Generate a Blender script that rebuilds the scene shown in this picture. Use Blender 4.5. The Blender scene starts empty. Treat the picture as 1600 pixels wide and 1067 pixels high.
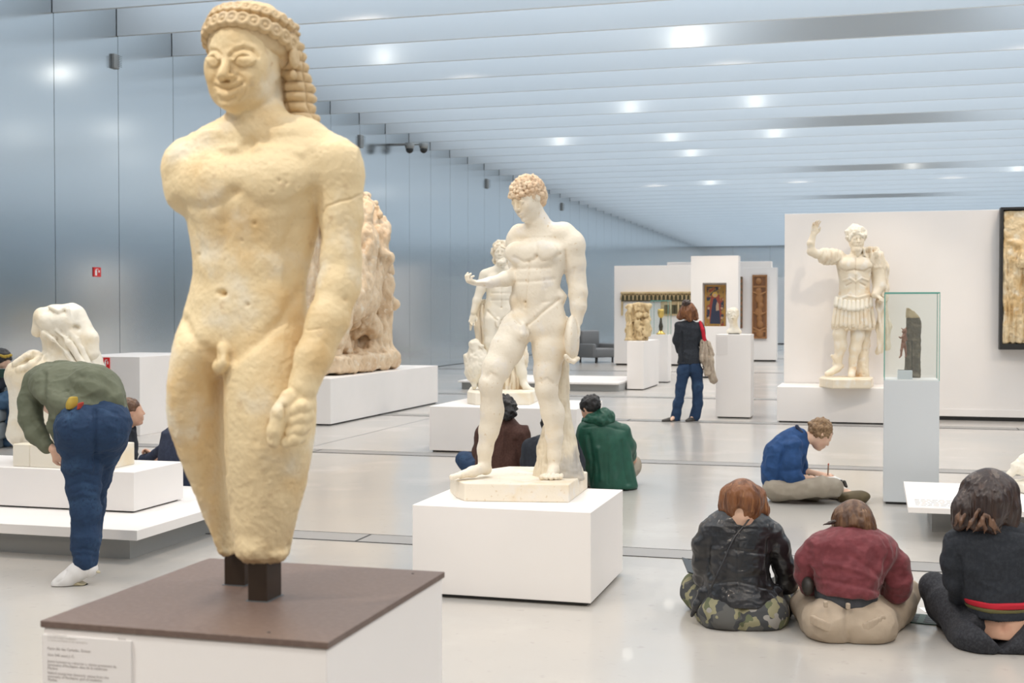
import bpy, bmesh, math, random
import numpy as np
from mathutils import Vector, Matrix, Euler

scene = bpy.context.scene
# ------------------------------------------------------------------ camera
CAMH = 1.55
FPX = 2000.0
YAW = math.radians(15.75)
PITCH = math.radians(1.33)
cy_, sy_ = math.cos(YAW), math.sin(YAW)
cp_, sp_ = math.cos(PITCH), math.sin(PITCH)
cam_d = bpy.data.cameras.new('camera')
cam = bpy.data.objects.new('camera', cam_d)
scene.collection.objects.link(cam)
cam.location = (0, 0, CAMH)
cam.rotation_euler = (math.pi / 2 - PITCH, 0, YAW)
cam_d.sensor_width = 36.0
cam_d.lens = FPX / 1600 * 36
cam_d.clip_start = 0.05
cam_d.clip_end = 400
cam_d.dof.use_dof = True
cam_d.dof.focus_distance = 6.0
cam_d.dof.aperture_fstop = 7.0
scene.camera = cam

# ------------------------------------------------------------------ world, exposure
w = bpy.data.worlds.new('sky'); scene.world = w
w.use_nodes = True
bg = w.node_tree.nodes['Background']
bg.inputs['Color'].default_value = (0.84, 0.93, 1.0, 1)
bg.inputs['Strength'].default_value = 1.6
scene.view_settings.view_transform = 'Standard'
scene.view_settings.look = 'None'
scene.view_settings.gamma = 1.0
scene.view_settings.use_curve_mapping = False
scene.view_settings.exposure = 0.0
scene.cycles.use_denoising = True
scene.cycles.max_bounces = 10
scene.cycles.diffuse_bounces = 6
scene.cycles.glossy_bounces = 6
scene.cycles.transmission_bounces = 8
scene.cycles.transparent_max_bounces = 8
scene.cycles.sample_clamp_indirect = 6.0
scene.cycles.caustics_reflective = False
scene.cycles.caustics_refractive = False

def V2W(p):
    p = np.asarray(p, dtype=float)
    x, y, z = p[..., 0], p[..., 1], p[..., 2]
    return np.stack([x * cy_ - y * sy_, x * sy_ + y * cy_, z], axis=-1)

def P(px, py, D):
    """photograph pixel + horizontal depth -> point in the yaw-aligned frame (x right, y away, z up)"""
    u, v = px - 800.0, py - 533.5
    ry = FPX * cp_ - v * sp_
    rz = -v * cp_ - FPX * sp_
    k = D / ry
    return np.array([u * k, D, CAMH + rz * k])

def W(px, py, D):
    return Vector(V2W(P(px, py, D)))

def on_z(px, py, z):
    u, v = px - 800.0, py - 533.5
    ry = FPX * cp_ - v * sp_
    rz = -v * cp_ - FPX * sp_
    k = (z - CAMH) / rz
    return Vector(V2W(np.array([u * k, ry * k, z])))

def on_x(px, py, X):
    u, v = px - 800.0, py - 533.5
    r = V2W(np.array([u, FPX * cp_ - v * sp_, -v * cp_ - FPX * sp_]))
    k = X / r[0]
    return Vector((X, r[1] * k, CAMH + r[2] * k))

def on_y(px, py, Y):
    u, v = px - 800.0, py - 533.5
    r = V2W(np.array([u, FPX * cp_ - v * sp_, -v * cp_ - FPX * sp_]))
    k = Y / r[1]
    return Vector((r[0] * k, Y, CAMH + r[2] * k))

# ------------------------------------------------------------------ lights
def spot(loc, target, power, color=(1, 0.80, 0.56), size=32, radius=0.10, blend=0.6):
    d = bpy.data.lights.new('gallery_spot_or_fill', 'SPOT')
    d.energy = power; d.color = color
    d.spot_size = math.radians(size); d.spot_blend = blend
    d.shadow_soft_size = radius
    o = bpy.data.objects.new('gallery_spot_or_fill', d)
    scene.collection.objects.link(o)
    o.location = loc
    o.rotation_euler = (Vector(target) - Vector(loc)).to_track_quat('-Z', 'Y').to_euler()
    return o

WARM = (1.0, 0.80, 0.55)
LIGHTS = [
    # (location, target, watts, colour, cone)
    (( -3.1, 0.2, 5.9), (-1.05, 2.25, 1.6), 1200, (1,.94,.84), 26),
    (( -0.2, -1.4, 5.9), (-0.95, 2.25, 1.5), 60, WARM, 26),
    (( -4.4, 3.0, 5.9), (-1.80, 6.9, 1.25), 950, (1, .91, .78), 22),
    (( -0.6, 3.2, 5.9), (-1.80, 6.9, 1.2), 150, (1, .9, .75), 24),
    (( -6.4, 9.6, 5.9), (-4.35, 14.3, 1.1), 520, WARM, 24),
    (( -6.6, 4.6, 5.9), (-4.6, 8.4, 0.9), 520, (1, .88, .70), 26),
    (( -8.6, 13.8, 5.9), (-6.6, 18.6, 1.7), 620, WARM, 30),
    ((  0.6, 13.6, 5.9), (0.05, 18.8, 1.5), 760, (1, .84, .64), 30),
    ((  4.6, 13.4, 5.9), (2.7, 18.9, 1.6), 600, (1, .84, .66), 34),
    (( -2.2, 14.2, 5.9), (-2.0, 18.0, 1.3), 300, (1, .88, .72), 24),
    (( -5.4, 20.0, 5.9), (-4.2, 25.0, 1.1), 420, WARM, 24),
    (( -3.4, 24.6, 5.9), (-3.4, 29.6, 1.7), 760, (1, .88, .70), 26),
    (( -4.6, 31.0, 5.9), (-5.0, 36.0, 1.5), 420, (1, .9, .76), 40),
    (( -1.6, 33.6, 5.9), (-2.8, 38.6, 1.5), 420, (1, .9, .76), 32),
    ((  2.6, 1.6, 5.9), (0.6, 6.1, 0.2), 330, (1, .86, .68), 40),
    ((  2.8, 5.6, 5.9), (2.2, 9.6, 0.6), 300, (1, .9, .76), 34),
]
for a in LIGHTS:
    spot(a[0], a[1], a[2] * .42, *a[3:])
# rows of added warm fill floods along the hall, brightening its lower part
for gx in (-7.5, -2.5, 2.5, 7.5):
    for gy in (-3, 2, 7, 12, 17, 22, 28, 35, 44):
        spot((gx, gy + .85, 5.95), (gx, gy + .85, 0), 340 if gy < 25 else 460, (1, .80, .62), 150, .45, 1.0)

for gx in (-6, -1, 4.5):   # added frontal fill floods behind the camera, aimed along the hall
    spot((gx, -5.2, 5.8), (gx - .6, 7.5, .4), 330, (1, .83, .66), 75, .35, 1.0)

# ------------------------------------------------------------------ materials
MATS = {}
def mat(name, color=(.8, .8, .8), rough=.6, metallic=0.0, noise=None, bump=None, coat=0.0, spec=0.5, emit=None, sheen=0.0):
    """noise=(scale, detail, colour2, lo, hi[, stretch])  bump=(scale, strength, distance[, stretch])"""
    m = bpy.data.materials.new(name); m.use_nodes = True
    nt = m.node_tree; b = nt.nodes['Principled BSDF']
    b.inputs['Base Color'].default_value = (*color, 1)
    b.inputs['Roughness'].default_value = rough
    b.inputs['Metallic'].default_value = metallic
    b.inputs['Coat Weight'].default_value = coat
    b.inputs['Specular IOR Level'].default_value = spec
    b.inputs['Sheen Weight'].default_value = sheen
    if emit:
        b.inputs['Emission Color'].default_value = (*emit[0], 1)
        b.inputs['Emission Strength'].default_value = emit[1]
    tc = nt.nodes.new('ShaderNodeTexCoord')
    def noise_node(scale, detail, stretch):
        mp = nt.nodes.new('ShaderNodeMapping')
        mp.inputs['Scale'].default_value = stretch
        nt.links.new(tc.outputs['Object'], mp.inputs['Vector'])
        n = nt.nodes.new('ShaderNodeTexNoise')
        n.inputs['Scale'].default_value = scale; n.inputs['Detail'].default_value = detail
        nt.links.new(mp.outputs['Vector'], n.inputs['Vector'])
        return n
    col_out = None
    layers = noise if isinstance(noise, list) else ([noise] if noise else [])
    for ly in layers:
        st = ly[5] if len(ly) > 5 else (1, 1, 1)
        n = noise_node(ly[0], ly[1], st)
        r = nt.nodes.new('ShaderNodeMapRange')
        r.inputs['From Min'].default_value = ly[3]; r.inputs['From Max'].default_value = ly[4]
        r.interpolation_type = 'SMOOTHSTEP'
        nt.links.new(n.outputs['Fac'], r.inputs['Value'])
        mx = nt.nodes.new('ShaderNodeMix'); mx.data_type = 'RGBA'
        if col_out is None: mx.inputs['A'].default_value = (*color, 1)
        else: nt.links.new(col_out, mx.inputs['A'])
        mx.inputs['B'].default_value = (*ly[2], 1)
        nt.links.new(r.outputs['Result'], mx.inputs['Factor'])
        col_out = mx.outputs['Result']
    if col_out is not None: nt.links.new(col_out, b.inputs['Base Color'])
    if bump:
        st = bump[3] if len(bump) > 3 else (1, 1, 1)
        n = noise_node(bump[0], 4, st)
        bp = nt.nodes.new('ShaderNodeBump')
        bp.inputs['Strength'].default_value = bump[1]; bp.inputs['Distance'].default_value = bump[2]
        nt.links.new(n.outputs['Fac'], bp.inputs['Height'])
        nt.links.new(bp.outputs['Normal'], b.inputs['Normal'])
    MATS[name] = m
    return m

def darken_crevices(m, color, lo=.42, hi=.5):
    """mixes a darker colour into the crevices (a mask from the curvature of the stone)"""
    nt = m.node_tree; b = nt.nodes['Principled BSDF']
    g = nt.nodes.new('ShaderNodeNewGeometry')
    r = nt.nodes.new('ShaderNodeMapRange')
    r.inputs['From Min'].default_value = lo; r.inputs['From Max'].default_value = hi
    r.inputs['To Min'].default_value = 0.75; r.inputs['To Max'].default_value = 0.0
    nt.links.new(g.outputs['Pointiness'], r.inputs['Value'])
    mx = nt.nodes.new('ShaderNodeMix'); mx.data_type = 'RGBA'
    src = b.inputs['Base Color'].links[0].from_socket if b.inputs['Base Color'].links else None
    if src: nt.links.new(src, mx.inputs['A'])
    else: mx.inputs['A'].default_value = b.inputs['Base Color'].default_value
    mx.inputs['B'].default_value = (*color, 1)
    nt.links.new(r.outputs['Result'], mx.inputs['Factor'])
    nt.links.new(mx.outputs['Result'], b.inputs['Base Color'])
    return m

M_white = mat('white_paint', (.86, .835, .82), .45, noise=(1.3, 3, (.83, .81, .795), .4, .7))
M_wallw = mat('partition_paint', (.83, .81, .80), .6, noise=(.8, 3, (.80, .785, .775), .4, .7))
M_grey = mat('grey_base_paint', (.34, .35, .35), .5)
M_bluegrey = mat('pale_blue_grey_paint', (.62, .66, .69), .45, noise=(1.5, 2, (.60, .64, .67), .4, .6))
M_gap = mat('dark_shadow_gap', (.05, .05, .05), .8)
M_alu = mat('brushed_aluminium', (.73, .765, .785), .17, 1.0, noise=(.5, 3, (.73, .765, .785), .35, .7, (1, 1, 3)), bump=(.8, .05, .02, (1, .3, 1)))
M_joint = mat('panel_joint', (.16, .19, .21), .5, .6)
M_floor = mat('polished_concrete', (.50, .475, .44), .22, spec=.55,
              noise=[(.35, 4, (.44, .435, .42), .35, .68), (1.1, 6, (.56, .535, .50), .52, .75), (14, 4, (.42, .40, .38), .6, .8)],
              bump=(60, .03, .004), coat=.15)
M_strip = mat('steel_floor_strip', (.30, .295, .29), .4, .1)
M_fin = mat('white_beam_paint', (.74, .80, .855), .55, noise=(.3, 3, (.71, .775, .835), .4, .7, (.4, 1, 1)))
M_brown = mat('brown_slab', (.135, .092, .075), .45, noise=(90, 4, (.16, .112, .092), .4, .7), bump=(300, .15, .001))
M_post = mat('bronze_post', (.055, .038, .027), .4, .5)
M_kouros = darken_crevices(mat('honey_marble', (.80, .65, .40), .6, noise=[(5, 5, (.70, .48, .22), .47, .72), (9, 6, (.80, .72, .56), .52, .74), (38, 5, (.66, .50, .30), .62, .78), (200, 3, (.55, .40, .24), .68, .78)], bump=(95, .30, .004)), (.42, .29, .15), .40, .49)
M_kouros_hair = darken_crevices(mat('honey_marble_hair', (.68, .52, .31), .65, noise=[(7, 5, (.54, .39, .21), .42, .7), (20, 5, (.74, .60, .42), .52, .75)], bump=(140, .35, .004)), (.24, .15, .08), .38, .50)
M_youth = darken_crevices(mat('cream_marble', (.80, .735, .62), .5, noise=[(3.2, 5, (.74, .60, .40), .52, .74), (8, 6, (.78, .74, .68), .52, .7), (45, 5, (.66, .54, .38), .62, .76)], bump=(70, .22, .004)), (.50, .36, .2), .42, .49)
M_curls = darken_crevices(mat('rough_curled_marble', (.76, .60, .43), .7, noise=[(12, 5, (.66, .46, .30), .45, .7)], bump=(90, .5, .008)), (.30, .18, .10), .40, .5)
M_pale = darken_crevices(mat('pale_marble', (.80, .76, .66), .5, noise=[(4, 5, (.76, .66, .48), .5, .75)], bump=(60, .2, .004)), (.50, .40, .26), .42, .49)
M_old = darken_crevices(mat('weathered_marble', (.72, .56, .38), .65, noise=[(3, 6, (.62, .44, .27), .45, .7), (12, 5, (.78, .68, .54), .5, .75)], bump=(45, .5, .01)), (.28, .18, .10), .41, .5)
M_roman = darken_crevices(mat('stained_marble', (.78, .70, .56), .55, noise=[(2.6, 5, (.62, .40, .18), .54, .74), (9, 5, (.80, .76, .68), .5, .7)], bump=(50, .3, .006)), (.36, .22, .10), .42, .5)
M_stele = mat('dark_rough_stone', (.14, .125, .10), .8, noise=[(18, 6, (.24, .21, .16), .45, .7)], bump=(60, .6, .006))
M_stelecut = mat('tan_stone_break', (.52, .42, .27), .8, bump=(50, .5, .005))
M_bronze = mat('reddish_bronze', (.26, .13, .09), .45, .4, noise=(30, 4, (.34, .2, .15), .4, .7))
M_gold = mat('gilt_metal', (.75, .50, .14), .3, .9)
M_black = mat('black_metal', (.03, .03, .03), .4, .4)
M_frame = mat('dark_iron_frame', (.035, .035, .035), .5, .5)
M_skin = mat('skin', (.66, .40, .28), .5, noise=(14, 4, (.60, .33, .23), .4, .7))
M_skin_light = mat('light_skin', (.74, .50, .37), .5, noise=(14, 4, (.68, .42, .31), .4, .7))
M_lips = mat('lips', (.48, .20, .17), .5)
M_eye = mat('eye_white', (.75, .72, .68), .3)
M_iris = mat('dark_iris', (.04, .03, .02), .2)

# ------------------------------------------------------------------ object helpers
def link(o, parent=None):
    scene.collection.objects.link(o)
    if parent is not None: o.parent = parent
    return o

def tag(o, label=None, cat=None, group=None, kind=None):
    if label: o['label'] = label
    if cat: o['category'] = cat
    if group: o['group'] = group
    if kind: o['kind'] = kind
    return o

def thing(name, label, cat, loc, group=None, rz=0.0):
    o = bpy.data.objects.new(name, None)
    o.empty_display_size = .1
    link(o); o.location = loc; o.rotation_euler = (0, 0, rz)
    return tag(o, label, cat, group)

def bm_obj(name, bm, m, parent=None, smooth=False):
    me = bpy.data.meshes.new(name)
    bm.to_mesh(me); bm.free()
    me.materials.append(m)
    if smooth:
        me.polygons.foreach_set('use_smooth', [True] * len(me.polygons))
    return link(bpy.data.objects.new(name, me), parent)

def add_box(bm, x0, x1, y0, y1, z0, z1, bev=0.0):
    vs = [bm.verts.new((x, y, z)) for z in (z0, z1) for y in (y0, y1) for x in (x0, x1)]
    fs = [(0, 2, 3, 1), (4, 5, 7, 6), (0, 1, 5, 4), (2, 6, 7, 3), (0, 4, 6, 2), (1, 3, 7, 5)]
    faces = [bm.faces.new([vs[i] for i in f]) for f in fs]
    if bev > 0:
        es = set(e for f in faces for e in f.edges)
        bmesh.ops.bevel(bm, geom=list(es), offset=bev, segments=2, affect='EDGES', profile=.5)

def box(name, m, x0, x1, y0, y1, z0, z1, parent=None, bev=0.0):
    bm = bmesh.new()
    off = parent.location if parent is not None else Vector((0, 0, 0))
    add_box(bm, x0 - off.x, x1 - off.x, y0 - off.y, y1 - off.y, z0 - off.z, z1 - off.z, bev)
    return bm_obj(name, bm, m, parent)

def prism(name, m, pts, z0, z1, parent=None, bev=0.0, smooth=False):
    """vertical prism over a plan outline (world xy)"""
    off = parent.location if parent is not None else Vector((0, 0, 0))
    bm = bmesh.new()
    b = [bm.verts.new((p[0] - off.x, p[1] - off.y, z0 - off.z)) for p in pts]
    t = [bm.verts.new((p[0] - off.x, p[1] - off.y, z1 - off.z)) for p in pts]
    n = len(pts)
    bm.faces.new(t); bm.faces.new(b[::-1])
    for i in range(n): bm.faces.new([b[i], b[(i + 1) % n], t[(i + 1) % n], t[i]])
    bmesh.ops.recalc_face_normals(bm, faces=bm.faces)
    if bev > 0: bmesh.ops.bevel(bm, geom=list(bm.edges), offset=bev, segments=2, affect='EDGES', profile=.5)
    return bm_obj(name, bm, m, parent, smooth)

def lathe(name, m, prof, loc, parent=None, seg=32):
    """prof = [(r, z)...] around a vertical axis at loc (world)"""
    off = parent.location if parent is not None else Vector((0, 0, 0))
    bm = bmesh.new(); rings = []
    for r, z in prof:
        rings.append([bm.verts.new((loc[0] - off.x + r * math.cos(2 * math.pi * i / seg), loc[1] - off.y + r * math.sin(2 * math.pi * i / seg), loc[2] - off.z + z)) for i in range(seg)])
    for a, b in zip(rings, rings[1:]):
        for i in range(seg): bm.faces.new([a[i], a[(i + 1) % seg], b[(i + 1) % seg], b[i]])
    bm.faces.new(rings[0][::-1]); bm.faces.new(rings[-1])
    return bm_obj(name, bm, m, parent, True)

def tube(name, m, pts, r, parent=None, seg=8):
    off = parent.location if parent is not None else Vector((0, 0, 0))
    pts = [Vector(p) - off for p in pts]
    bm = bmesh.new(); rings = []
    for i, p in enumerate(pts):
        t = (pts[min(i + 1, len(pts) - 1)] - pts[max(i - 1, 0)]).normalized()
        a = t.orthogonal().normalized() if i == 0 else (a - t * a.dot(t)).normalized()
        b = t.cross(a)
        rr = r[i] if isinstance(r, (list, tuple)) else r
        rings.append([bm.verts.new(p + (a * math.cos(2 * math.pi * k / seg) + b * math.sin(2 * math.pi * k / seg)) * rr) for k in range(seg)])
    for a_, b_ in zip(rings, rings[1:]):
        for k in range(seg): bm.faces.new([a_[k], a_[(k + 1) % seg], b_[(k + 1) % seg], b_[k]])
    bm.faces.new(rings[0][::-1]); bm.faces.new(rings[-1])
    return bm_obj(name, bm, m, parent, True)
# ------------------------------------------------------------------ sculpting: signed distance fields -> surface nets
_rs = np.random.RandomState(7)
_LAT = _rs.rand(64, 64, 64).astype(np.float32) * 2 - 1
def vnoise(p):
    i = np.floor(p).astype(np.int64); f = (p - i).astype(np.float32)
    f = f * f * (3 - 2 * f)
    i0 = i & 63; i1 = (i + 1) & 63
    x0, y0, z0 = i0[:, 0], i0[:, 1], i0[:, 2]; x1, y1, z1 = i1[:, 0], i1[:, 1], i1[:, 2]
    fx, fy, fz = f[:, 0], f[:, 1], f[:, 2]
    a = _LAT[x0, y0, z0] * (1 - fx) + _LAT[x1, y0, z0] * fx
    b = _LAT[x0, y1, z0] * (1 - fx) + _LAT[x1, y1, z0] * fx
    c = _LAT[x0, y0, z1] * (1 - fx) + _LAT[x1, y0, z1] * fx
    d = _LAT[x0, y1, z1] * (1 - fx) + _LAT[x1, y1, z1] * fx
    return (a * (1 - fy) + b * fy) * (1 - fz) + (c * (1 - fy) + d * fy) * fz
def fbm(p, o=3):
    s = 0; a = 1.0
    for k in range(o):
        s = s + a * vnoise(p * (2 ** k) + 13.7 * k); a *= .5
    return s
def ridge(p, o=2):
    return 1 - 2 * np.abs(fbm(p, o))

def rot3(yaw=0, pitch=0, roll=0):
    """columns: figure's left, back, up.  yaw 0 faces the camera, + turns to picture left; pitch + looks down; roll + leans to picture right"""
    y, p, r = map(math.radians, (yaw, pitch, roll))
    Rz = np.array([[math.cos(y), math.sin(y), 0], [-math.sin(y), math.cos(y), 0], [0, 0, 1]])
    Rx = np.array([[1, 0, 0], [0, math.cos(p), -math.sin(p)], [0, math.sin(p), math.cos(p)]])
    Rx = np.array([[1, 0, 0], [0, math.cos(p), math.sin(-p)], [0, math.sin(p), math.cos(p)]])
    Ry = np.array([[math.cos(r), 0, math.sin(r)], [0, 1, 0], [-math.sin(r), 0, math.cos(r)]])
    return Ry @ Rz @ Rx

FLOOR = None
class Sculpt:
    """D: depth of the figure in metres; positions are (px, py, dy) with dy in pixels of that depth (+ = farther); radii in pixels"""
    def __init__(s, D, vox):
        s.D = D; s.s = D / FPX; s.vox = vox; s.ops = []; s.lo = []; s.hi = []; s.disp = []; s.thin = False; s.fair = 2
    def pt(s, p):
        if isinstance(p, np.ndarray): return p
        q = P(p[0], p[1], s.D + (p[2] if len(p) > 2 else 0) * s.s)
        return q
    def sc(s, p):
        return (s.D + (p[2] if (not isinstance(p, np.ndarray) and len(p) > 2) else 0) * s.s) / FPX
    def _add(s, fn, lo, hi, k, op):
        s.ops.append((fn, np.array(lo), np.array(hi), k, op))
        if op == '+': s.lo.append(lo); s.hi.append(hi)
    # metre-level primitives ------------------------------------------------
    def capm(s, a, b, ra, rb, k=.01, op='+', fl=1.0):
        a = np.asarray(a, float); b = np.asarray(b, float); ba = b - a; L2 = max(float(ba @ ba), 1e-12)
        def fn(X, Y, Z):
            t = np.clip(((X - a[0]) * ba[0] + (Y - a[1]) * ba[1] + (Z - a[2]) * ba[2]) / L2, 0, 1)
            dx = X - a[0] - t * ba[0]; dy = (Y - a[1] - t * ba[1]) / fl; dz = Z - a[2] - t * ba[2]
            return np.sqrt(dx * dx + dy * dy + dz * dz) - (ra + (rb - ra) * t)
        m = max(ra, rb) * max(1, fl)
        s._add(fn, np.minimum(a, b) - m, np.maximum(a, b) + m, k, op)
    def ellm(s, c, r, R=None, k=.01, op='+'):
        c = np.asarray(c, float); r = np.asarray(r, float); R = np.eye(3) if R is None else R
        def fn(X, Y, Z):
            x, y, z = X - c[0], Y - c[1], Z - c[2]
            q = [(R[0, i] * x + R[1, i] * y + R[2, i] * z) for i in range(3)]
            k0 = np.sqrt((q[0] / r[0]) ** 2 + (q[1] / r[1]) ** 2 + (q[2] / r[2]) ** 2) + 1e-9
            k1 = np.sqrt((q[0] / r[0] ** 2) ** 2 + (q[1] / r[1] ** 2) ** 2 + (q[2] / r[2] ** 2) ** 2) + 1e-9
            return k0 * (k0 - 1) / k1
        e = np.sqrt((R ** 2) @ (r ** 2))
        s._add(fn, c - e, c + e, k, op)
    def boxm(s, c, h, R=None, rd=.002, k=.003, op='+'):
        c = np.asarray(c, float); h = np.asarray(h, float) - rd; R = np.eye(3) if R is None else R
        def fn(X, Y, Z):
            x, y, z = X - c[0], Y - c[1], Z - c[2]
            q = [np.abs(R[0, i] * x + R[1, i] * y + R[2, i] * z) - h[i] for i in range(3)]
            return np.sqrt(np.maximum(q[0], 0) ** 2 + np.maximum(q[1], 0) ** 2 + np.maximum(q[2], 0) ** 2) + np.minimum(np.maximum(q[0], np.maximum(q[1], q[2])), 0) - rd
        e = np.abs(R) @ (h + rd)
        s._add(fn, c - e, c + e, k, op)
    def torm(s, c, r0, r1, R=None, k=.002, op='+'):
        c = np.asarray(c, float); R = np.eye(3) if R is None else R
        def fn(X, Y, Z):
            x, y, z = X - c[0], Y - c[1], Z - c[2]
            q = [(R[0, i] * x + R[1, i] * y + R[2, i] * z) for i in range(3)]
            return np.sqrt((np.sqrt(q[0] ** 2 + q[2] ** 2) - r0) ** 2 + q[1] ** 2) - r1
        s._add(fn, c - r0 - r1, c + r0 + r1, k, op)
    # pixel-level primitives -----------------------------------------------
    def chain(s, pts, k=6, op='+', fl=1.0):
        """pts (px, py, dy, r)"""
        def rr(p):
            r = p[3] * s.sc(p)
            if s.thin: r = r * .60 if r > .084 else (.050 if r > .058 else r * .86)
            return r
        for p, q in zip(pts, pts[1:]):
            s.capm(s.pt(p[:3]), s.pt(q[:3]), rr(p), rr(q), k * s.s * (.5 if s.thin else 1), op, fl)
    def ell(s, p, r, yaw=0, pitch=0, roll=0, k=6, op='+', off=None):
        R = rot3(yaw, pitch, roll); c = s.pt(p)
        if off is not None: c = c + s.s * (rot3(yaw) @ np.array([off[0], -off[1], off[2] if len(off) > 2 else 0]))
        s.ellm(c, np.array(r) * s.sc(p), R, k * s.s, op)
    def bx(s, p, h, yaw=0, pitch=0, roll=0, rd=2, k=3, op='+'):
        s.boxm(s.pt(p), np.array(h) * s.sc(p), rot3(yaw, pitch, roll), rd * s.s, k * s.s, op)
    def loft(s, rows, ang=0, k=6, op='+', n=2.0, sub=8):
        """rows (py, xl, xr, dy, b): the outline's left and right pixel and the half depth b, cross-sections turned by ang"""
        rows = sorted(rows, key=lambda r: -r[0])
        A = []
        ar = math.radians(ang)
        for (py, xl, xr, dy, b) in rows:
            xm = (xl + xr) / 2
            c = s.pt((xm, py, dy)); sc = s.sc((xm, py, dy))
            sight = math.atan2(xm - 800, FPX)
            th = ar - sight
            hw = (xr - xl) / 2 * sc * math.cos(sight); bb = b * sc
            a2 = (hw ** 2 - (bb * math.sin(th)) ** 2) / math.cos(th) ** 2
            a = math.sqrt(max(a2, (hw * .35) ** 2))
            A.append((c[2], c[0], c[1], a, bb))
        A = np.array(A)
        # catmull-rom resample
        t = np.arange(len(A)); tt = np.linspace(0, len(A) - 1, (len(A) - 1) * sub + 1)
        Ap = np.vstack([2 * A[0] - A[1], A, 2 * A[-1] - A[-2]])
        out = []
        for x in tt:
            i = min(int(x), len(A) - 2); f = x - i
            p0, p1, p2, p3 = Ap[i], Ap[i + 1], Ap[i + 2], Ap[i + 3]
            v = .5 * ((2 * p1) + (-p0 + p2) * f + (2 * p0 - 5 * p1 + 4 * p2 - p3) * f * f + (-p0 + 3 * p1 - 3 * p2 + p3) * f ** 3)
            v[0] = p1[0] + (p2[0] - p1[0]) * f
            out.append(v)
        O = np.array(out); O[:, 3:] = np.maximum(O[:, 3:], 1e-4)
        zs = O[:, 0]; ca, sa = math.cos(ar), math.sin(ar)
        def fn(X, Y, Z):
            z = Z.ravel()
            cx, cyy, a, b = (np.interp(z, zs, O[:, i]).astype(np.float32)[None, None, :] for i in (1, 2, 3, 4))
            dx = X - cx; dy = Y - cyy
            u = (dx * ca - dy * sa) / a; v = (dx * sa + dy * ca) / b
            r = np.sqrt(u * u + v * v) if n == 2.0 else (np.abs(u) ** n + np.abs(v) ** n) ** (1 / n)
            d = (r - 1) * np.minimum(a, b)
            dz = np.maximum(zs[0] - Z, Z - zs[-1])
            return np.maximum(d, dz)
        m = np.maximum(O[:, 3], O[:, 4])
        lo = np.array([(O[:, 1] - m).min(), (O[:, 2] - m).min(), zs[0]])
        hi = np.array([(O[:, 1] + m).max(), (O[:, 2] + m).max(), zs[-1]])
        s._add(fn, lo, hi, k * s.s, op)
    def dent(s, pts, r, depth, side=-1):
        """press a line (pixel polyline) into the side of the figure that looks at the viewer; negative depth raises it"""
        pts = np.array(pts, float)
        def f(v, n):
            d = v[:, 1]; zz = v[:, 2] - CAMH
            c, si = math.cos(PITCH), math.sin(PITCH)
            yc = d * c - zz * si; zc = d * si + zz * c
            px = 800 + FPX * v[:, 0] / yc; py = 533.5 - FPX * zc / yc
            best = np.full(len(v), 1e9)
            if len(pts) == 1: best = (px - pts[0, 0]) ** 2 + (py - pts[0, 1]) ** 2
            for a, b in zip(pts, pts[1:]):
                ab = b - a; t = np.clip(((px - a[0]) * ab[0] + (py - a[1]) * ab[1]) / (ab @ ab), 0, 1)
                best = np.minimum(best, (px - a[0] - t * ab[0]) ** 2 + (py - a[1] - t * ab[1]) ** 2)
            face = np.clip(-n[:, 1] * 2, 0, 1) if side < 0 else np.clip(n[:, 1] * 2, 0, 1)
            return -depth * np.exp(-best / (r * r)) * face
        s.disp.append(f)
    # meshing ----------------------------------------------------------------
    def build(s, name, m, parent, simplify=None):
        vox = s.vox
        lo = np.min(np.array(s.lo), axis=0) - 3 * vox; hi = np.max(np.array(s.hi), axis=0) + 3 * vox
        n = np.ceil((hi - lo) / vox).astype(int) + 1
        F = np.full(tuple(n), 1.0, np.float32)
        ax = [(lo[i] + vox * np.arange(n[i])).astype(np.float32) for i in range(3)]
        for fn, a, b, k, op in s.ops:
            pad = k + 2.5 * vox
            i0 = np.clip(np.floor((a - pad - lo) / vox).astype(int), 0, n - 1)
            i1 = np.clip(np.ceil((b + pad - lo) / vox).astype(int) + 1, 1, n)
            if np.any(i1 <= i0): continue
            sl = tuple(slice(i0[j], i1[j]) for j in range(3))
            d = fn(ax[0][sl[0]][:, None, None], ax[1][sl[1]][None, :, None], ax[2][sl[2]][None, None, :]).astype(np.float32)
            G = F[sl]
            k = max(k, 1e-5)
            if op == '+':
                h = np.maximum(k - np.abs(G - d), 0) / k
                F[sl] = np.minimum(G, d) - h * h * k * .25
            elif op == '-':
                h = np.maximum(k - np.abs(G + d), 0) / k
                F[sl] = np.maximum(G, -d) + h * h * k * .25
            elif op == 'clip':
                F[sl] = np.maximum(G, d)
        # surface nets
        S = F < 0
        c = S[:-1, :-1, :-1].astype(np.int8)
        cnt = c.copy()
        for dx, dy, dz in [(1, 0, 0), (0, 1, 0), (1, 1, 0), (0, 0, 1), (1, 0, 1), (0, 1, 1), (1, 1, 1)]:
            cnt += S[dx:n[0] - 1 + dx, dy:n[1] - 1 + dy, dz:n[2] - 1 + dz]
        act = (cnt > 0) & (cnt < 8)
        ijk = np.argwhere(act)
        idx = np.full(act.shape, -1, np.int32); idx[act] = np.arange(len(ijk))
        acc = np.zeros((len(ijk), 3), np.float32); num = np.zeros(len(ijk), np.float32)
        i, j, k_ = ijk.T
        cor = {}
        for dx in (0, 1):
            for dy in (0, 1):
                for dz in (0, 1): cor[dx, dy, dz] = F[i + dx, j + dy, k_ + dz]
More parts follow.
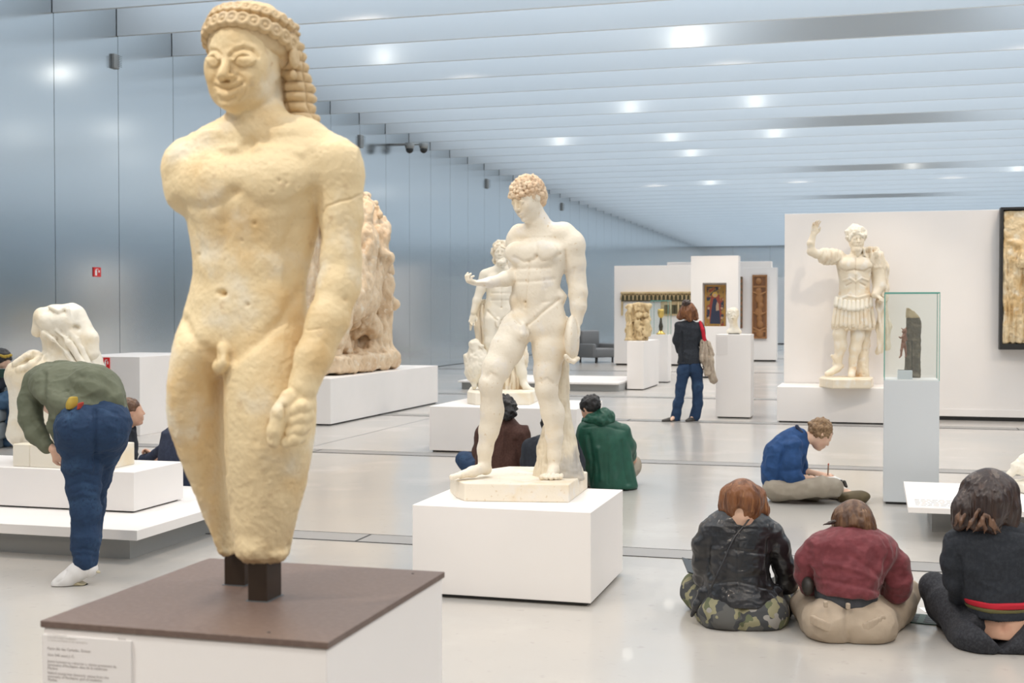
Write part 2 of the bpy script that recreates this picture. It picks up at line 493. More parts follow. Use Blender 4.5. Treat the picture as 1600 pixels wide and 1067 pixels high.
        for axis in range(3):
            for u in (0, 1):
                for v in (0, 1):
                    a = [0, 0, 0]; a[(axis + 1) % 3] = u; a[(axis + 2) % 3] = v
                    b = list(a); b[axis] = 1
                    fa, fb = cor[tuple(a)], cor[tuple(b)]
                    mk = (fa < 0) != (fb < 0)
                    t = np.where(mk, fa / np.where(mk, fa - fb, 1), 0)
                    for q in range(3):
                        acc[:, q] += np.where(mk, a[q] + (t if q == axis else 0), 0)
                    num += mk
        Vv = lo + vox * (ijk + acc / num[:, None])
        # normals from the field
        g = np.stack([(cor[1, 0, 0] + cor[1, 1, 0] + cor[1, 0, 1] + cor[1, 1, 1]) - (cor[0, 0, 0] + cor[0, 1, 0] + cor[0, 0, 1] + cor[0, 1, 1]),
                      (cor[0, 1, 0] + cor[1, 1, 0] + cor[0, 1, 1] + cor[1, 1, 1]) - (cor[0, 0, 0] + cor[1, 0, 0] + cor[0, 0, 1] + cor[1, 0, 1]),
                      (cor[0, 0, 1] + cor[1, 0, 1] + cor[0, 1, 1] + cor[1, 1, 1]) - (cor[0, 0, 0] + cor[1, 0, 0] + cor[0, 1, 0] + cor[1, 1, 0])], axis=1)
        N = g / (np.linalg.norm(g, axis=1, keepdims=True) + 1e-9)
        quads = []
        for axis in range(3):
            o = [slice(0, -1)] * 3; e0 = [slice(None)] * 3; e1 = [slice(None)] * 3
            e0[axis] = slice(0, -1); e1[axis] = slice(1, None)
            A_, B_ = S[tuple(e0)], S[tuple(e1)]
            ch = np.argwhere(A_ != B_)
            u, v = (axis + 1) % 3, (axis + 2) % 3
            ok = (ch[:, u] > 0) & (ch[:, v] > 0) & (ch[:, u] < n[u] - 1) & (ch[:, v] < n[v] - 1)
            ch = ch[ok]
            du = np.zeros(3, int); du[u] = 1; dv = np.zeros(3, int); dv[v] = 1
            q = [idx[tuple((ch - du * a - dv * b).T)] for a, b in ((0, 0), (1, 0), (1, 1), (0, 1))]
            q = np.stack(q, axis=1)
            flip = A_[tuple(ch.T)]
            q[~flip] = q[~flip][:, ::-1]
            quads.append(q)
        Q = np.concatenate(quads)
        Q = Q[(Q >= 0).all(axis=1)]
        # light fairing
        Ed = np.concatenate([Q[:, [0, 1]], Q[:, [1, 2]], Q[:, [2, 3]], Q[:, [3, 0]]])
        deg = np.bincount(Ed.ravel(), minlength=len(Vv)).astype(float)[:, None]
        for it in range(s.fair):
            sm = np.zeros_like(Vv)
            for q in range(3):
                sm[:, q] = np.bincount(Ed[:, 0], weights=Vv[Ed[:, 1], q], minlength=len(Vv)) + np.bincount(Ed[:, 1], weights=Vv[Ed[:, 0], q], minlength=len(Vv))
            Vv = Vv * .5 + .5 * sm / np.maximum(deg, 1)
        for f in s.disp:
            Vv = Vv + N * f(Vv, N)[:, None]
        Wv = V2W(Vv)
        if FLOOR is not None: Wv[:, 2] = np.maximum(Wv[:, 2], FLOOR)
        if parent is not None: Wv = Wv - np.array(parent.matrix_world.translation if False else parent_loc(parent))
        me = bpy.data.meshes.new(name)
        me.vertices.add(len(Wv)); me.vertices.foreach_set('co', Wv.astype(np.float32).ravel())
        me.loops.add(len(Q) * 4); me.loops.foreach_set('vertex_index', Q.astype(np.int32).ravel())
        me.polygons.add(len(Q)); me.polygons.foreach_set('loop_start', np.arange(0, len(Q) * 4, 4, dtype=np.int32))
        me.polygons.foreach_set('use_smooth', np.ones(len(Q), bool))
        me.update(calc_edges=True)
        me.materials.append(m)
        o = bpy.data.objects.new(name, me)
        link(o, parent)
        s.count = len(Q)
        return o

def parent_loc(p):
    l = Vector(p.location)
    while p.parent is not None:
        p = p.parent; l = l + p.location
    return tuple(l)

def wrinkle(amp, size, stretch=(1, 1, 1), seed=0, oct=2, where=None):
    """cloth folds / stone wear: moves the skin of the mesh along its normals (metres)"""
    st = np.array(stretch, float)
    def f(v, n):
        d = ridge(v / size / st + seed * 7.3, oct) * amp
        if where is not None: d = d * where(v)
        return d
    return f
def rough(amp, size, seed=0, oct=3, stretch=(1, 1, 1), where=None):
    st = np.array(stretch, float)
    def f(v, n):
        d = fbm(v / size / st + seed * 5.1, oct) * amp
        if where is not None: d = d * where(v)
        return d
    return f

# ------------------------------------------------------------------ heads and hands
def head(m, p, H, yaw=0, pitch=0, roll=0, beard=False, archaic=False, ears=True, face=True, k=.05):
    """adds a head of height H pixels centred at p; returns placing function q(x,y,z) in head units and its rotation"""
    R = rot3(yaw, pitch, roll); c = m.pt(p); h = H * m.sc(p)
    q = lambda x, y, z: c + h * (R @ np.array([x, y, z]))
    E = lambda x, y, z, r, kk=.08, op='+', R2=None: m.ellm(q(x, y, z), np.array(r) * h, R if R2 is None else R @ R2, kk * h, op)
    C = lambda a, b, ra, rb, kk=.04, op='+': m.capm(q(*a), q(*b), ra * h, rb * h, kk * h, op)
    E(0, .07, .14, (.32, .39, .355))
    E(0, -.08, -.04, (.275, .30, .36), .12)
    E(0, -.10, -.24, (.20 if archaic else .225, .23, .22), .12)
    E(0, -.20, -.385, (.105, .115, .095), .12)
    for sx in (-1, 1):
        E(sx * .165, -.20, -.10, (.10, .12, .12), .10)
        C((sx * (.22 if archaic else .24), .02, -.14), (sx * (.10 if archaic else .13), -.16, -.37), .06, .06, .10)
    if not face: return q, R, h
    dz = -.115 if archaic else 0.0
    C((-.17, -.30, .095 + dz), (-.05, -.355, .085 + dz), .024, .028, .04); C((.17, -.30, .095 + dz), (.05, -.355, .085 + dz), .024, .028, .04)
    for sx in (-1, 1):
        ex, ez = sx * (.145 if archaic else .135), .03 + dz
        if not archaic: E(ex, -.405, ez, (.10, .085, .062), .05, '-')
        else: E(ex, -.405, ez, (.085, .07, .05), .06, '-')
        if archaic:
            E(ex, -.272, ez - .002, (.105, .092, .060), .012)
        else:
            E(ex, -.285, ez, (.075, .075, .05), .012)
            C((ex - .075, -.330, ez + .012), (ex, -.355, ez + .048), .013, .016, .010)
            C((ex, -.355, ez + .048), (ex + .075, -.330, ez + .012), .016, .013, .010)
            C((ex - .07, -.330, ez - .01), (ex, -.350, ez - .044), .010, .012, .010)
            C((ex, -.350, ez - .044), (ex + .07, -.330, ez - .01), .012, .010, .010)
    nz = dz
    C((0, -.345, .085 + dz), (0, -.435, -.095 + nz), .030, .046, .030)
    for sx in (-1, 1): E(sx * .048, -.385, -.112 + nz, (.036, .045, .03), .018)
    for sx in (-1, 1): E(sx * .024, -.42, -.145 + nz, (.013, .02, .010), .008, '-')
    if archaic:
        for sx in (-1, 1): E(sx * .17, -.235, -.21, (.08, .09, .08), .06)
        E(0, -.30, -.33, (.12, .09, .09), .06); E(0, -.27, -.41, (.10, .10, .09), .06)
        return q, R, h
    w = .135 if archaic else .10; up = .040 if archaic else 0.0; lz = -.10 if archaic else 0.0
    E(0, -.325, -.235 + lz, (.135, .07, .09), .06)
    yc = -.318 if archaic else -.335
    C((-w, yc, -.222 + up + lz), (0, -.402, -.215 + lz), .016, .035 if archaic else .030, .008)
    C((w, yc, -.222 + up + lz), (0, -.402, -.215 + lz), .016, .035 if archaic else .030, .008)
    C((-w * .82, yc, -.268 + up * .8 + lz), (0, -.388, -.287 + lz), .016, .038 if archaic else .034, .008)
    C((w * .82, yc, -.268 + up * .8 + lz), (0, -.388, -.287 + lz), .016, .038 if archaic else .034, .008)
    C((-w, yc - .02, -.245 + up + lz), (0, -.440, -.250 + lz), .011, .010, .008, '-')
    C((w, yc - .02, -.245 + up + lz), (0, -.440, -.250 + lz), .011, .010, .008, '-')
    if archaic:
        for sx in (-1, 1):
            E(sx * (w + .022), -.325, -.235 + up + lz, (.022, .03, .03), .02, '-')
            E(sx * .17, -.235, -.21, (.08, .09, .08), .06)
    E(0, -.30, -.395, (.085, .075, .07), .05)
    if ears:
        for sx in (-1, 1):
            E(sx * .325, .05, .0, (.035, .075, .115), .03)
            E(sx * .37, .03, .01, (.025, .04, .07), .02, '-')
    if beard:
        E(0, -.22, -.44, (.19, .17, .20), .06)
        C((-.24, -.05, -.2), (-.10, -.25, -.42), .07, .09, .05); C((.24, -.05, -.2), (.10, -.25, -.42), .07, .09, .05)
        C((-.10, -.36, -.22), (0, -.41, -.185), .02, .026, .02); C((.10, -.36, -.22), (0, -.41, -.185), .02, .026, .02)
        E(0, -.40, -.262, (.06, .03, .02), .02)
    return q, R, h

def curls(m, q, R, h, rows, seed=1, r=.05, depth=.02):
    """little locks over a skull: rows of (elevation deg, azimuth range, count)"""
    rnd = random.Random(seed)
    for el, a0, a1, n in rows:
        for i in range(n):
            az = math.radians(a0 + (a1 - a0) * (i + .5 * rnd.random()) / max(1, n - 1)); e = math.radians(el + rnd.uniform(-4, 4))
            x = .355 * math.cos(e) * math.sin(az); y = .07 - .43 * math.cos(e) * math.cos(az); z = .12 + .40 * math.sin(e)
            rr = r * rnd.uniform(.8, 1.2)
            m.ellm(q(x, y, z), np.array((rr, rr, rr)) * h, R, .012 * h)

def hand(m, wrist, d, nrm, L, curl=.5, side=1, k=None, thumb=.5):
    """hand of length L metres from the wrist (view frame); d = direction to the finger tips, nrm = where the palm looks, side = +1/-1 for the thumb"""
    d = np.asarray(d, float); d = d / np.linalg.norm(d)
    nrm = np.asarray(nrm, float); nrm = nrm - d * (nrm @ d); nrm /= np.linalg.norm(nrm)
    a = np.cross(d, nrm) * side
    W0 = np.asarray(wrist, float); k = k or L * .05
    pw = L * .21
    R = np.stack([a, nrm, d], axis=1)
    m.ellm(W0 + d * L * .26, (pw, L * .085, L * .30), R, k * 1.5)
    m.ellm(W0 + d * L * .22 + a * pw * .55 + nrm * L * .04, (L * .09, L * .07, L * .16), R, k * 1.5)
    lens = (.40, .46, .43, .33)
    for i, ln in enumerate(lens):
        o = (1.5 - i) / 1.5 * pw * .78
        p = W0 + a * o + d * L * (.46 - .015 * abs(i - 1.2))
        dd = d.copy(); ang = curl * .55
        r = L * (.052 if i < 3 else .044)
        for j, fr in enumerate((.45, .31, .24)):
            c_, s_ = math.cos(ang), math.sin(ang)
            dd2 = d * c_ + nrm * s_ + a * (o / pw * .10)
            dd2 /= np.linalg.norm(dd2)
            p2 = p + dd2 * ln * L * fr
            m.capm(p, p2, r, r * .9, k * .35); p = p2; r *= .92
            ang += curl * (1.0 + .2 * i)
    p = W0 + d * L * .12 + a * pw * .55
    t1 = p + (d * .55 + a * .75 + nrm * .25 * thumb) * L * .20
    t2 = t1 + (d * .85 + a * (.35 - .5 * thumb) + nrm * .5 * thumb) * L * .15
    t3 = t2 + (d * .9 - a * .35 * thumb + nrm * .6 * thumb) * L * .11
    m.capm(p, t1, L * .075, L * .062, k); m.capm(t1, t2, L * .060, L * .052, k * .5); m.capm(t2, t3, L * .052, L * .042, k * .4)
# ================================================================== the hall
XL, XR, YB, YF = -11.8, 13.2, -7.0, 89.0
HB = 6.0            # underside of the beams
STEP = 1.69
Y0 = 16.6 - 14 * STEP
floor = box('floor', M_floor, XL - .3, XR + .3, YB - .3, YF + .3, -.2, 0)
tag(floor, kind='structure')
# steel channels across the floor, with cross joints
def floor_strip(i, y):
    r = box('trim_%d' % i, M_strip, XL, XR, y - .14, y + .14, -.01, .003)
    tag(r, kind='structure')
    bm = bmesh.new()
    for k in range(-4, 5):
        x = k * 2.6 - .75
        add_box(bm, x - .008, x + .008, y - .138, y + .138, .003, .0045)
    add_box(bm, XL, XR, y - .146, y - .139, .0, .0042); add_box(bm, XL, XR, y + .139, y + .146, .0, .0042)
    bm_obj('joint', bm, M_gap, r)
for i, y in enumerate((-1.8, 3.16, 8.13, 13.1, 18.05, 23.0, 33.0, 43.0)):
    floor_strip(i + 1, y)
for i, (x, ya, yb) in enumerate(((2.6, 13.3, 18.0), (3.5, 13.3, 17.2), (-6.2, 13.3, 18.0))):
    tag(box('trim_%d' % (i + 11), M_joint, x - .004, x + .004, ya, yb, -.004, .0012), kind='structure')

# walls clad in tall aluminium panels
HT = 7.3
def clad_wall(name, axis, at, a0, a1, sgn, step):
    if axis == 'x': root = box(name, M_joint, min(at, at - sgn * .2), max(at, at - sgn * .2), YB, YF, 0, HT)
    else: root = box(name, M_joint, XL, XR, min(at, at - sgn * .2), max(at, at - sgn * .2), 0, HT)
    tag(root, kind='structure')
    bm = bmesh.new()
    t = .02
    if axis == 'x': add_box(bm, 0, t, .006, step - .006, .02, HT)
    else: add_box(bm, .006, step - .006, 0, t, .02, HT)
    me = bpy.data.meshes.new('wall_panel'); bm.to_mesh(me); bm.free(); me.materials.append(M_alu)
    k = a0
    while k < a1 - .1:
        o = bpy.data.objects.new('wall_panel', me)
        if axis == 'x': o.location = (at if sgn > 0 else at - t, k, 0)
        else: o.location = (k, at if sgn > 0 else at - t, 0)
        link(o, root); k += step
clad_wall('wall_left', 'x', XL, Y0, YF, 1, STEP)
clad_wall('wall_right', 'x', XR, Y0, YF, -1, STEP)
clad_wall('wall_far', 'y', YF, XL, XR, -1, 2.5)
clad_wall('wall_behind', 'y', YB, XL, XR, 1, 2.5)

# the ceiling: deep white beams with daylight coming down between them
ceil = box('ceiling', M_fin, XL - .2, XR + .2, YB - .2, Y0 - .1, 6.9, 7.1)
tag(ceil, kind='structure')
bm = bmesh.new(); add_box(bm, XL + .03, XR - .03, -.035, .035, HB, HB + 1.0)
me_b = bpy.data.meshes.new('ceiling_beam'); bm.to_mesh(me_b); bm.free(); me_b.materials.append(M_fin)
y = Y0; nb = 0
beams = []
while y < YF:
    o = bpy.data.objects.new('ceiling_beam', me_b); o.location = (0, y, 0); link(o, ceil); beams.append(y)
    y += STEP
# closed roof hatches over some bays
def hatch(y, x0, x1):
    box('roof_hatch', M_grey, x0, x1, y - STEP + .1, y - .1, HB + 1.02, HB + 1.08, ceil)
for yy, x0, x1 in ((21.67, -1.9, 1.7), (31.81, -1.9, 1.9), (41.95, -2.0, 2.4), (52.1, -2.0, 2.4), (11.5, -1.9, 1.7), (1.4, -1.9, 1.7)):
    hatch(yy, x0, x1)

# small wall fittings
for k, (px, py, hw, hh) in enumerate(((181, 96, .075, .115), (565, 221, .09, .15), (762, 287, .09, .15), (879, 323, .09, .15))):
    c = on_x(px, py, XL + .05)
    r = thing('wall_speaker', 'small grey box high on the aluminium wall, %s' % ('nearest one at upper left', 'just right of the large statue', 'left of the curly-haired head', 'right of the curly-haired head')[k], 'wall box', (c.x, c.y, c.z - hh), 'grey boxes high on the left wall')
    box('housing', M_grey, XL + .02, XL + .07, c.y - hw, c.y + hw, c.z - hh, c.z + hh, r, .006)
    bm = bmesh.new()
    for q in range(7): add_box(bm, .07, .073, -hw * .8, hw * .8, hh * (.22 + q * .24), hh * (.30 + q * .24))
    g = bm_obj('grille', bm, M_joint, r)
for k, px in enumerate((640, 662)):
    c = on_x(px, 231, XL + .55)
    r = thing('dome_camera', 'dark dome security camera hanging below the beams, %s one' % ('left', 'right')[k], 'camera', (c.x, c.y, c.z - .12), 'dome cameras by the left wall')
    lathe('mount', M_grey, [(.10, .10), (.12, .16), (.12, .24)], (c.x, c.y, c.z - .12), r, 20)
    tube('bracket', M_grey, [(c.x, c.y, c.z + .10), (c.x - .25, c.y, c.z + .10), (XL + .0, c.y, c.z + .10)], .025, r)
    lathe('dome', M_black, [(.01, -.02), (.06, .0), (.09, .04), (.10, .10)], (c.x, c.y, c.z - .12), r, 20)
# spill lamps seated between the beams (the bright patches on the beams)
for (px, py) in ((1075, 84), (985, 180), (875, 228), (1180, 168), (1050, 222), (1210, 218), (1110, 288), (600, 92), (1425, 262), (1590, 268), (1080, 246)):
    c = on_z(px, py, HB)
    yb = min(beams, key=lambda b: abs(b - c.y - .2))
    x = c.x * yb / c.y
    d = bpy.data.lights.new('spill_lamp', 'POINT'); d.energy = 2.4 if px != 1075 else 6; d.color = (1, .93, .82); d.shadow_soft_size = .14
    o = bpy.data.objects.new('spill_lamp', d); link(o); o.location = (x, yb - .30, HB + .12)

# ================================================================== plinths, walls, cases
def plinth(name, label, x0, x1, y0, y1, z0, z1, m=None, group='white display plinths', gap=.02, cat='plinth'):
    r = thing(name, label, cat, ((x0 + x1) / 2, (y0 + y1) / 2, z0), group)
    box('plinth_body', m or M_white, x0, x1, y0, y1, z0 + gap, z1, r, .004)
    if gap > 0: box('recessed_foot', M_gap, x0 + .03, x1 - .03, y0 + .03, y1 - .03, z0, z0 + gap + .002, r)
    return r

# foreground plinth with brown slab
ZS = 1.01
fl = on_z(61, 970, ZS); fr = on_z(514, 1003, ZS); br = on_z(693, 893, ZS)
sx0, sx1, sy0, sy1 = fl.x, fr.x, (fl.y + fr.y) / 2, br.y
r = thing('plinth', 'tall white plinth with brown top slab, under the large armless-sided statue in front', 'plinth', ((sx0 + sx1) / 2, (sy0 + sy1) / 2, 0))
front_plinth = r
box('plinth_body', M_white, sx0 + .004, sx1 - .004, sy0 + .004, sy1 - .004, .02, ZS - .012, r, .003)
box('recessed_foot', M_gap, sx0 + .04, sx1 - .04, sy0 + .04, sy1 - .04, 0, .022, r)
box('top_slab', M_brown, sx0, sx1, sy0, sy1, ZS - .012, ZS, r, .0015)
for (px, py) in ((645, 896), (420, 1000 - 12)):
    c = on_z(px, py, ZS)
    lathe('screw', M_black, [(.003, 0), (.003, .0008)], c, r, 12)
# printed label on its front face
lab_r = on_y(205, 995, sy0)
M_panel = mat('label_panel_white', (.79, .765, .75), .5)
M_ink = mat('label_ink', (.30, .27, .26), .7)
M_ink2 = mat('label_ink_pale', (.52, .49, .46), .7)
lab = box('label_panel', M_panel, sx0 + .005, lab_r.x, sy0 - .0015, sy0 + .004, ZS - .26, ZS - .024, r)
def text(body, size, x, z, m, par, Y, align='LEFT', name='printed_text', spacing=1.0):
    cu = bpy.data.curves.new(name, 'FONT'); cu.body = body; cu.size = size; cu.align_x = align
    cu.space_line = spacing; cu.resolution_u = 2
    o = bpy.data.objects.new(name, cu); scene.collection.objects.link(o)
    dg = bpy.context.evaluated_depsgraph_get()
    me = bpy.data.meshes.new_from_object(o.evaluated_get(dg))
    bpy.data.objects.remove(o)
    me.name = name; me.materials.clear(); me.materials.append(m)
    o = bpy.data.objects.new(name, me); link(o, par)
    pl = parent_loc(par)
    o.location = (x - pl[0], Y - pl[1], z - pl[2]); o.rotation_euler = (math.pi / 2, 0, 0)
    return o
tp = on_y(75, 993, sy0); mm = .001
tx = tp.x
def tz(px, py): return on_y(px, py, sy0).z
text("Une Méditerranée\nLes cités et leurs sculpteurs\nLa Grèce archaïque et ses sanctuaires", .0052, tx, tz(75, 992), M_ink2, lab, sy0 - .002, spacing=.92)
text("Grèce", .0062, on_y(185, 999, sy0).x, tz(185, 999), M_ink, lab, sy0 - .002)
text("Paros (île des Cyclades, Grèce)", .0068, tx, tz(75, 1014), M_ink, lab, sy0 - .002)
text("Vers 540 avant J.-C.", .0068, tx, tz(75, 1024), M_ink, lab, sy0 - .002)
text("Jeune homme nu « kouros », statue provenant du\nsanctuaire d'Asclépios, dieu de la médecine\nMarbre", .0068, tx, tz(75, 1034), M_ink, lab, sy0 - .002, spacing=.9)
text("Naked young man (kouros), statue from the\nsanctuary of Asclepius, god of medicine\nMarble", .0068, tx, tz(75, 1052), M_ink, lab, sy0 - .002, spacing=.9)

# plinth of the curly-haired youth
a = on_z(924, 948, 0); b = on_z(643, 932, 0); c = on_z(978, 897, 0)
yp = (a.y + b.y) / 2
youth_plinth = plinth('plinth', 'low white square plinth under the curly-haired nude statue in the middle', b.x, a.x, yp, c.y, 0, .5)
YP = (b.x, a.x, yp, c.y)
# plinth of the small bearded god
a = on_z(671, 706, 0); b = on_z(893, 642, .507)
god_plinth = plinth('plinth', 'low white plinth under the bearded statue with the eagle', a.x, b.x, a.y, a.y + 1.35, 0, .507)
GP = (a.x, b.x, a.y, a.y + 1.35)
# long plinth of the relief group
a = on_z(512, 665, 0); b = on_z(688, 630, 0)
xs = (a.x + b.x) / 2
relief_plinth = plinth('plinth', 'long low white plinth under the tall weathered relief group behind the front statue', xs - 1.5, xs, a.y, b.y, 0, .64)
RP = (xs - 1.5, xs, a.y, b.y)
# platform and plinth of the draped seated figure
a = on_z(203, 873.5, 0)
pf = thing('platform', 'wide low white-topped platform at left under the draped torso plinth', 'platform', (a.x - 2, a.y + 1.5, 0))
box('platform_base', M_grey, a.x - 5.5, a.x, a.y, a.y + 1.66, 0, .145, pf)
c = on_z(214, 829, .208)
for k, (u0, u1) in enumerate(((-5.6, -3.80), (-3.796, -1.90), (-1.896, 0))):
    box('top_panel', M_white, c.x + u0, c.x + u1, c.y, a.y + 1.74, .145, .208, pf, .003)
a = on_z(209.6, 802, .208); b = on_z(287, 781, .208)
draped_plinth = plinth('plinth', 'white plinth standing on the left platform under the draped headless figure', a.x - 2.1, a.x, a.y, b.y, .208, .482, gap=.012)
DP = (a.x, a.y, b.y)
# low block with a red sign, far left
a = W(219, 681, 16.0)
blk = thing('low_partition', 'low white block with a small red sign, behind the man in the green jacket', 'partition', (a.x - .55, a.y + .5, 0))
box('partition_body', M_white, a.x - 1.05, a.x, a.y, a.y + 1.6, .0, .985, blk, .004)
M_red = mat('red_sign', (.72, .03, .03), .5)
M_signw = mat('sign_white', (.85, .85, .85), .5)
def red_sign(name, label, c, axis, hw, hh, par=None):
    r = thing(name, label, 'sign', (c.x, c.y, c.z - hh), 'small red fire extinguisher signs')
    def bb(nm, m, u0, u1, w0, w1, t0, t1):
        if axis == 'x': box(nm, m, c.x + t0, c.x + t1, c.y + u0, c.y + u1, c.z + w0, c.z + w1, r)
        else: box(nm, m, c.x + u0, c.x + u1, c.y - t1, c.y - t0, c.z + w0, c.z + w1, r)
    bb('sign_plate', M_red, -hw, hw, -hh, hh, 0, .012)
    bb('bottle_symbol', M_signw, -hw * .6, -hw * .1, -hh * .75, hh * .35, .012, .014)
    bb('nozzle_symbol', M_signw, -hw * .45, -hw * .25, hh * .35, hh * .6, .012, .014)
    bb('hose_symbol', M_signw, -hw * .3, hw * .3, hh * .55, hh * .68, .012, .014)
    bb('flame_symbol', M_signw, hw * .3, hw * .62, -hh * .1, hh * .4, .012, .014)
red_sign('fire_sign', 'small red extinguisher sign on the low white block', on_y(167, 568, blk.location.y - .5), 'y', .045, .075)
red_sign('fire_sign', 'small red extinguisher sign on the aluminium wall, high at left', on_x(151, 425, XL + .02), 'x', .10, .075)

# partition behind the emperor, its plinth
YW = 19.28
a = on_y(1225, 560, YW)
emperor_wall = thing('partition_wall', 'tall white partition wall behind the armoured statue with raised arm', 'partition', (a.x + 3, YW + .2, 0), 'white partition walls')
box('wall_body', M_wallw, a.x, a.x + 8.5, YW, YW + .45, .06, 2.99, emperor_wall, .004)
box('recessed_foot', M_gap, a.x + .03, a.x + 8.4, YW + .04, YW + .4, 0, .062, emperor_wall)
box('skirting_rail', M_wallw, a.x, a.x + 8.5, YW - .012, YW, .06, .16, emperor_wall)
a = on_z(1214, 604, .5); b = on_z(1432, 604, .5)
emperor_plinth = plinth('plinth', 'low white plinth against the wall under the armoured statue with raised arm', a.x, b.x, a.y, YW - .02, 0, .5)
EP = (a.x, b.x, a.y, YW)

# glass case
a = on_z(1380, 787.5, 0); b = on_z(1461, 787.5, 0)
cx0, cx1, cyf = a.x, a.x + .425, a.y
cyb = cyf + .42
case = thing('display_case', 'slim pale blue-grey pedestal with a clear glass hood, in front of the armoured statue', 'display case', ((cx0 + cx1) / 2, (cyf + cyb) / 2, 0))
box('pedestal', M_bluegrey, cx0, cx1, cyf, cyb, .02, 1.0, case, .003)
box('recessed_foot', M_gap, cx0 + .02, cx1 - .02, cyf + .02, cyb - .02, 0, .022, case)
box('case_floor', M_white, cx0 + .012, cx1 - .012, cyf + .012, cyb - .012, 1.0, 1.006, case)
M_glass = bpy.data.materials.new('clear_glass'); M_glass.use_nodes = True
_nt = M_glass.node_tree; _nt.nodes.clear()
_o = _nt.nodes.new('ShaderNodeOutputMaterial'); _t = _nt.nodes.new('ShaderNodeBsdfTransparent'); _t.inputs['Color'].default_value = (.975, .99, .985, 1)
_gl = _nt.nodes.new('ShaderNodeBsdfGlossy'); _gl.inputs['Roughness'].default_value = .02; _mx = _nt.nodes.new('ShaderNodeMixShader')
_mx.inputs[0].default_value = .045; _nt.links.new(_t.outputs[0], _mx.inputs[1]); _nt.links.new(_gl.outputs[0], _mx.inputs[2]); _nt.links.new(_mx.outputs[0], _o.inputs['Surface'])
M_gedge = mat('green_glass_edge', (.16, .42, .36), .25)
def glass_hood(r, x0, x1, y0, y1, z0, z1, t=.004, e=.0028):
    box('glass_pane', M_glass, x0, x1, y0, y0 + t, z0, z1, r); box('glass_pane', M_glass, x0, x1, y1 - t, y1, z0, z1, r)
    box('glass_pane', M_glass, x0, x0 + t, y0 + t, y1 - t, z0, z1, r); box('glass_pane', M_glass, x1 - t, x1, y0 + t, y1 - t, z0, z1, r)
    box('glass_pane', M_glass, x0, x1, y0, y1, z1, z1 + t, r)
    bm = bmesh.new(); ox, oy, oz = r.location
    for xx in (x0, x1):
        for yy in (y0, y1): add_box(bm, xx - e - ox, xx + e - ox, yy - e - oy, yy + e - oy, z0 - oz, z1 - oz)
    for yy in (y0, y1): add_box(bm, x0 - ox, x1 - ox, yy - e - oy, yy + e - oy, z1 - e - oz, z1 + e + t - oz)
    for xx in (x0, x1): add_box(bm, xx - e - ox, xx + e - ox, y0 - oy, y1 - oy, z1 - e - oz, z1 + e + t - oz)
    bm_obj('glass_edge', bm, M_gedge, r)
glass_hood(case, cx0 + .003, cx1 - .003, cyf + .003, cyb - .003, 1.0, 1.70)
CASE = (cx0, cx1, cyf, cyb)

# low table at right
a = on_z(1419, 792, .235)
tb = thing('low_display_table', 'low white display table at right with cantilevered top and grey leg block', 'display table', (a.x + 1, a.y + .6, 0))
box('table_top', M_white, a.x, a.x + 3.2, a.y, a.y + 1.35, .197, .235, tb, .002)
c = on_z(1456, 831, 0)
box('leg_block', M_grey, c.x, a.x + 3.0, c.y, a.y + 1.25, 0, .197, tb)
lp = box('label_strip', M_panel, a.x + .03, a.x + .62, a.y + .03, a.y + .42, .235, .238, tb)
bm = bmesh.new()
rn = random.Random(3)
for rr in range(5):
    xx = a.x + .05
    while xx < a.x + .55 - .1 * (rr % 2):
        wd = rn.uniform(.015, .05); add_box(bm, xx - tb.location.x, xx + wd - tb.location.x, a.y + .08 + rr * .065 - tb.location.y, a.y + .10 + rr * .065 - tb.location.y, .238, .2384); xx += wd + .01
o = bm_obj('printed_text', bm, M_ink, lp); o['kind'] = 'stuff'
o.location = tb.location - tb.location
TABLE = (a.x, a.y)

# ---------------- middle distance
def wall_thing(label, x0, x1, y, t, z1, group='white partition walls', z0=.05):
    r = thing('partition_wall', label, 'partition', ((x0 + x1) / 2, y + t / 2, 0), group)
    box('wall_body', M_wallw, x0, x1, y, y + t, z0, z1, r, .004)
    box('recessed_foot', M_gap, x0 + .05, x1 - .05, y + .04, y + t - .04, 0, z0 + .002, r)
    return r
def ydepth(px, py): return on_z(px, py, 0).y
# low bright platform
a = on_z(967, 612, 0); b = on_z(820, 612, 0)
pl2 = thing('platform', 'low white-topped platform with grey base far behind the curly-haired statue', 'platform', (a.x - 1.5, a.y + .8, 0))
box('platform_base', M_grey, a.x - 3.2, a.x, a.y, a.y + 2.4, 0, .14, pl2)
box('top_panel', M_white, a.x - 3.25, a.x, a.y - .1, a.y + 2.5, .14, .175, pl2, .003)
# plinth of the relief fragment
a = on_z(967, 609, 0); b = on_z(1007, 609, 0)
frag_plinth = plinth('plinth', 'waist-high white plinth under the carved marble fragment, left of the standing woman', a.x + .16, b.x, a.y + .02, a.y + 1.9, 0, .966)
FP = (a.x, b.x, a.y, a.y + 1.9)
# chalice plinth with glass
a = on_z(1016, 597.5, 0); b = on_z(1045, 597.5, 0)
ch_plinth = thing('display_case', 'slender white pedestal with glass hood over the gilt chalice', 'display case', ((a.x + b.x) / 2, a.y + .2, 0))
box('pedestal', M_white, a.x, b.x, a.y, a.y + .45, 0.02, 1.05, ch_plinth, .003)
box('recessed_foot', M_gap, a.x + .02, b.x - .02, a.y + .02, a.y + .43, 0, .022, ch_plinth)
glass_hood(ch_plinth, a.x + .005, b.x - .005, a.y + .005, a.y + .445, 1.05, 1.05 + .74, e=.004)
cc = ((a.x + b.x) / 2, a.y + .22, 1.0505)
chal = thing('chalice', 'gilt and black candlestick-like chalice inside the slender glass case', 'chalice', cc)
lathe('foot', M_gold, [(.10, 0), (.10, .02), (.06, .05), (.035, .09)], cc, chal)
lathe('stem', M_black, [(.035, .09), (.05, .18), (.03, .26), (.022, .36)], cc, chal)
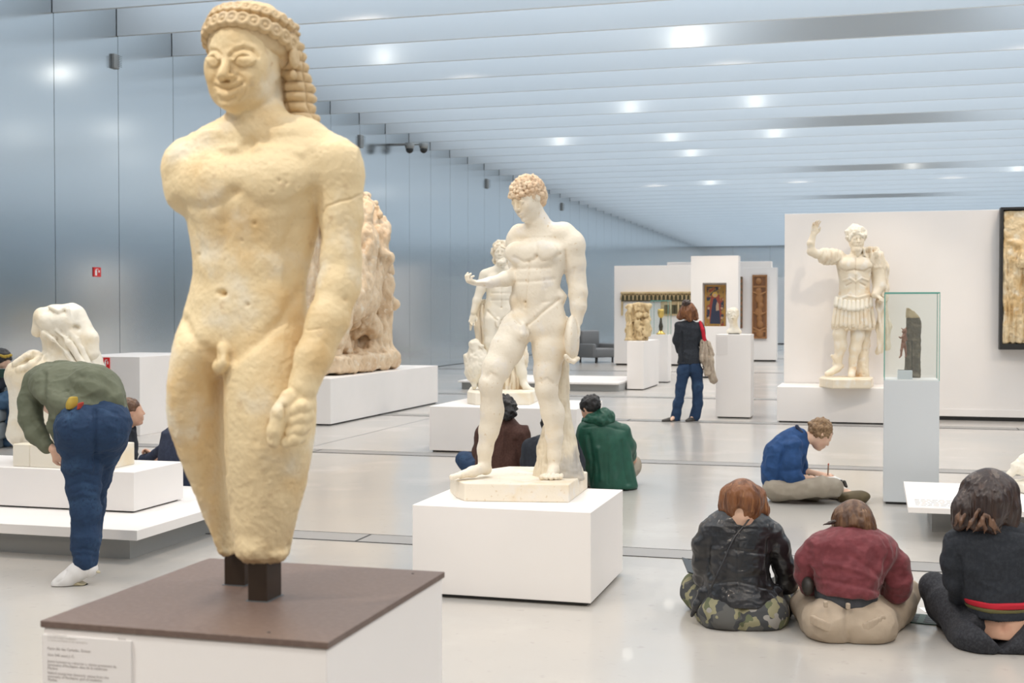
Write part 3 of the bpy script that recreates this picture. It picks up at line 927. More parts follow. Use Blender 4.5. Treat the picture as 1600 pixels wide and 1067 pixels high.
lathe('cup', M_gold, [(.022, .36), (.06, .40), (.075, .48), (.07, .55), (.06, .56)], cc, chal)
# bust plinth
a = on_z(1118, 653, 0); b = on_z(1174, 653, 0)
bust_plinth = plinth('plinth', 'tall white plinth under the marble bust, right of the standing woman', a.x, b.x, a.y, a.y + .5, 0, 1.22)
BP = (a.x, b.x, a.y, a.y + .5)
box('label_panel', M_panel, a.x + .0, a.x + .17, a.y - .003, a.y + .001, .92, 1.19, bust_plinth)
# niche panel with gothic painting
D = 30.0
a = W(1079, 600, D); b = W(1155, 600, D); yN = a.y
r = thing('partition_wall', 'tall white panel with a recessed niche holding the gilded painting', 'partition', ((a.x + b.x) / 2, yN + .4, 0), 'white partition walls')
n0 = on_y(1097.5, 442, yN); n1 = on_y(1135, 510, yN); top = on_y(1080, 400, yN).z
for (u0, u1, z0, z1) in ((a.x, n0.x, .04, top), (n1.x, b.x, .04, top), (n0.x, n1.x, .04, n1.z), (n0.x, n1.x, n0.z, top)):
    box('wall_body', M_wallw, u0, u1, yN, yN + .5, z0, z1, r)
box('niche_back', M_wallw, n0.x, n1.x, yN + .40, yN + .5, n1.z, n0.z, r)
box('recessed_foot', M_gap, a.x + .05, b.x - .05, yN + .05, yN + .45, 0, .042, r)
M_paint = mat('gilded_painting', (.42, .25, .06), .45, noise=[(5, 4, (.03, .04, .07), .46, .56), (9, 4, (.34, .07, .04), .55, .62), (14, 4, (.50, .36, .22), .62, .7)])
M_giltframe = mat('gilt_frame', (.50, .28, .08), .4, .4)
p0 = on_y(1104, 448, yN + .36); p1 = on_y(1131, 509, yN + .36)
pt_ = thing('painting', 'gilded medieval panel painting of a seated figure, in the niche of the tall panel', 'painting', ((p0.x + p1.x) / 2, yN + .38, p1.z))
box('painted_panel', M_paint, p0.x, p1.x, yN + .37, yN + .399, p1.z, p0.z, pt_)
for u in ((p0.x - .04, p0.x), (p1.x, p1.x + .04)): box('frame_rail', M_giltframe, u[0], u[1], yN + .35, yN + .399, p1.z - .04, p0.z + .04, pt_)
for u in ((p1.z - .04, p1.z), (p0.z, p0.z + .04)): box('frame_rail', M_giltframe, p0.x, p1.x, yN + .35, yN + .399, u[0], u[1], pt_)
# figure painted on it: simple flat shapes of robe, child and halos
M_robe = mat('painted_blue_robe', (.025, .035, .075), .5); M_flesh = mat('painted_flesh', (.52, .36, .24), .5); M_halo = mat('painted_gold_halo', (.62, .42, .10), .4, .3); M_throne = mat('painted_red_throne', (.30, .06, .04), .5)
w_, h_ = p1.x - p0.x, p0.z - p1.z
def flat(nm, m, pts, t):
    bm = bmesh.new(); off = Vector(parent_loc(pt_))
    vv = [bm.verts.new((p0.x + u * w_ - off.x, yN + .37 - t - off.y, p1.z + v * h_ - off.z)) for u, v in pts]
    bm.faces.new(vv); bm_obj(nm, bm, m, pt_)
circ = lambda cx, cz, r_, n=16: [(cx + r_ * math.cos(i * 2 * math.pi / n), cz + r_ * w_ / h_ * math.sin(i * 2 * math.pi / n)) for i in range(n)]
flat('painted_throne', M_throne, [(.18, .05), (.82, .05), (.82, .55), (.72, .8), (.28, .8), (.18, .55)], .001)
flat('painted_robe', M_robe, [(.2, .05), (.8, .05), (.76, .35), (.62, .62), (.52, .72), (.38, .68), (.28, .4)], .002)
flat('painted_halo', M_halo, circ(.48, .80, .16), .003); flat('painted_face', M_flesh, circ(.48, .78, .09), .004)
flat('painted_child', M_flesh, [(.55, .38), (.72, .40), (.70, .56), (.60, .62), (.54, .5)], .004)
for u in (.12, .88):
    for v in (.2, .45): flat('painted_angel', M_flesh, circ(u, v, .07), .004)
# wide wall with the sculpted frieze, farther back
yA = ydepth(1048, 571.5)
a = on_y(959.6, 500, yA); b = on_y(1080, 500, yA); zt = on_y(1000, 415, yA).z
frieze_wall = wall_thing('wide white partition wall behind the frieze, left of the niche panel', a.x, b.x + 1.2, yA, .5, zt)
yA -= .012
f0 = on_y(970, 456, yA - .1); f1 = on_y(1085, 493, yA - .1)
M_frz = mat('golden_terracotta', (.58, .45, .26), .6, noise=(6, 4, (.44, .32, .16), .4, .7))
M_frz_d = mat('dark_terracotta', (.10, .09, .05), .7)
fz = thing('frieze', 'long golden carved frieze with interlaced arches, on the wide wall left of the niche panel', 'frieze', ((f0.x + f1.x) / 2, yA - .05, f1.z))
x0, x1 = f0.x, f1.x; zt_, zb_ = f0.z, on_y(970, 471, yA).z
box('cornice', M_frz, x0, x1, yA - .14, yA, zt_ - .06, zt_, fz, .01)
box('backing', M_frz_d, x0, x1, yA - .05, yA, zb_, zt_ - .06, fz)
box('end_leg', M_frz, x0, x0 + .05, yA - .06, yA, on_y(970, 493, yA).z, zb_, fz)
nA = 18; wA = (x1 - x0) / nA
for i in range(nA):
    cx = x0 + (i + .5) * wA
    pts = [(cx + wA * .55 * math.cos(t), yA - .08, zb_ + .03 + (zt_ - .09 - zb_) * math.sin(t)) for t in np.linspace(.05, math.pi - .05, 9)]
    tube('arch', M_frz, pts, .022, fz, 6)
zc0, zc1 = on_y(970, 493, yA).z, zb_ - .0
box('colonnade_panel', M_frz, x0 + 1.15, x1, yA - .03, yA, zc0, zc1, fz)
for i in range(12):
    cx = x0 + 1.25 + i * (x1 - x0 - 1.3) / 11.5
    if i % 3 != 2: box('dark_niche', M_frz_d, cx, cx + .09, yA - .034, yA - .028, zc0 + .05, zc1 - .1, fz)
    else: tube('colonnette', M_frz, [(cx + .05, yA - .06, zc0), (cx + .05, yA - .06, zc1)], .03, fz, 8)
# wall with the carved wood panel
yB2 = ydepth(1180, 564.7)
a = on_y(1140, 500, yB2); b = on_y(1213.5, 500, yB2)
wall_thing('white partition wall holding the tall carved wood panel', a.x, b.x, yB2, .5, on_y(1180, 418, yB2).z)
p0 = on_y(1175.5, 429.5, yB2 - .06); p1 = on_y(1198, 529, yB2 - .06)
wp = thing('wood_carving', 'tall narrow carved brown wood panel on the white wall right of the niche panel', 'wood panel', ((p0.x + p1.x) / 2, yB2 - .05, p1.z))
M_wood = mat('carved_oak', (.20, .085, .03), .5, noise=(3, 5, (.12, .05, .02), .4, .7, (3, 3, .6)))
M_wood2 = mat('carved_oak_light', (.30, .14, .05), .5)
box('board', M_wood, p0.x, p1.x, yB2 - .06, yB2, p1.z, p0.z, wp)
hh = p0.z - p1.z; ww = p1.x - p0.x
for u in ((0, .08), (.92, 1)): box('border_rail', M_wood2, p0.x + u[0] * ww, p0.x + u[1] * ww, yB2 - .085, yB2 - .06, p1.z, p0.z, wp)
for v in ((0, .03), (.10, .13), (.80, .83), (.97, 1)): box('border_rail', M_wood2, p0.x, p1.x, yB2 - .08, yB2 - .06, p1.z + v[0] * hh, p1.z + v[1] * hh, wp)
m_ = Sculpt(yB2 / cy_, .02)
cxm = (p0.x + p1.x) / 2
def VW(x, y, z):  # world -> yaw frame
    return np.array([x * cy_ + y * sy_, -x * sy_ + y * cy_, z])
for v, rr in ((.75, .09), (.62, .13), (.52, .10), (.42, .12), (.31, .09), (.22, .11), (.07, .12), (.9, .1)):
    m_.ellm(VW(cxm + .03 * math.sin(v * 40), yB2 - .06, p1.z + v * hh), (rr, .05, rr * 1.1), rot3(15.75), .02)
m_.capm(VW(cxm, yB2 - .06, p1.z + .2 * hh), VW(cxm, yB2 - .06, p1.z + .78 * hh), .05, .04, .03)
for v in (.68, .36, .12):
    for sx in (-1, 1): m_.capm(VW(cxm, yB2 - .06, p1.z + v * hh), VW(cxm + sx * .19, yB2 - .06, p1.z + v * hh + .1), .045, .03, .02)
m_.build('carved_figure', M_wood2, wp)
# farther walls
yC = ydepth(1120, 556)
a = on_y(1042, 500, yC); b = on_y(1205, 500, yC)
wall_thing('farthest white partition wall, just showing above the nearer ones', a.x, b.x, yC, .5, on_y(1120, 409, yC).z)
yD = ydepth(1219, 538)
a = on_y(1213, 500, yD); b = on_y(1226, 500, yD)
wall_thing('distant white partition wall seen in the gap beside the emperor wall', a.x, b.x + 1.5, yD, .5, on_y(1219, 433, yD).z)
# dark pilaster next to the niche panel
p0 = on_y(1156, 432, yB2 - .3); p1 = on_y(1159, 513, yB2 - .3)
dp = thing('carved_post', 'thin dark carved wooden post just right of the niche panel', 'post', ((p0.x + p1.x) / 2, yB2 - .25, p1.z))
prism('shaft', M_wood, [(p0.x, yB2 - .3), (p1.x, yB2 - .3), (p1.x, yB2), (p0.x, yB2)], p1.z, p0.z, dp, .01)
for v in np.linspace(.08, .95, 9): box('carved_band', M_frz_d, p0.x - .008, p1.x + .008, yB2 - .31, yB2 - .28, p1.z + v * (p0.z - p1.z), p1.z + v * (p0.z - p1.z) + .06, dp)
# stack of grey armchairs far left behind the statue
M_sofa = mat('grey_leather', (.17, .18, .19), .5)
def armchair(label, loc, rz, wd=.75, extra=False):
    r = thing('armchair', label, 'chair', loc, None, rz)
    def bx(nm, x0, x1, y0, y1, z0, z1, bv=.05):
        bm = bmesh.new(); add_box(bm, x0, x1, y0, y1, z0, z1, bv); bm_obj(nm, bm, M_sofa, r, True)
    bx('seat', -wd / 2, wd / 2, -.38, .35, .16, .44); bx('backrest', -wd / 2 + .05, wd / 2 - .05, .22, .42, .40, .98)
    bx('armrest', -wd / 2 - .10, -wd / 2 + .03, -.38, .38, .16, .58, .04); bx('armrest', wd / 2 - .03, wd / 2 + .10, -.38, .38, .16, .58, .04)
    for sx in (-1, 1):
        for syy in (-1, 1):
            bm = bmesh.new(); add_box(bm, sx * wd * .42 - .02, sx * wd * .42 + .02, syy * .32 - .02, syy * .32 + .02, 0, .17); bm_obj('leg', bm, M_black, r)
    return r
c = on_z(922, 566, 0)
armchair('grey leather armchair far away beside the aluminium wall, behind the curly-haired statue', (c.x + .2, c.y, 0), math.radians(60), .9)
# ================================================================== the large kouros in front
def want(n): return True
def kouros():
    D = 2.42; A = 15.75
    base = on_z(400, 930, ZS)
    root = thing('statue', 'large honey-coloured marble nude youth with long beaded hair, on the brown slab in front', 'statue', (base.x, base.y, ZS))
    m = Sculpt(D, .0019); m.fair = 1
    # torso
    m.loft([(222, 330, 455, 22, 34), (236, 288, 528, 20, 44), (255, 272, 540, 20, 55), (280, 273, 528, 20, 63), (308, 279, 512, 20, 64), (335, 289, 503, 20, 60), (370, 296, 495, 20, 54),
            (405, 300, 487, 20, 50), (435, 299, 479, 20, 49), (465, 292, 478, 20, 53), (500, 281, 482, 20, 59), (535, 272, 487, 20, 62), (565, 285, 475, 22, 52), (585, 300, 450, 24, 34)], A, 10)
    # neck and slopes
    m.chain([(405, 130, 38, 36), (402, 185, 26, 42), (402, 232, 20, 50)], 7)
    m.chain([(398, 208, 24, 34), (350, 228, 28, 34), (300, 252, 34, 36)], 26)
    m.chain([(412, 206, 16, 36), (470, 226, 4, 38), (520, 254, -14, 42)], 26)
    # broken right shoulder, left deltoid
    m.ell((288, 270, 40), (33, 34, 47), A, k=16); m.ell((288, 302, 36), (27, 30, 30), A, k=14)
    m.ell((529, 270, -18), (39, 40, 46), A, k=16)
    # pectorals
    m.ell((400, 292, 20), (50, 24, 40), A, k=34, off=(-50, 48)); m.ell((400, 292, 20), (52, 24, 40), A, k=34, off=(50, 48))
    # left arm (picture right), bent forward onto the thigh
    m.chain([(532, 280, -22, 36), (534, 340, -26, 32.5), (533, 400, -34, 30.5), (529, 448, -46, 32), (513, 500, -66, 32), (491, 556, -84, 28), (474, 604, -96, 24)], 10)
    m.ell((541, 432, -40), (18, 22, 30), 0, k=14)
    # fist
    m.ell((464, 650, -100), (24, 26, 40), 0, 0, 12, 9)
    m.chain([(452, 620, -112, 13), (438, 645, -120, 14), (430, 672, -122, 12), (428, 690, -120, 10)], 5)
    for i, (zx, zy) in enumerate(((482, 632), (481, 649), (477, 666), (470, 682))):
        m.chain([(zx, zy, -96, 11), (zx - 10, zy + 4, -118, 10.5), (zx - 22, zy + 9, -119, 9)], 3)
    m.chain([(445, 636, -128, 3), (446, 672, -130, 3.5), (444, 692, -128, 3)], 4, '-')
    # legs
    m.loft([(480, 315, 370, 24, 30), (515, 284, 384, 22, 50), (545, 269, 376, 24, 60), (575, 264, 362, 27, 62), (610, 261, 355, 31, 63), (650, 262, 353, 38, 61), (685, 270, 353, 45, 57), (720, 284, 355, 52, 52), (760, 301, 358, 58, 46),
            (800, 316, 364, 62, 40), (830, 329, 368, 62, 37), (848, 336, 372, 62, 35), (860, 343, 374, 62, 30), (866, 348, 372, 62, 24)], A, 12)
    m.loft([(480, 380, 455, 12, 34), (515, 362, 484, 6, 54), (545, 354, 489, 0, 64), (575, 349, 493, -4, 68), (610, 349, 495, -8, 69), (650, 349, 495, -10, 69), (700, 350, 490, -12, 64), (740, 353, 482, -12, 58), (780, 357, 473, -12, 52),
            (820, 361, 463, -12, 46), (848, 365, 456, -12, 43), (864, 368, 452, -12, 40), (875, 378, 444, -12, 32), (879, 388, 432, -12, 22)], A, 9)
    m.ell((392, 858, -40), (20, 16, 18), A, k=12); m.ell((434, 866, -30), (14, 18, 10), A, k=8)
    # belly, hips, hollows
    m.ell((400, 470, 20), (62, 22, 50), A, k=34, off=(4, 34)); m.ell((400, 350, 20), (60, 16, 46), A, k=30, off=(0, 40))
    m.ell((398, 420, 20), (60, 14, 22), A, k=26, off=(0, 38))
    m.dent([(346, 458)], 5.5, .012); m.dent([(340, 457), (352, 458)], 4, .004)
    for x_, y_, r_, dd_ in ((397, 349, 3.2, .004), (387, 476, 3.6, .004), (378, 376, 3, .002), (311, 398, 3, .003), (436, 282, 3.4, .003), (447, 286, 3, .002), (425, 300, 3, .002), (330, 700, 4, .002), (400, 690, 5, .002), (540, 468, 5, .004)):
        m.dent([(x_, y_)], r_, dd_)
    m.dent([(362, 300), (352, 345), (346, 400), (344, 440)], 10, .0035)
    m.dent([(287, 500), (300, 525), (322, 548), (338, 558)], 8, .006)
    m.dent([(468, 455), (440, 500), (402, 535), (366, 560)], 9, .007)
    m.dent([(276, 318), (312, 326), (345, 318), (362, 300)], 9, .005); m.dent([(372, 300), (400, 322), (450, 322), (492, 300)], 11, .005)
    m.dent([(300, 430), (320, 438), (392, 436), (440, 425)], 14, .002)
    m.dent([(503, 330), (509, 322), (530, 315), (548, 311), (566, 303)], 1.8, .003)
    m.dent([(480, 516), (502, 513)], 1.8, .002); m.dent([(347, 590), (350, 680), (353, 740)], 3, .004)
    # face: lids, brows, smiling mouth
    for P_, r_, d_ in (
        ([(364, 93), (370, 86), (380, 83), (390, 86), (398, 94)], 2.6, -.0042), ([(364, 94), (371, 100), (381, 102), (391, 100), (398, 95)], 2.4, -.0036),
        ([(325, 92), (330, 86), (337, 84), (345, 91)], 2.4, -.0042), ([(325, 94), (330, 101), (337, 102), (345, 95)], 2.2, -.0036),
        ([(371, 93), (381, 94), (390, 94)], 6.0, -.008), ([(330, 93), (340, 93)], 5.5, -.007),
        ([(358, 88), (366, 80), (380, 75), (394, 78), (404, 88)], 2.4, .0032), ([(321, 86), (329, 78), (338, 78), (345, 85)], 2.4, .0032),
        ([(356, 82), (366, 73), (382, 69), (398, 74), (408, 84)], 4.0, -.0030), ([(320, 78), (330, 71), (341, 76)], 4.0, -.0030),
        ([(362, 107), (378, 110), (392, 106)], 4.0, .0018),
        ([(336, 134), (346, 138), (357, 140), (368, 137), (377, 131)], 2.2, .0065),
        ([(340, 130), (350, 131), (357, 133), (366, 131), (373, 128)], 4.2, -.0050),
        ([(343, 146), (352, 149), (362, 148), (371, 141)], 4.8, -.0058),
        ([(347, 157), (358, 158), (368, 152)], 3.0, .0035),
        ([(335, 133)], 3.5, .004), ([(379, 129)], 4.0, .005),
        ([(372, 116), (382, 124), (387, 134), (383, 148), (374, 158)], 3.2, .0040), ([(336, 120), (331, 130), (334, 146), (341, 158)], 3.0, .0030),
        ([(392, 132), (393, 122)], 9, -.004), ([(350, 163), (362, 163)], 7, -.004),
        ([(341, 119)], 3.0, -.003), ([(365, 119)], 4.0, -.0035), ([(354, 124), (357, 127)], 2.0, .003), ([(346, 122)], 2, .002), ([(361, 123)], 2.4, .003)):
        m.dent(P_, r_, d_ * (.95 if r_ < 2.8 and P_[0][1] < 97 else .62))
    # collar bones
    m.chain([(372, 232, -26, 4), (318, 238, 6, 4)], 12); m.chain([(398, 232, -32, 4), (470, 240, -48, 4)], 12)
    m.ell((386, 224, -36), (10, 8, 8), k=12, op='-')
    # genitals
    m.chain([(350, 546, -40, 11), (349, 566, -48, 10), (346, 576, -48, 7)], 6); m.ell((343, 572, -40), (12, 10, 13), k=4); m.ell((360, 570, -38), (10, 9, 12), k=4)
    # head
    q, R, h = head(m, (386, 92, 12), 172, A + 1, 1, 0, archaic=True, ears=False)
    m.capm(q(-.13, -.18, -.30), q(.13, -.18, -.30), .12 * h, .12 * h, .1 * h)
    for sx in (-1, 1): m.ellm(q(sx * .20, -.22, -.12), np.array((.09, .10, .11)) * h, R, .06 * h)
    m.disp.append(rough(.0012, .035, 1)); m.disp.append(rough(.0005, .007, 2))
    m.disp.append(rough(.0035, .022, 3, 3, where=lambda v: np.clip((P(0, 838, D)[2] - v[:, 2]) / .03, 0, 1)))
    m.build('figure', M_kouros, root)
    # hair: cap, row of snail curls, beaded mass behind
    g = Sculpt(D, .0017); g.fair = 1
    g.ellm(q(0, .10, .16), np.array((.385, .44, .37)) * h, R, .02)
    # open the face
    g.ellm(q(0, -.36, -.16), np.array((.31, .34, .40)) * h, R, .010, '-')
    g.boxm(q(0, -.30, -.42), np.array((.60, .36, .42)) * h, R, .01, .012, '-')
    g.boxm(q(0, 0, -.62), np.array((.40, .30, .5)) * h, R, .01, .012, '-')
    g.capm(q(.375, .20, .12), q(.375, .30, -.28), .075 * h, .11 * h, .02)
    g.capm(q(.375, .30, -.28), q(.44, .27, -.60), .11 * h, .115 * h, .02)
    g.capm(q(.44, .27, -.60), q(.46, .25, -.74), .115 * h, .07 * h, .02)
    g.capm(q(-.33, .28, .12), q(-.27, .40, -.30), .09 * h, .12 * h, .02)
    g.capm(q(-.27, .40, -.30), q(-.30, .34, -.66), .12 * h, .12 * h, .02)
    g.capm(q(0, .46, .1), q(.05, .46, -.66), .20 * h, .18 * h, .03)
    g.capm(q(.2, .40, -.1), q(.26, .38, -.68), .17 * h, .14 * h, .03)
    hz = lambda v: ((v - q(0, 0, 0)) @ R) / h
    def bead(v, n):
        u = hz(v)
        back = np.clip((u[:, 1] - (.12 - .05 * (u[:, 2] < 0))) / .08, 0, 1)
        theta = np.arctan2(u[:, 0] - .02, u[:, 1] - .16)
        row = np.abs(np.sin(u[:, 2] * 34 + u[:, 0] * .6)); colm = np.abs(np.sin(theta * 13))
        b = (row ** .6) * (colm ** .6)
        return back * (b - .55) * .0100
    g.disp.append(bead)
    # snail curls framing the forehead
    for j, (el, rr) in enumerate(((20, .074), (39, .058))):
        nn = 16
        for i in range(nn):
            az = math.radians(-100 + 200 * (i + .25 * j) / (nn - 1)); e = math.radians(el - 26 * (1 - math.cos(az)) * (1 - .3 * j))
            nrm = np.array([math.cos(e) * math.sin(az), -math.cos(e) * math.cos(az), math.sin(e)])
            c = np.array([0, .10, .16]) + nrm * np.array([.395, .450, .38]) * (1.0)
            ax_ = nrm / np.linalg.norm(nrm); t1 = np.cross(ax_, [0, 0, 1]); t1 /= np.linalg.norm(t1); t2 = np.cross(t1, ax_)
            RR = R @ np.stack([t1, ax_, t2], axis=1)
            g.ellm(q(*c), np.array((rr, .035, rr)) * h, RR, .002)
            g.torm(q(*(c + ax_ * .028)), rr * .66 * h, .017 * h, RR, .0015)
            g.ellm(q(*(c + ax_ * .03)), np.array((.018, .02, .018)) * h, RR, .001)
    # fillet line around the crown
    g.disp.append(rough(.0008, .012, 5))
    hm = g.build('hair', M_kouros_hair, root)
    # ears with disc earlobes, low relief
    for sx in (-1, 1):
        e = Sculpt(D, .002)
        e.ellm(q(sx * .42, .10, .00), np.array((.040, .075, .095)) * h, R, .006); e.ellm(q(sx * .465, .09, .01), np.array((.02, .04, .07)) * h, R, .004, '-')
        e.ellm(q(sx * .41, .10, -.15), np.array((.03, .05, .045)) * h, R, .004)
        e.build('ear', M_kouros_hair, root)
    # steel posts
    for (px0, px1, yb, dd) in ((348, 384, 915, .06), (385, 419, 940, .062)):
        a = on_z(px0, yb, ZS); b = on_z(px1, yb, ZS)
        x1 = b.x; y0 = (a.y + b.y) / 2
        zt = ZS + .085
        box('support_post', M_post, a.x, x1, y0, y0 + dd, ZS, zt, root, .0015)
        box('socket_collar', M_joint, a.x - .003, x1 + .003, y0 - .003, y0 + dd + .003, ZS, ZS + .0012, root)
if want('kouros'): kouros()
# ================================================================== curly-haired youth in the middle
def youth():
    D = 7.3; ZB = .6
    base = on_z(815, 745, ZB)
    root = thing('statue', 'cream marble nude youth with curly hair holding a disc, looking down, on the middle plinth', 'statue', (base.x, base.y, .5))
    top = [(703, 741), (712, 750), (726, 755), (889, 757), (918, 737), (878, 729.5), (795, 728.5)]
    pts = [on_z(x, y, ZB) for x, y in top]
    prism('base_block', M_youth, [(p.x, p.y) for p in pts], .5, ZB, root, .006)
    m = Sculpt(D, .0042); m.fair = 1
    A = 26
    m.loft([(372, 822, 868, 6, 18), (384, 797, 884, 4, 25), (400, 796, 886, 2, 29), (418, 799, 883, 2, 27), (440, 800, 876, 0, 25), (458, 799, 875, 0, 25), (474, 799, 879, 2, 27), (495, 795, 884, 4, 30), (515, 792, 884, 6, 30), (530, 804, 872, 8, 22)], A, 8)
    # neck leaning forward, shoulders
    m.chain([(832, 335, 0, 15), (842, 352, 4, 17), (847, 372, 6, 22)], 8)
    m.chain([(846, 362, 6, 15), (880, 366, -2, 17), (893, 378, -6, 19)], 10)
    m.chain([(838, 364, 10, 13), (812, 366, 18, 14), (806, 374, 20, 15)], 10)
    m.ell((894, 384, -8), (18, 17, 21), A, k=8)
    # pecs, belly
    m.ell((838, 395, 2), (23, 10, 17), A, k=9, off=(-21, 22)); m.ell((838, 395, 2), (24, 10, 17), A, k=9, off=(21, 22))
    m.ell((838, 440, 0), (22, 8, 30), A, k=12, off=(0, 20)); m.ell((872, 464, -6), (13, 12, 11), A, k=9); m.ell((806, 470, 10), (9, 12, 10), A, k=8)
    # genitals
    m.chain([(817, 510, -28, 6), (816, 522, -32, 5), (815, 527, -31, 4)], 3); m.ell((813, 521, -26), (7, 7, 8), k=3); m.ell((821, 521, -26), (6, 6, 7), k=3)
    # his right arm: down behind the flank, forearm reaching to picture left
    m.chain([(806, 380, 22, 15), (808, 410, 26, 13.5), (810, 428, 22, 13)], 5)
    m.chain([(812, 428, 16, 14), (790, 436, -4, 11.5), (768, 441, -16, 8.2), (760, 442, -18, 8)], 5)
    hand(m, m.pt((764, 442, -18)), (-1, -.25, -.02), (.05, .1, 1), .19, .75, 1, thumb=.6)
    # his left arm hanging, holding a disc
    m.chain([(896, 388, -8, 16.5), (899, 412, -6, 15), (901, 437, -4, 13), (904, 456, -8, 12.4), (904, 478, -12, 10.8), (902, 502, -14, 8.5)], 10)
    hand(m, m.pt((902, 502, -14)), (.06, -.1, -1), (-1, -.1, 0), .17, .35, 1, thumb=.5)
    m.ell((894, 530, -16), (10.5, 30, 38), 12, k=1.5)
    m.chain([(884, 556, -40, 3.4), (889, 563, -38, 3.6), (896, 565, -34, 3.6), (903, 560, -28, 3.6)], 2)
    # right leg stepping to picture left
    m.chain([(808, 512, -2, 26), (792, 545, -10, 25.5), (776, 575, -20, 22), (767, 598, -24, 18)], 7)
    m.ell((765, 601, -28), (16, 16, 17), k=6)
    m.chain([(767, 606, -20, 17), (769, 640, -10, 17.5), (764, 672, -2, 15), (758, 702, 4, 11.5), (757, 722, 8, 10.5)], 7)
    m.ell((776, 645, 2), (10, 14, 24), k=7)
    m.ell((759, 733, 12), (10, 12, 9), k=5)
    m.chain([(757, 731, 4, 9), (738, 737, -14, 8), (720, 742, -28, 6)], 5)
    for i, (x, y, d) in enumerate(((706, 745, -44), (708, 743.5, -34), (712, 742, -26), (717, 740.5, -19), (722, 739, -13))):
        m.chain([(x + 12, y - 2, d + 8, 3.6), (x, y + .5, d, 3.4 if i else 4.6)], 1.6)
    # left leg, standing
    m.chain([(858, 510, 0, 27), (858, 545, -4, 25.5), (855, 580, -8, 20), (854, 604, -8, 18)], 8)
    m.ell((853, 608, -13), (16, 15, 15), k=6)
    m.chain([(855, 616, -4, 16.5), (862, 645, 2, 16), (866, 680, 6, 13), (867, 712, 8, 10.5), (867, 724, 8, 10.5)], 7)
    m.ell((869, 648, 8), (13, 14, 24), k=7)
    m.ell((868, 736, 10), (12, 12, 9), k=5)
    m.chain([(865, 734, 2, 9.5), (861, 741, -14, 8)], 5)
    for i in range(5):
        m.chain([(852 + i * 6.4, 742.5, -20, 3.6), (846 + i * 7.6, 745.5 + .8 * (2 - abs(i - 2)), -28 + abs(i - 2), 3.5 if i else 4.4)], .8)
    for p_, r_, d_ in (([(803, 402), (818, 409), (834, 406), (838, 400)], 3, .005), ([(838, 400), (846, 408), (862, 407), (876, 396)], 3, .005), ([(838, 378), (838, 405)], 3, .003),
                       ([(826, 410), (824, 440), (820, 480)], 2.6, .005), ([(802, 420), (826, 419), (860, 418)], 3, .003), ([(802, 440), (826, 440), (866, 436)], 3, .003),
                       ([(848, 472), (860, 471), (872, 467)], 3, .0025), ([(874, 468), (852, 484), (834, 500), (824, 508)], 2.8, .006), ([(798, 484), (804, 496), (812, 506)], 2.6, .005),
                       ([(820, 472)], 2.2, .008), ([(846, 420), (852, 450)], 3, .002), ([(884, 392), (885, 425)], 2.4, .004), ([(898, 420), (894, 440)], 3, .003),
                       ([(760, 590), (766, 582), (776, 588)], 3, .003), ([(845, 596), (855, 592), (864, 598)], 3, .003), ([(845, 622), (856, 626)], 3, .003), ([(840, 430)], 3, -.001)):
        m.dent(p_, r_, d_ * 1.5)
    # head
    q, R, h = head(m, (824, 311, -8), 66, 50, 22, -4, ears=True)
    m.chain([(832, 322, -2, 14), (840, 345, 2, 16)], 6)
    m.disp.append(rough(.0010, .05, 3)); m.disp.append(rough(.0006, .012, 9))
    m.build('figure', M_youth, root)
    g = Sculpt(D, .0036); g.fair = 1
    g.ellm(q(0, .11, .16), np.array((.375, .43, .385)) * h, R, .01)
    g.ellm(q(0, .30, -.05), np.array((.28, .22, .30)) * h, R, .03)
    g.ellm(q(0, -.42, -.18), np.array((.34, .34, .42)) * h, R, .006, '-')
    g.boxm(q(0, -.22, -.42), np.array((.60, .22, .40)) * h, R, .01, .006, '-')
    curls(g, q, R, h, [(el, -115, 115, 15) for el in (12, 26, 40, 54)] + [(68, -150, 150, 10)] + [(el, 105, 255, 12) for el in (-28, -12, 4, 20, 36, 52)], 3, .058)
    g.disp.append(rough(.006, .016, 4, 2))
    g.build('hair', M_curls, root)
    # tree trunk support
    t = Sculpt(D, .006)
    t.loft([(535, 868, 888, 34, 12), (590, 862, 888, 32, 14), (640, 858, 891, 30, 16), (690, 842, 900, 28, 20), (720, 838, 906, 26, 24), (738, 834, 912, 24, 26), (747, 832, 914, 22, 26)], 20, 4)
    t.chain([(884, 500, 20, 7), (880, 540, 28, 11)], 4)
    t.disp.append(rough(.006, .06, 5)); t.disp.append(wrinkle(.004, .05, (.6, .6, 4), 2))
    t.build('tree_trunk_support', M_youth_grey, root)
M_youth_grey = darken_crevices(mat('grey_veined_marble', (.70, .63, .50), .55, noise=[(5, 5, (.42, .40, .37), .50, .62, (1, 1, .4)), (3, 5, (.74, .60, .40), .52, .7)], bump=(60, .3, .005)), (.36, .28, .18), .42, .5)
if want('youth'): youth()

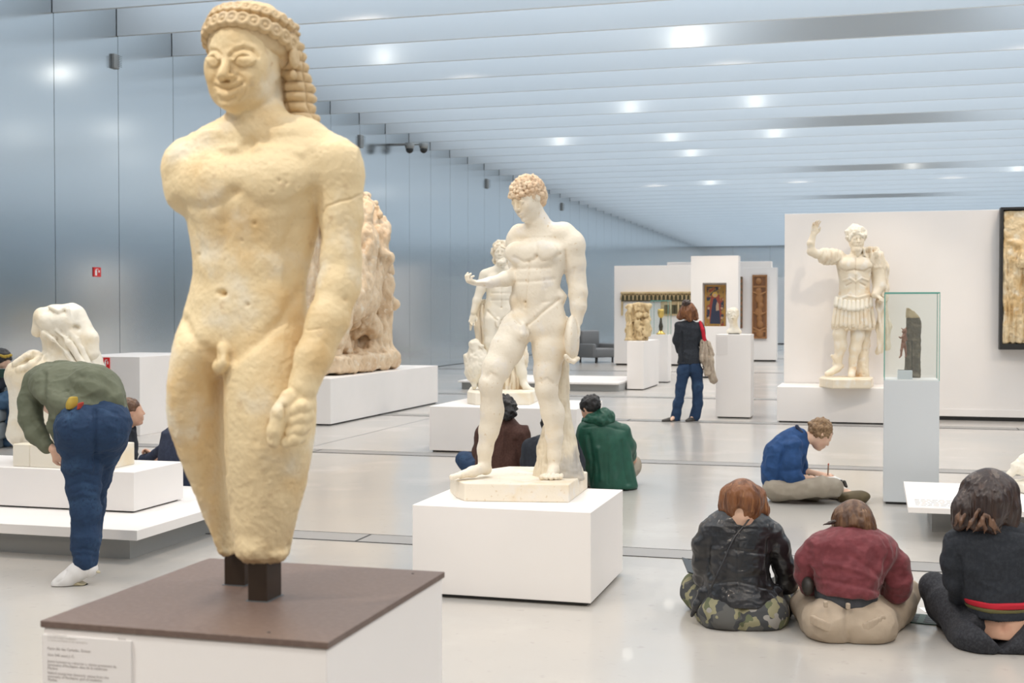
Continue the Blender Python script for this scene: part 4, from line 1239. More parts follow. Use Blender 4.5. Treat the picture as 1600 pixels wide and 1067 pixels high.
# ================================================================== bearded god with the eagle
def god():
    D = 14.9; ZB = .645
    base = on_z(790, 610, ZB)
    root = thing('statue', 'smaller-looking marble nude bearded god with an eagle at his feet, left behind the youth', 'statue', (base.x, base.y, .5071))
    top = [(730, 611.5), (742, 613.5), (828, 613.5), (841, 608), (830, 604), (735, 604)]
    pts = [on_z(x, y, ZB) for x, y in top]
    prism('base_block', M_pale, [(p.x, p.y) for p in pts], .507, ZB, root, .01)
    m = Sculpt(D, .0085); m.fair = 1
    A = 8
    m.loft([(420, 768, 800, 0, 9), (428, 757, 812, 0, 12), (440, 758, 812, 0, 13), (456, 760, 806, 0, 12), (470, 759, 806, 0, 12), (484, 756, 810, 0, 14), (500, 757, 810, 0, 14), (510, 766, 800, 0, 10)], A, 4)
    m.chain([(784, 404, 0, 8), (784, 424, 0, 10)], 4); m.chain([(760, 428, 0, 8), (784, 420, 0, 8), (808, 426, 0, 8)], 5)
    m.ell((773, 436, -8), (11, 6, 8), k=5); m.ell((795, 436, -8), (11, 6, 8), k=5); m.ell((783, 462, -5), (13, 9, 16), k=5)
    m.chain([(757, 430, 0, 8), (751, 452, 0, 7), (745, 470, -2, 6.5), (740, 488, -6, 5)], 3)
    hand(m, m.pt((740, 490, -6)), (-.25, -.2, -1), (.2, -1, 0), .19, .5, -1)
    m.chain([(812, 430, 0, 8), (820, 448, 4, 7), (826, 470, 4, 6)], 3)
    m.chain([(737, 500, -6, 3), (735, 515, -4, 2)], 2)
    m.chain([(769, 500, -2, 13), (768, 535, -5, 11), (769, 560, -5, 8), (769, 580, -2, 8), (768, 600, 2, 5.5), (764, 606, -6, 4.5), (759, 609, -12, 3.6)], 4)
    m.chain([(797, 500, 0, 13.5), (803, 535, -2, 11), (810, 560, 0, 8.5), (815, 582, 2, 8), (818, 598, 3, 5.5), (822, 605, -4, 5), (829, 609, -10, 4)], 4)
    m.chain([(778, 500, -14, 4), (778, 509, -16, 3)], 2)
    for p_, r_, d_ in (([(766, 444), (775, 447), (783, 444), (793, 447), (802, 443)], 2, .012), ([(783, 432), (783, 480)], 1.6, .008), ([(762, 486), (776, 500)], 1.8, .012), ([(806, 486), (784, 500)], 1.8, .012), ([(783, 480)], 1.5, .01), ([(768, 458), (798, 458)], 1.6, .006), ([(768, 469), (798, 469)], 1.6, .006)):
        m.dent(p_, r_, d_)
    q, R, h = head(m, (784, 394, -2), 36, 12, 3, 0, beard=True)
    m.disp.append(rough(.002, .1, 2))
    m.build('figure', M_pale, root)
    g = Sculpt(D, .008)
    g.ellm(q(0, .10, .17), np.array((.40, .44, .38)) * h, R, .01); g.ellm(q(0, -.40, -.16), np.array((.30, .32, .38)) * h, R, .01, '-')
    for sx in (-1, 1): g.capm(q(sx * .36, .05, .1), q(sx * .34, .1, -.40), .13 * h, .13 * h, .01)
    g.disp.append(rough(.018, .045, 4, 2)); g.build('hair', M_roman, root)
    b = Sculpt(D, .008)
    b.chain([(784, 409, -13, 6), (784, 416, -13, 4)], 3); b.ell((784, 408, -8), (9.5, 7, 8), k=3)
    b.disp.append(rough(.014, .035, 6, 2)); b.build('beard', M_pale, root)
    d = Sculpt(D, .011)
    d.chain([(756, 478, 8, 7), (753, 510, 8, 8), (760, 550, 8, 12), (764, 602, 8, 15)], 4); d.chain([(806, 500, 14, 8), (810, 560, 14, 12), (800, 606, 14, 14)], 4)
    d.disp.append(wrinkle(.035, .09, (.5, .5, 5), 4)); d.build('draped_support', M_roman, root)
    e = Sculpt(D, .0085)
    e.ell((746, 570, -12), (19, 16, 28), 0, 0, 12, 5); e.chain([(744, 552, -12, 12), (741, 540, -13, 8.5)], 4); e.ell((742, 537, -14), (9, 9, 7.5), k=3)
    e.chain([(747, 538, -18, 4), (754, 541, -20, 2.6), (755, 545, -20, 1.4)], 2); e.chain([(749, 541, -20, .8), (756, 538, -20, .8)], .6, '-')
    for sx, x0 in ((-1, 731), (1, 760)): e.chain([(x0, 558, -10, 7), (x0 + (2 if sx < 0 else -1), 580, -9, 7), (x0 + (10 if sx < 0 else -4), 600, -6, 4)], 2.5)
    e.chain([(741, 595, -14, 4), (741, 606, -14, 3.4)], 3); e.chain([(753, 593, -14, 4), (753, 606, -14, 3.4)], 3)
    e.disp.append(rough(.012, .05, 3, 2)); e.build('eagle', M_pale, root)
if want('god'): god()

# ================================================================== tall relief group behind the front statue
def relief_group():
    global FLOOR
    FLOOR = .641
    xr = RP[1] - .45
    a = on_x(505, 587, xr); b = on_x(598, 572, xr)
    y0, y1 = a.y, b.y; ZP = .64; ZT = 3.42
    root = thing('sculpture', 'tall weathered marble high relief crowded with figures, on the long plinth behind the front statue', 'sculpture', (xr - .25, (y0 + y1) / 2, ZP))
    m = Sculpt(18, .018); m.s = 1; m.fair = 1
    V = VW
    m.boxm(V(xr - .35, (y0 + y1) / 2, (ZP + ZT) / 2 + .03), np.array((.17, (y1 - y0) / 2, (ZT - ZP) / 2 - .02)), rot3(15.75), .03, .05)
    m.boxm(V(xr - .10, (y0 + y1) / 2, ZP + .145), np.array((.38, (y1 - y0) / 2 + .05, .11)), rot3(15.75), .03, .06)
    rnd = random.Random(5)
    def cap(p, q_, r0, r1, k=.06): m.capm(V(*p), V(*q_), r0, r1, k)
    # beast across the middle, a man kneeling on it, helpers at the far end, heads above
    ym = (y0 + y1) / 2
    cap((xr - .02, y0 + .5, ZP + 1.0), (xr, y1 - .9, ZP + 1.15), .34, .30); cap((xr, y1 - .9, ZP + 1.2), (xr + .06, y1 - .4, ZP + 1.75), .26, .20); cap((xr + .06, y1 - .4, ZP + 1.8), (xr + .1, y1 - .12, ZP + 1.55), .18, .12)
    cap((xr, y1 - .8, ZP + .9), (xr + .1, y1 - .35, ZP + .45), .16, .10); cap((xr + .1, y1 - .35, ZP + .45), (xr, y1 - .75, ZP + .22), .11, .09); cap((xr, y0 + .6, ZP + .9), (xr + .05, y0 + .25, ZP + .3), .19, .10)
    cap((xr + .08, ym - .1, ZP + 1.35), (xr + .05, ym + .15, ZP + 2.0), .24, .26); cap((xr + .05, ym + .15, ZP + 2.1), (xr + .08, ym + .18, ZP + 2.35), .10, .12)
    m.ellm(V(xr + .08, ym + .2, ZP + 2.45), np.array((.13, .14, .17)), None, .03)
    cap((xr + .1, ym - .1, ZP + 1.3), (xr + .2, ym - .65, ZP + 1.1), .17, .12); cap((xr + .2, ym - .65, ZP + 1.1), (xr + .15, ym - .95, ZP + .5), .12, .09)
    cap((xr + .1, ym + .3, ZP + 2.0), (xr + .25, ym + .75, ZP + 1.75), .11, .09); cap((xr, ym - .3, ZP + 1.9), (xr - .08, ym - 1.1, ZP + 2.3), .16, .07)
    # standing figure near the far edge, with folds
    cap((xr + .08, y1 - .28, ZP + .25), (xr + .1, y1 - .26, ZP + .95), .17, .15); cap((xr + .1, y1 - .26, ZP + .95), (xr + .1, y1 - .24, ZP + 1.35), .15, .17)
    m.ellm(V(xr + .1, y1 - .22, ZP + 1.62), np.array((.11, .12, .14)), None, .02); cap((xr + .1, y1 - .24, ZP + 1.3), (xr + .22, y1 - .02, ZP + 1.0), .08, .06)
    m.ellm(V(xr - .02, y1 - .3, ZP + .2), np.array((.36, .36, .22)), None, .08)
    cap((xr + .06, y1 - .45, ZP + 2.0), (xr + .02, y1 - .15, ZP + 2.25), .2, .16)
    # bearded mask at the top corner
    m.ellm(V(xr - .12, y1 - .34, ZP + 2.47), np.array((.17, .2, .24)), None, .04); m.ellm(V(xr - .02, y1 - .36, ZP + 2.30), np.array((.10, .12, .16)), None, .03)
    cap((xr - .05, y1 - .50, ZP + 2.62), (xr - .05, y1 - .18, ZP + 2.62), .04, .04, .02); cap((xr + .06, y1 - .34, ZP + 2.56), (xr + .09, y1 - .34, ZP + 2.42), .03, .045, .02)
    for dy in (-.09, .09): m.ellm(V(xr + .06, y1 - .34 + dy, ZP + 2.53), np.array((.05, .04, .03)), None, .02, '-')
    for i in range(26):
        yy = rnd.uniform(y0 + .1, y1 - .1); zz = ZP + rnd.uniform(.1, 2.6)
        cap((xr - .15, yy, zz), (xr - .1 + rnd.uniform(0, .1), yy + rnd.uniform(-.25, .25), zz + rnd.uniform(-.35, .1)), rnd.uniform(.05, .12), rnd.uniform(.04, .09), .04)
    m.disp.append(wrinkle(.03, .22, (1, 1, 2.4), 3, 3)); m.disp.append(rough(.018, .12, 8, 3))
    m.build('carved_block', M_old, root)
if want('relief'): relief_group()

# ================================================================== draped seated figure at left
def draped():
    global FLOOR
    FLOOR = .483
    D = 9.15; ZP = .482
    a = on_z(14.6, 729.5, ZP); b = on_z(168.6, 733.7, ZP); c = on_z(209, 725, ZP)
    root = thing('statue', 'headless draped marble figure seated on a rock, behind the man in the green jacket', 'statue', ((a.x + b.x) / 2, b.y + .3, ZP))
    h = .155; xm = on_z(45, 730, ZP).x; yf = (a.y + b.y) / 2
    box('base_block', M_pale, a.x, xm - .003, yf + .01, c.y, ZP, ZP + h, root, .006)
    box('base_block', M_pale, xm + .003, b.x, yf, c.y, ZP, ZP + h, root, .006)
    m = Sculpt(D, .0055); m.fair = 1
    fold = []
    # seat rock
    m.ell((86, 676, 10), (66, 46, 28), 0, 0, 0, 8); m.ell((36, 678, 4), (24, 28, 20), k=8); m.ell((150, 660, 20), (46, 40, 44), k=14)
    # legs and lap under cloth, knees to picture left
    m.chain([(118, 610, 10, 40), (70, 588, -6, 32), (34, 586, -14, 22)], 12); m.chain([(34, 586, -14, 22), (38, 630, -14, 19), (30, 676, -16, 17)], 8)
    m.chain([(120, 622, -10, 36), (84, 612, -36, 28), (66, 606, -44, 24)], 10); m.chain([(64, 610, -44, 22), (70, 650, -40, 20), (62, 688, -40, 17)], 8)
    m.chain([(130, 560, 24, 28), (150, 640, 24, 34)], 14)
    m.chain([(52, 562, 6, 14), (34, 575, 0, 12)], 6)
    # torso leaning, chest, shoulders, stumps
    m.loft([(476, 80, 112, 4, 14), (484, 62, 124, 2, 24), (500, 57, 130, 0, 32), (518, 62, 136, 0, 32), (536, 67, 142, 2, 29), (556, 68, 146, 4, 30), (585, 62, 150, 6, 36), (615, 66, 156, 8, 40)], 24, 8)
    m.ell((66, 494, -12), (13, 15, 14), k=6); m.ell((112, 488, 10), (18, 18, 14), k=6)
    m.ell((74, 502, -24), (15, 12, 14), k=6); m.ell((98, 502, -26), (15, 12, 14), k=6)
    m.chain([(62, 500, -8, 10), (57, 518, -8, 7)], 4)
    m.chain([(121, 494, 4, 14), (140, 528, -6, 13), (145, 552, -12, 9)], 6)
    m.ell((119, 512, -22), (7, 10, 5), 0, 0, 20, 3, '-')
    # cloth rolls
    for ch in ([(78, 480, -22, 3), (92, 486, -30, 3.4), (105, 480, -24, 3)], [(106, 484, -28, 3.4), (108, 505, -30, 3.2), (104, 520, -28, 3)], [(68, 520, -30, 3.2), (84, 530, -34, 3.6), (104, 552, -34, 3.6), (124, 580, -32, 4)],
               [(88, 516, -33, 3), (108, 536, -34, 3.6), (128, 566, -32, 4)], [(110, 520, -28, 3), (128, 545, -26, 3.8), (140, 575, -24, 4.5)], [(22, 568, -32, 5), (42, 556, -24, 6), (60, 556, -20, 6)], [(30, 578, -36, 4), (50, 570, -34, 5), (60, 560, -26, 5)]):
        m.chain(ch, 3)
    m.disp.append(wrinkle(.010, .12, (.7, 1, 2.6), 6, 2, where=lambda v: np.clip((P(0, 500, D)[2] - v[:, 2]) / .12, .15, 1)))
    m.disp.append(rough(.002, .03, 4))
    m.build('figure', M_pale, root)
if want('draped'): draped()

# ================================================================== armoured emperor with raised arm
def emperor():
    global FLOOR
    FLOOR = .501
    D = 18.1; ZB = .63
    base = on_z(1320, 590, ZB)
    root = thing('statue', 'tall marble bearded man in armour with raised right arm, against the white partition wall', 'statue', (base.x, base.y, .5))
    top = [(1280, 590), (1300, 592.5), (1361, 592.5), (1365, 589), (1356, 587), (1284, 587)]
    pts = [on_z(x, y, ZB) for x, y in top]
    prism('base_block', M_roman, [(p.x, p.y) for p in pts], .5, ZB, root, .015)
    m = Sculpt(D, .0095); m.fair = 1
    m.chain([(1338, 386, 0, 8), (1338, 404, 2, 11)], 4)
    m.loft([(398, 1322, 1356, 0, 8), (404, 1307, 1366, 0, 12), (416, 1307, 1363, 0, 14), (434, 1310, 1360, 0, 14), (452, 1311, 1359, 0, 13), (466, 1308, 1362, 0, 15), (480, 1305, 1364, 0, 17), (488, 1306, 1362, 0, 17)], 0, 4)
    m.ell((1323, 414, -10), (13, 7, 10), k=5); m.ell((1350, 414, -10), (13, 7, 10), k=5)
    # arm with short sleeve, raised forearm and hand
    m.chain([(1310, 400, 0, 10), (1294, 399, -6, 10)], 5)
    m.chain([(1296, 398, -6, 8), (1276, 397, -14, 6.6), (1268, 393, -16, 6.4), (1267, 380, -18, 5.8), (1271, 366, -20, 4.4)], 3)
    hand(m, m.pt((1271, 367, -20)), (.15, -.15, 1), (.3, -1, 0), .26, .35, 1, thumb=.6)
    # cloak arm
    m.chain([(1366, 402, 0, 12), (1374, 424, 2, 10), (1374, 446, -4, 9), (1368, 460, -12, 6.5)], 4)
    hand(m, m.pt((1368, 460, -12)), (.5, -.5, -.5), (0, 0, -1), .22, .9, 1)
    # legs
    m.chain([(1318, 500, 0, 14), (1312, 522, -2, 10), (1314, 540, -2, 9), (1309, 560, 2, 6.5), (1309, 574, 3, 6.5)], 4); m.chain([(1307, 576, 0, 6.5), (1298, 582, -8, 5), (1292, 584, -12, 4)], 3)
    m.chain([(1340, 500, 0, 14), (1340, 525, -2, 10), (1336, 545, -2, 8.6), (1333, 562, 0, 6), (1332, 576, 0, 6)], 4); m.chain([(1331, 580, -4, 6), (1330, 587, -14, 5)], 3)
    m.chain([(1304, 568, 2, 3), (1316, 572, 2, 3)], 3); m.chain([(1306, 562, 0, 3), (1300, 556, -2, 3)], 3)
    for p_, r_, d_ in (([(1310, 420), (1322, 424), (1336, 421), (1350, 424), (1360, 419)], 1.8, .014), ([(1337, 404), (1337, 470)], 1.4, .006), ([(1318, 438), (1328, 434), (1337, 440), (1346, 434), (1356, 438)], 1.6, -.014), ([(1322, 446), (1330, 442)], 1.4, .012), ([(1344, 442), (1352, 446)], 1.4, .012), ([(1310, 468), (1324, 462), (1340, 465), (1358, 460)], 1.8, -.012), ([(1337, 428)], 2.4, -.012)):
        m.dent(p_, r_, d_)
    q, R, h = head(m, (1338, 374, -2), 37, 2, 4, 0, beard=True)
    m.disp.append(rough(.003, .12, 2)); m.build('figure', M_roman, root)
    g = Sculpt(D, .0095)
    g.ellm(q(0, .08, .18), np.array((.43, .45, .40)) * h, R, .01); g.ellm(q(0, -.42, -.12), np.array((.27, .34, .34)) * h, R, .01, '-'); g.boxm(q(0, -.2, -.42), np.array((.6, .3, .34)) * h, R, .01, .01, '-')
    g.disp.append(rough(.030, .055, 4, 2)); g.build('hair', M_pale, root)
    b = Sculpt(D, .009)
    b.ellm(q(0, -.24, -.42), np.array((.20, .17, .18)) * h, R, .02); b.ellm(q(0, -.26, -.60), np.array((.11, .11, .13)) * h, R, .02)
    b.disp.append(rough(.012, .05, 7, 2)); b.build('beard', M_roman, root)
    # sleeve, lappets, straps of the skirt, cloak
    s_ = Sculpt(D, .010); s_.chain([(1302, 401, -2, 12), (1289, 401, -8, 12.5)], 4); s_.disp.append(wrinkle(.014, .10, (.6, 1, 2), 5)); s_.build('sleeve', M_roman, root)
    for i in range(9):
        t_ = i / 8; x = 1307 + 53 * t_; d = -15 * math.sin(math.pi * (t_ * .9 + .05)) - 3
        l = Sculpt(D, .009)
        l.chain([(x, 466 + 6 * math.sin(math.pi * t_), d, 3.2), (x - .5, 476 + 7 * math.sin(math.pi * t_), d - 2, 4.6)], 2)
        l.build('lappet', M_pale, root)
    for i in range(11):
        t_ = i / 10; x = 1306 + 55 * t_; x2 = 1302 + 63 * t_; d = -15 * math.sin(math.pi * (t_ * .9 + .05)) - 2
        l = Sculpt(D, .009)
        l.chain([(x, 478, d, 3.1), (x2, 506, d - 3, 3.4)], 1.5); l.bx((x2, 508, d - 3), (3, 2, 3), rd=.6, k=1)
        l.build('skirt_strap', M_roman, root)
    s_ = Sculpt(D, .011); s_.loft([(476, 1310, 1358, 0, 15), (495, 1305, 1362, 0, 18), (513, 1301, 1366, 0, 20)], 0, 3); s_.disp.append(wrinkle(.03, .07, (1, 1, 6), 2)); s_.build('tunic_skirt', M_roman, root)
    c = Sculpt(D, .011)
    c.chain([(1352, 394, -4, 7), (1364, 400, -2, 12), (1374, 420, 6, 11), (1376, 450, 6, 9), (1378, 466, 2, 7)], 4)
    c.chain([(1376, 470, -4, 5), (1376, 510, -2, 4.6), (1375, 549, 0, 4.2)], 2); c.chain([(1384, 470, 4, 3.6), (1388, 510, 4, 3.6), (1387, 543, 4, 2.6)], 2)
    c.disp.append(wrinkle(.035, .10, (.6, .6, 3), 7)); c.build('cloak', M_roman, root)
    t = Sculpt(D, .012); t.loft([(505, 1340, 1362, 12, 10), (540, 1340, 1360, 12, 10), (575, 1339, 1358, 10, 11), (590, 1337, 1360, 10, 12)], 0, 3); t.disp.append(rough(.02, .12, 3)); t.build('trunk_support', M_roman, root)
if want('emperor'): emperor()

# ================================================================== smaller works
def bust():
    global FLOOR
    FLOOR = 1.221
    D = BP[2] / cy_ + .0; c = on_z(1147, 521, 1.22)
    D = 18.85
    root = thing('bust', 'small white marble portrait bust on the tall white plinth', 'bust', tuple(c))
    m = Sculpt(D, .006); m.fair = 1
    q, R, h = head(m, (1145, 494, 0), 25, 10, 2, 0)
    m.chain([(1146, 504, 0, 6), (1147, 512, 1, 7)], 3); m.ell((1147, 518, 1), (12, 7, 6), k=4)
    m.build('portrait_head', M_pale, root)
    g = Sculpt(D, .006); g.ellm(q(0, .08, .17), np.array((.40, .44, .38)) * h, R, .01); g.ellm(q(0, -.40, -.16), np.array((.30, .32, .36)) * h, R, .01, '-'); g.disp.append(rough(.01, .03, 4, 2)); g.build('hair', M_pale, root)
    f = P(1147, 517, D)
    w_ = V2W(f); box('support_post', M_black, w_[0] - .02, w_[0] + .02, w_[1] - .02, w_[1] + .02, 1.22, 1.27, root); box('support_plate', M_black, w_[0] - .08, w_[0] + .08, w_[1] - .06, w_[1] + .06, 1.22, 1.228, root)
if want('bust'): bust()

def fragment():
    global FLOOR
    FLOOR = .967
    D = 25.8
    a = W(978, 534, D); b = W(1016, 534, D)
    root = thing('relief_fragment', 'broken golden marble relief fragment standing on the waist-high plinth', 'relief', ((a.x + b.x) / 2, a.y, .966))
    m = Sculpt(D, .014)
    m.bx((997, 504.5, 10), (18.5, 4, 29), 10, rd=1.5, k=2)
    for ch in ([(985, 480, 6, 4), (984, 530, 6, 4)], [(998, 505, 4, 6), (1000, 526, 4, 5)], [(1008, 505, 4, 6), (1008, 522, 4, 5)], [(992, 500, 4, 4), (1000, 512, 2, 3)]): m.chain(ch, 3)
    for e in ((999, 493, 4, 4.4), (1008, 492, 4, 4.2), (994, 484, 6, 4), (1010, 480, 6, 4)): m.ell(e[:3], (e[3], 4, e[3] * 1.2), k=2)
    m.bx((1012, 530, 2), (6, 8, 6), rd=1, k=2, op='-')
    m.disp.append(rough(.03, .10, 3)); m.disp.append(wrinkle(.025, .09, (1, 1, 2.5), 3)); m.build('carved_slab', M_frag, root)
M_frag = darken_crevices(mat('golden_marble', (.66, .52, .30), .6, noise=[(6, 5, (.48, .34, .17), .45, .7)], bump=(40, .4, .01)), (.20, .13, .07), .42, .5)
if want('fragment'): fragment()

def case_things():
    global FLOOR
    FLOOR = 1.0065
    c = on_z(1428, 589, 1.006); c.y = CASE[2] + .25
    D = 10.55
    st = thing('stele', 'tall dark rough stone stele with a broken tan top, inside the glass case', 'stele', (c.x, c.y + .04, 1.006))
    m = Sculpt(D, .004)
    m.loft([(484, 1416.5, 1421, 6, 6), (489, 1416.5, 1428, 6, 6), (498, 1416, 1438, 6, 7), (530, 1416, 1438.5, 6, 8), (560, 1415, 1438, 6, 8), (586, 1414, 1438, 6, 8), (593, 1414, 1438, 6, 8)], 5, 2, n=4)
    m.disp.append(rough(.004, .03, 3)); m.build('stone', M_stele, st)
    m = Sculpt(D, .004)
    m.loft([(481, 1416.2, 1419, 6, 7), (486, 1416, 1427, 6, 7), (495, 1415.6, 1436, 6, 7.6), (497, 1416, 1438, 6, 7)], 5, 2, n=4)
    m.disp.append(rough(.003, .02, 3)); m.build('broken_top', M_stelecut, st)
    fg = thing('figurine', 'small reddish bronze horned figurine with outstretched arm, beside the stele in the glass case', 'figurine', (c.x - .09, CASE[2] + .12, 1.006))
    a = W(1402, 592, 10.47); b = W(1424.5, 592, 10.47)
    box('small_block', M_bluegrey, a.x, b.x, CASE[2] + .06, CASE[2] + .18, 1.006, 1.075, fg, .001)
    y = CASE[2] + .12
    pa = on_y(1416, 532.5, y); pb = on_y(1425, 532.5, y); pc = on_y(1425, 576, y); pd = on_y(1403, 576, y)
    tube('wire_bracket', M_black, [(pa.x, y, pa.z), (pb.x, y, pb.z), (pc.x, y, 1.078), (pd.x, y, 1.078)], .0025, fg, 6)
    m = Sculpt(10.45, .0022)
    m.ell((1413.5, 517.5, 0), (3.6, 3.6, 4.4), k=1); m.chain([(1411, 515, 0, 1.0), (1408.5, 512.5, 0, .7)], 1); m.chain([(1415, 514, 0, 1.0), (1416, 511, 0, .7)], 1); m.chain([(1411, 518, 0, 1.4), (1409.5, 518.5, 0, .9)], 1)
    m.chain([(1413.5, 520, 0, 2), (1413, 524, 0, 3), (1412, 532, 0, 3), (1411.5, 538, 0, 3.4)], 1.5)
    m.chain([(1411.5, 525, -2, 1.6), (1407.5, 528, -6, 1.3), (1405, 526.5, -9, 1.1)], 1); m.chain([(1415, 525, 1, 1.6), (1416.5, 530, 1, 1.4), (1416.5, 532.5, 0, 1.2)], 1)
    m.chain([(1410.5, 539, -1, 2.6), (1408.6, 547, -3, 1.9), (1408, 555, -2, 1.4), (1405.6, 558.5, -4, 1.2)], 1.2); m.chain([(1413.5, 539, 1, 2.6), (1415, 547, 1, 1.8), (1415.6, 555, 2, 1.3), (1414.5, 558, 0, 1.1)], 1.2)
    m.build('bronze_body', M_bronze, fg)
if want('case'): case_things()

def framed_relief():
    global FLOOR
    FLOOR = None
    Y = YW - .16
    a = on_y(1563.5, 323, Y); b = on_y(1563.5, 546, Y)
    x0, x1, z0, z1 = a.x, a.x + 1.15, b.z, a.z - .01
    root = thing('framed_relief', 'golden marble relief of a draped woman in thin black frame at the right edge', 'relief', ((x0 + x1) / 2, Y + .08, z0))
    box('back_panel', M_frame, x0, x1, Y + .04, YW - .001, z0, z1, root)
    t = .035
    for (u0, u1, w0, w1) in ((x0, x0 + t, z0, z1), (x1 - t, x1, z0, z1)): box('frame_rail', M_frame, u0, u1, Y - .04, Y + .05, w0, w1, root)
    for (u0, u1, w0, w1) in ((x0 + t, x1 - t, z0, z0 + .08), (x0 + t, x1 - t, z1 - .035, z1)): box('frame_rail', M_frame, u0, u1, Y - .04, Y + .05, w0, w1, root)
    m = Sculpt(18, .010); m.s = 1; m.fair = 1
    V = VW
    xc, zc = (x0 + x1) / 2, (z0 + z1) / 2; R0 = rot3(15.75)
    m.boxm(V(xc, Y + .02, zc + .02), np.array(((x1 - x0) / 2 - t - .004, .035, (z1 - z0) / 2 - .07)), R0, .01, .01)
    X = x0 + .48
    m.ellm(V(X, Y - .04, z1 - .30), np.array((.11, .09, .13)), R0, .03)
    m.ellm(V(X - .02, Y - .07, z1 - .27), np.array((.10, .08, .08)), R0, .03)
    m.capm(V(X, Y, z1 - .4), V(X + .02, Y, z1 - .85), .13, .17, .06); m.capm(V(X + .02, Y, z1 - .85), V(X + .06, Y, z0 + .15), .19, .17, .06)
    m.capm(V(X - .12, Y - .02, z1 - .5), V(X - .20, Y - .04, z1 - .78), .07, .06, .03); m.capm(V(X - .20, Y - .04, z1 - .78), V(X - .02, Y - .10, z1 - .62), .055, .045, .03)
    m.capm(V(x0 + .14, Y, z1 - .48), V(X - .1, Y, z1 - .56), .04, .05, .03)
    m.capm(V(X + .15, Y - .02, z1 - .5), V(X + .3, Y - .04, z1 - .9), .07, .06, .03)
    for i in range(7): m.capm(V(x0 + .09 + i * .035, Y + .0, z0 + .15 + .05 * (i % 3)), V(x0 + .12 + i * .03, Y, z1 - .55 - .1 * (i % 2)), .022, .018, .02)
    m.disp.append(wrinkle(.022, .06, (.9, 1, 5), 3, 2, where=lambda v: np.clip((z1 - .5 - v[:, 2]) / .2, 0, 1))); m.disp.append(rough(.008, .05, 5))
    m.build('carved_relief', M_relief, root)
M_relief = darken_crevices(mat('honey_relief_marble', (.74, .60, .38), .55, noise=[(2.2, 5, (.66, .46, .22), .45, .68), (8, 5, (.78, .70, .54), .5, .7)], bump=(40, .3, .008)), (.40, .26, .12), .42, .5)
if want('framed'): framed_relief()

def table_marble():
    global FLOOR
    FLOOR = .2355
    D = 9.3
    c = on_z(1600, 762, .235)
    root = thing('marble_fragment', 'reclining white marble fragment on a rounded base, on the low table at the right edge', 'sculpture', tuple(c))
    m = Sculpt(9.35, .006)
    m.ell((1622, 757, 0), (38, 34, 9), k=4, yaw=0); m.bx((1622, 760, 0), (36, 34, 7), rd=3, k=3)
    m.disp.append(rough(.003, .06, 3)); m.build('base_block', M_pale, root)
    m = Sculpt(9.35, .006)
    m.chain([(1578, 741, 0, 5), (1590, 730, 0, 9), (1606, 722, 2, 13), (1630, 728, 6, 18)], 6); m.chain([(1600, 735, -6, 8), (1620, 742, -8, 10)], 4); m.ell((1606, 717, 0), (8, 8, 7), k=4); m.chain([(1630, 735, 0, 12), (1630, 750, 0, 14)], 4)
    m.disp.append(wrinkle(.006, .05, (1, 1, 1), 3)); m.build('figure', M_pale, root)
if want('table'): table_marble()
# ================================================================== people
FLOOR = .003
def cloth(name, c, c2=None, rough_=.85, sc=40, bump=(220, .25, .002), **kw):
    return mat(name, c, rough_, noise=[(sc, 3, c2 or tuple(x * .8 for x in c), .4, .65)], bump=bump, **kw)
M_leather = mat('black_leather', (.012, .0115, .013), .33, noise=(6, 4, (.022, .021, .024), .4, .7), bump=(40, .3, .004), spec=.5, coat=.25)
M_camo = mat('camouflage_cloth', (.10, .10, .095), .85, noise=[(9, 2, (.055, .058, .062), .49, .51), (11, 2, (.27, .255, .155), .54, .555, (1, 1, 1.3)), (13, 1.5, (.12, .135, .075), .60, .61), (8, 2, (.30, .29, .27), .66, .67)], bump=(200, .2, .002))
M_maroon = cloth('maroon_corduroy', (.145, .022, .030), (.19, .035, .045), .75, 25, sheen=.2)
M_khaki = cloth('khaki_cotton', (.44, .36, .275), (.40, .325, .245), .85, 14)
M_khaki2 = cloth('pale_khaki_cotton', (.36, .32, .26), (.33, .29, .235), .85, 14)
M_charcoal = cloth('charcoal_shirt', (.055, .06, .07))
M_blackknit = cloth('black_knit', (.012, .016, .024), (.02, .025, .034), .8, 60)
M_blackden = cloth('black_denim', (.018, .020, .026), (.035, .037, .045), .85, 90)
M_navy = cloth('navy_cloth', (.018, .026, .055), (.025, .035, .07))
M_bluesw = cloth('blue_sweater', (.012, .055, .17), (.018, .07, .21), .85, 20)
M_green = cloth('dark_green_nylon', (.010, .075, .048), (.014, .095, .06), .5, 12)
M_browncoat = cloth('brown_wool', (.060, .026, .019), (.08, .036, .027), .9, 60)
M_olive = cloth('olive_cotton', (.125, .140, .092), (.15, .165, .112), .8, 6)
M_denim = mat('blue_denim', (.012, .038, .095), .85, noise=[(5, 5, (.035, .085, .17), .50, .75), (60, 3, (.010, .030, .08), .5, .7)], bump=(300, .25, .002))
M_denim2 = cloth('mid_blue_denim', (.05, .11, .20), (.07, .14, .24), .85, 12)
M_hair_auburn = mat('auburn_hair', (.22, .085, .030), .42, noise=[(30, 4, (.11, .038, .014), .42, .62, (1, 1, .12)), (50, 3, (.36, .17, .07), .58, .75, (1, 1, .12))], bump=(130, .5, .004, (1, 1, .1)))
M_hair_brown = mat('brown_hair', (.15, .075, .036), .42, noise=[(30, 4, (.07, .03, .014), .42, .62, (1, 1, .12)), (50, 3, (.28, .16, .08), .58, .75, (1, 1, .12))], bump=(130, .5, .004, (1, 1, .1)))
M_hair_dark = mat('dark_brown_hair', (.030, .017, .014), .34, noise=[(26, 4, (.06, .032, .022), .5, .7, (1, 1, .1))], bump=(130, .5, .004, (1, 1, .1)))
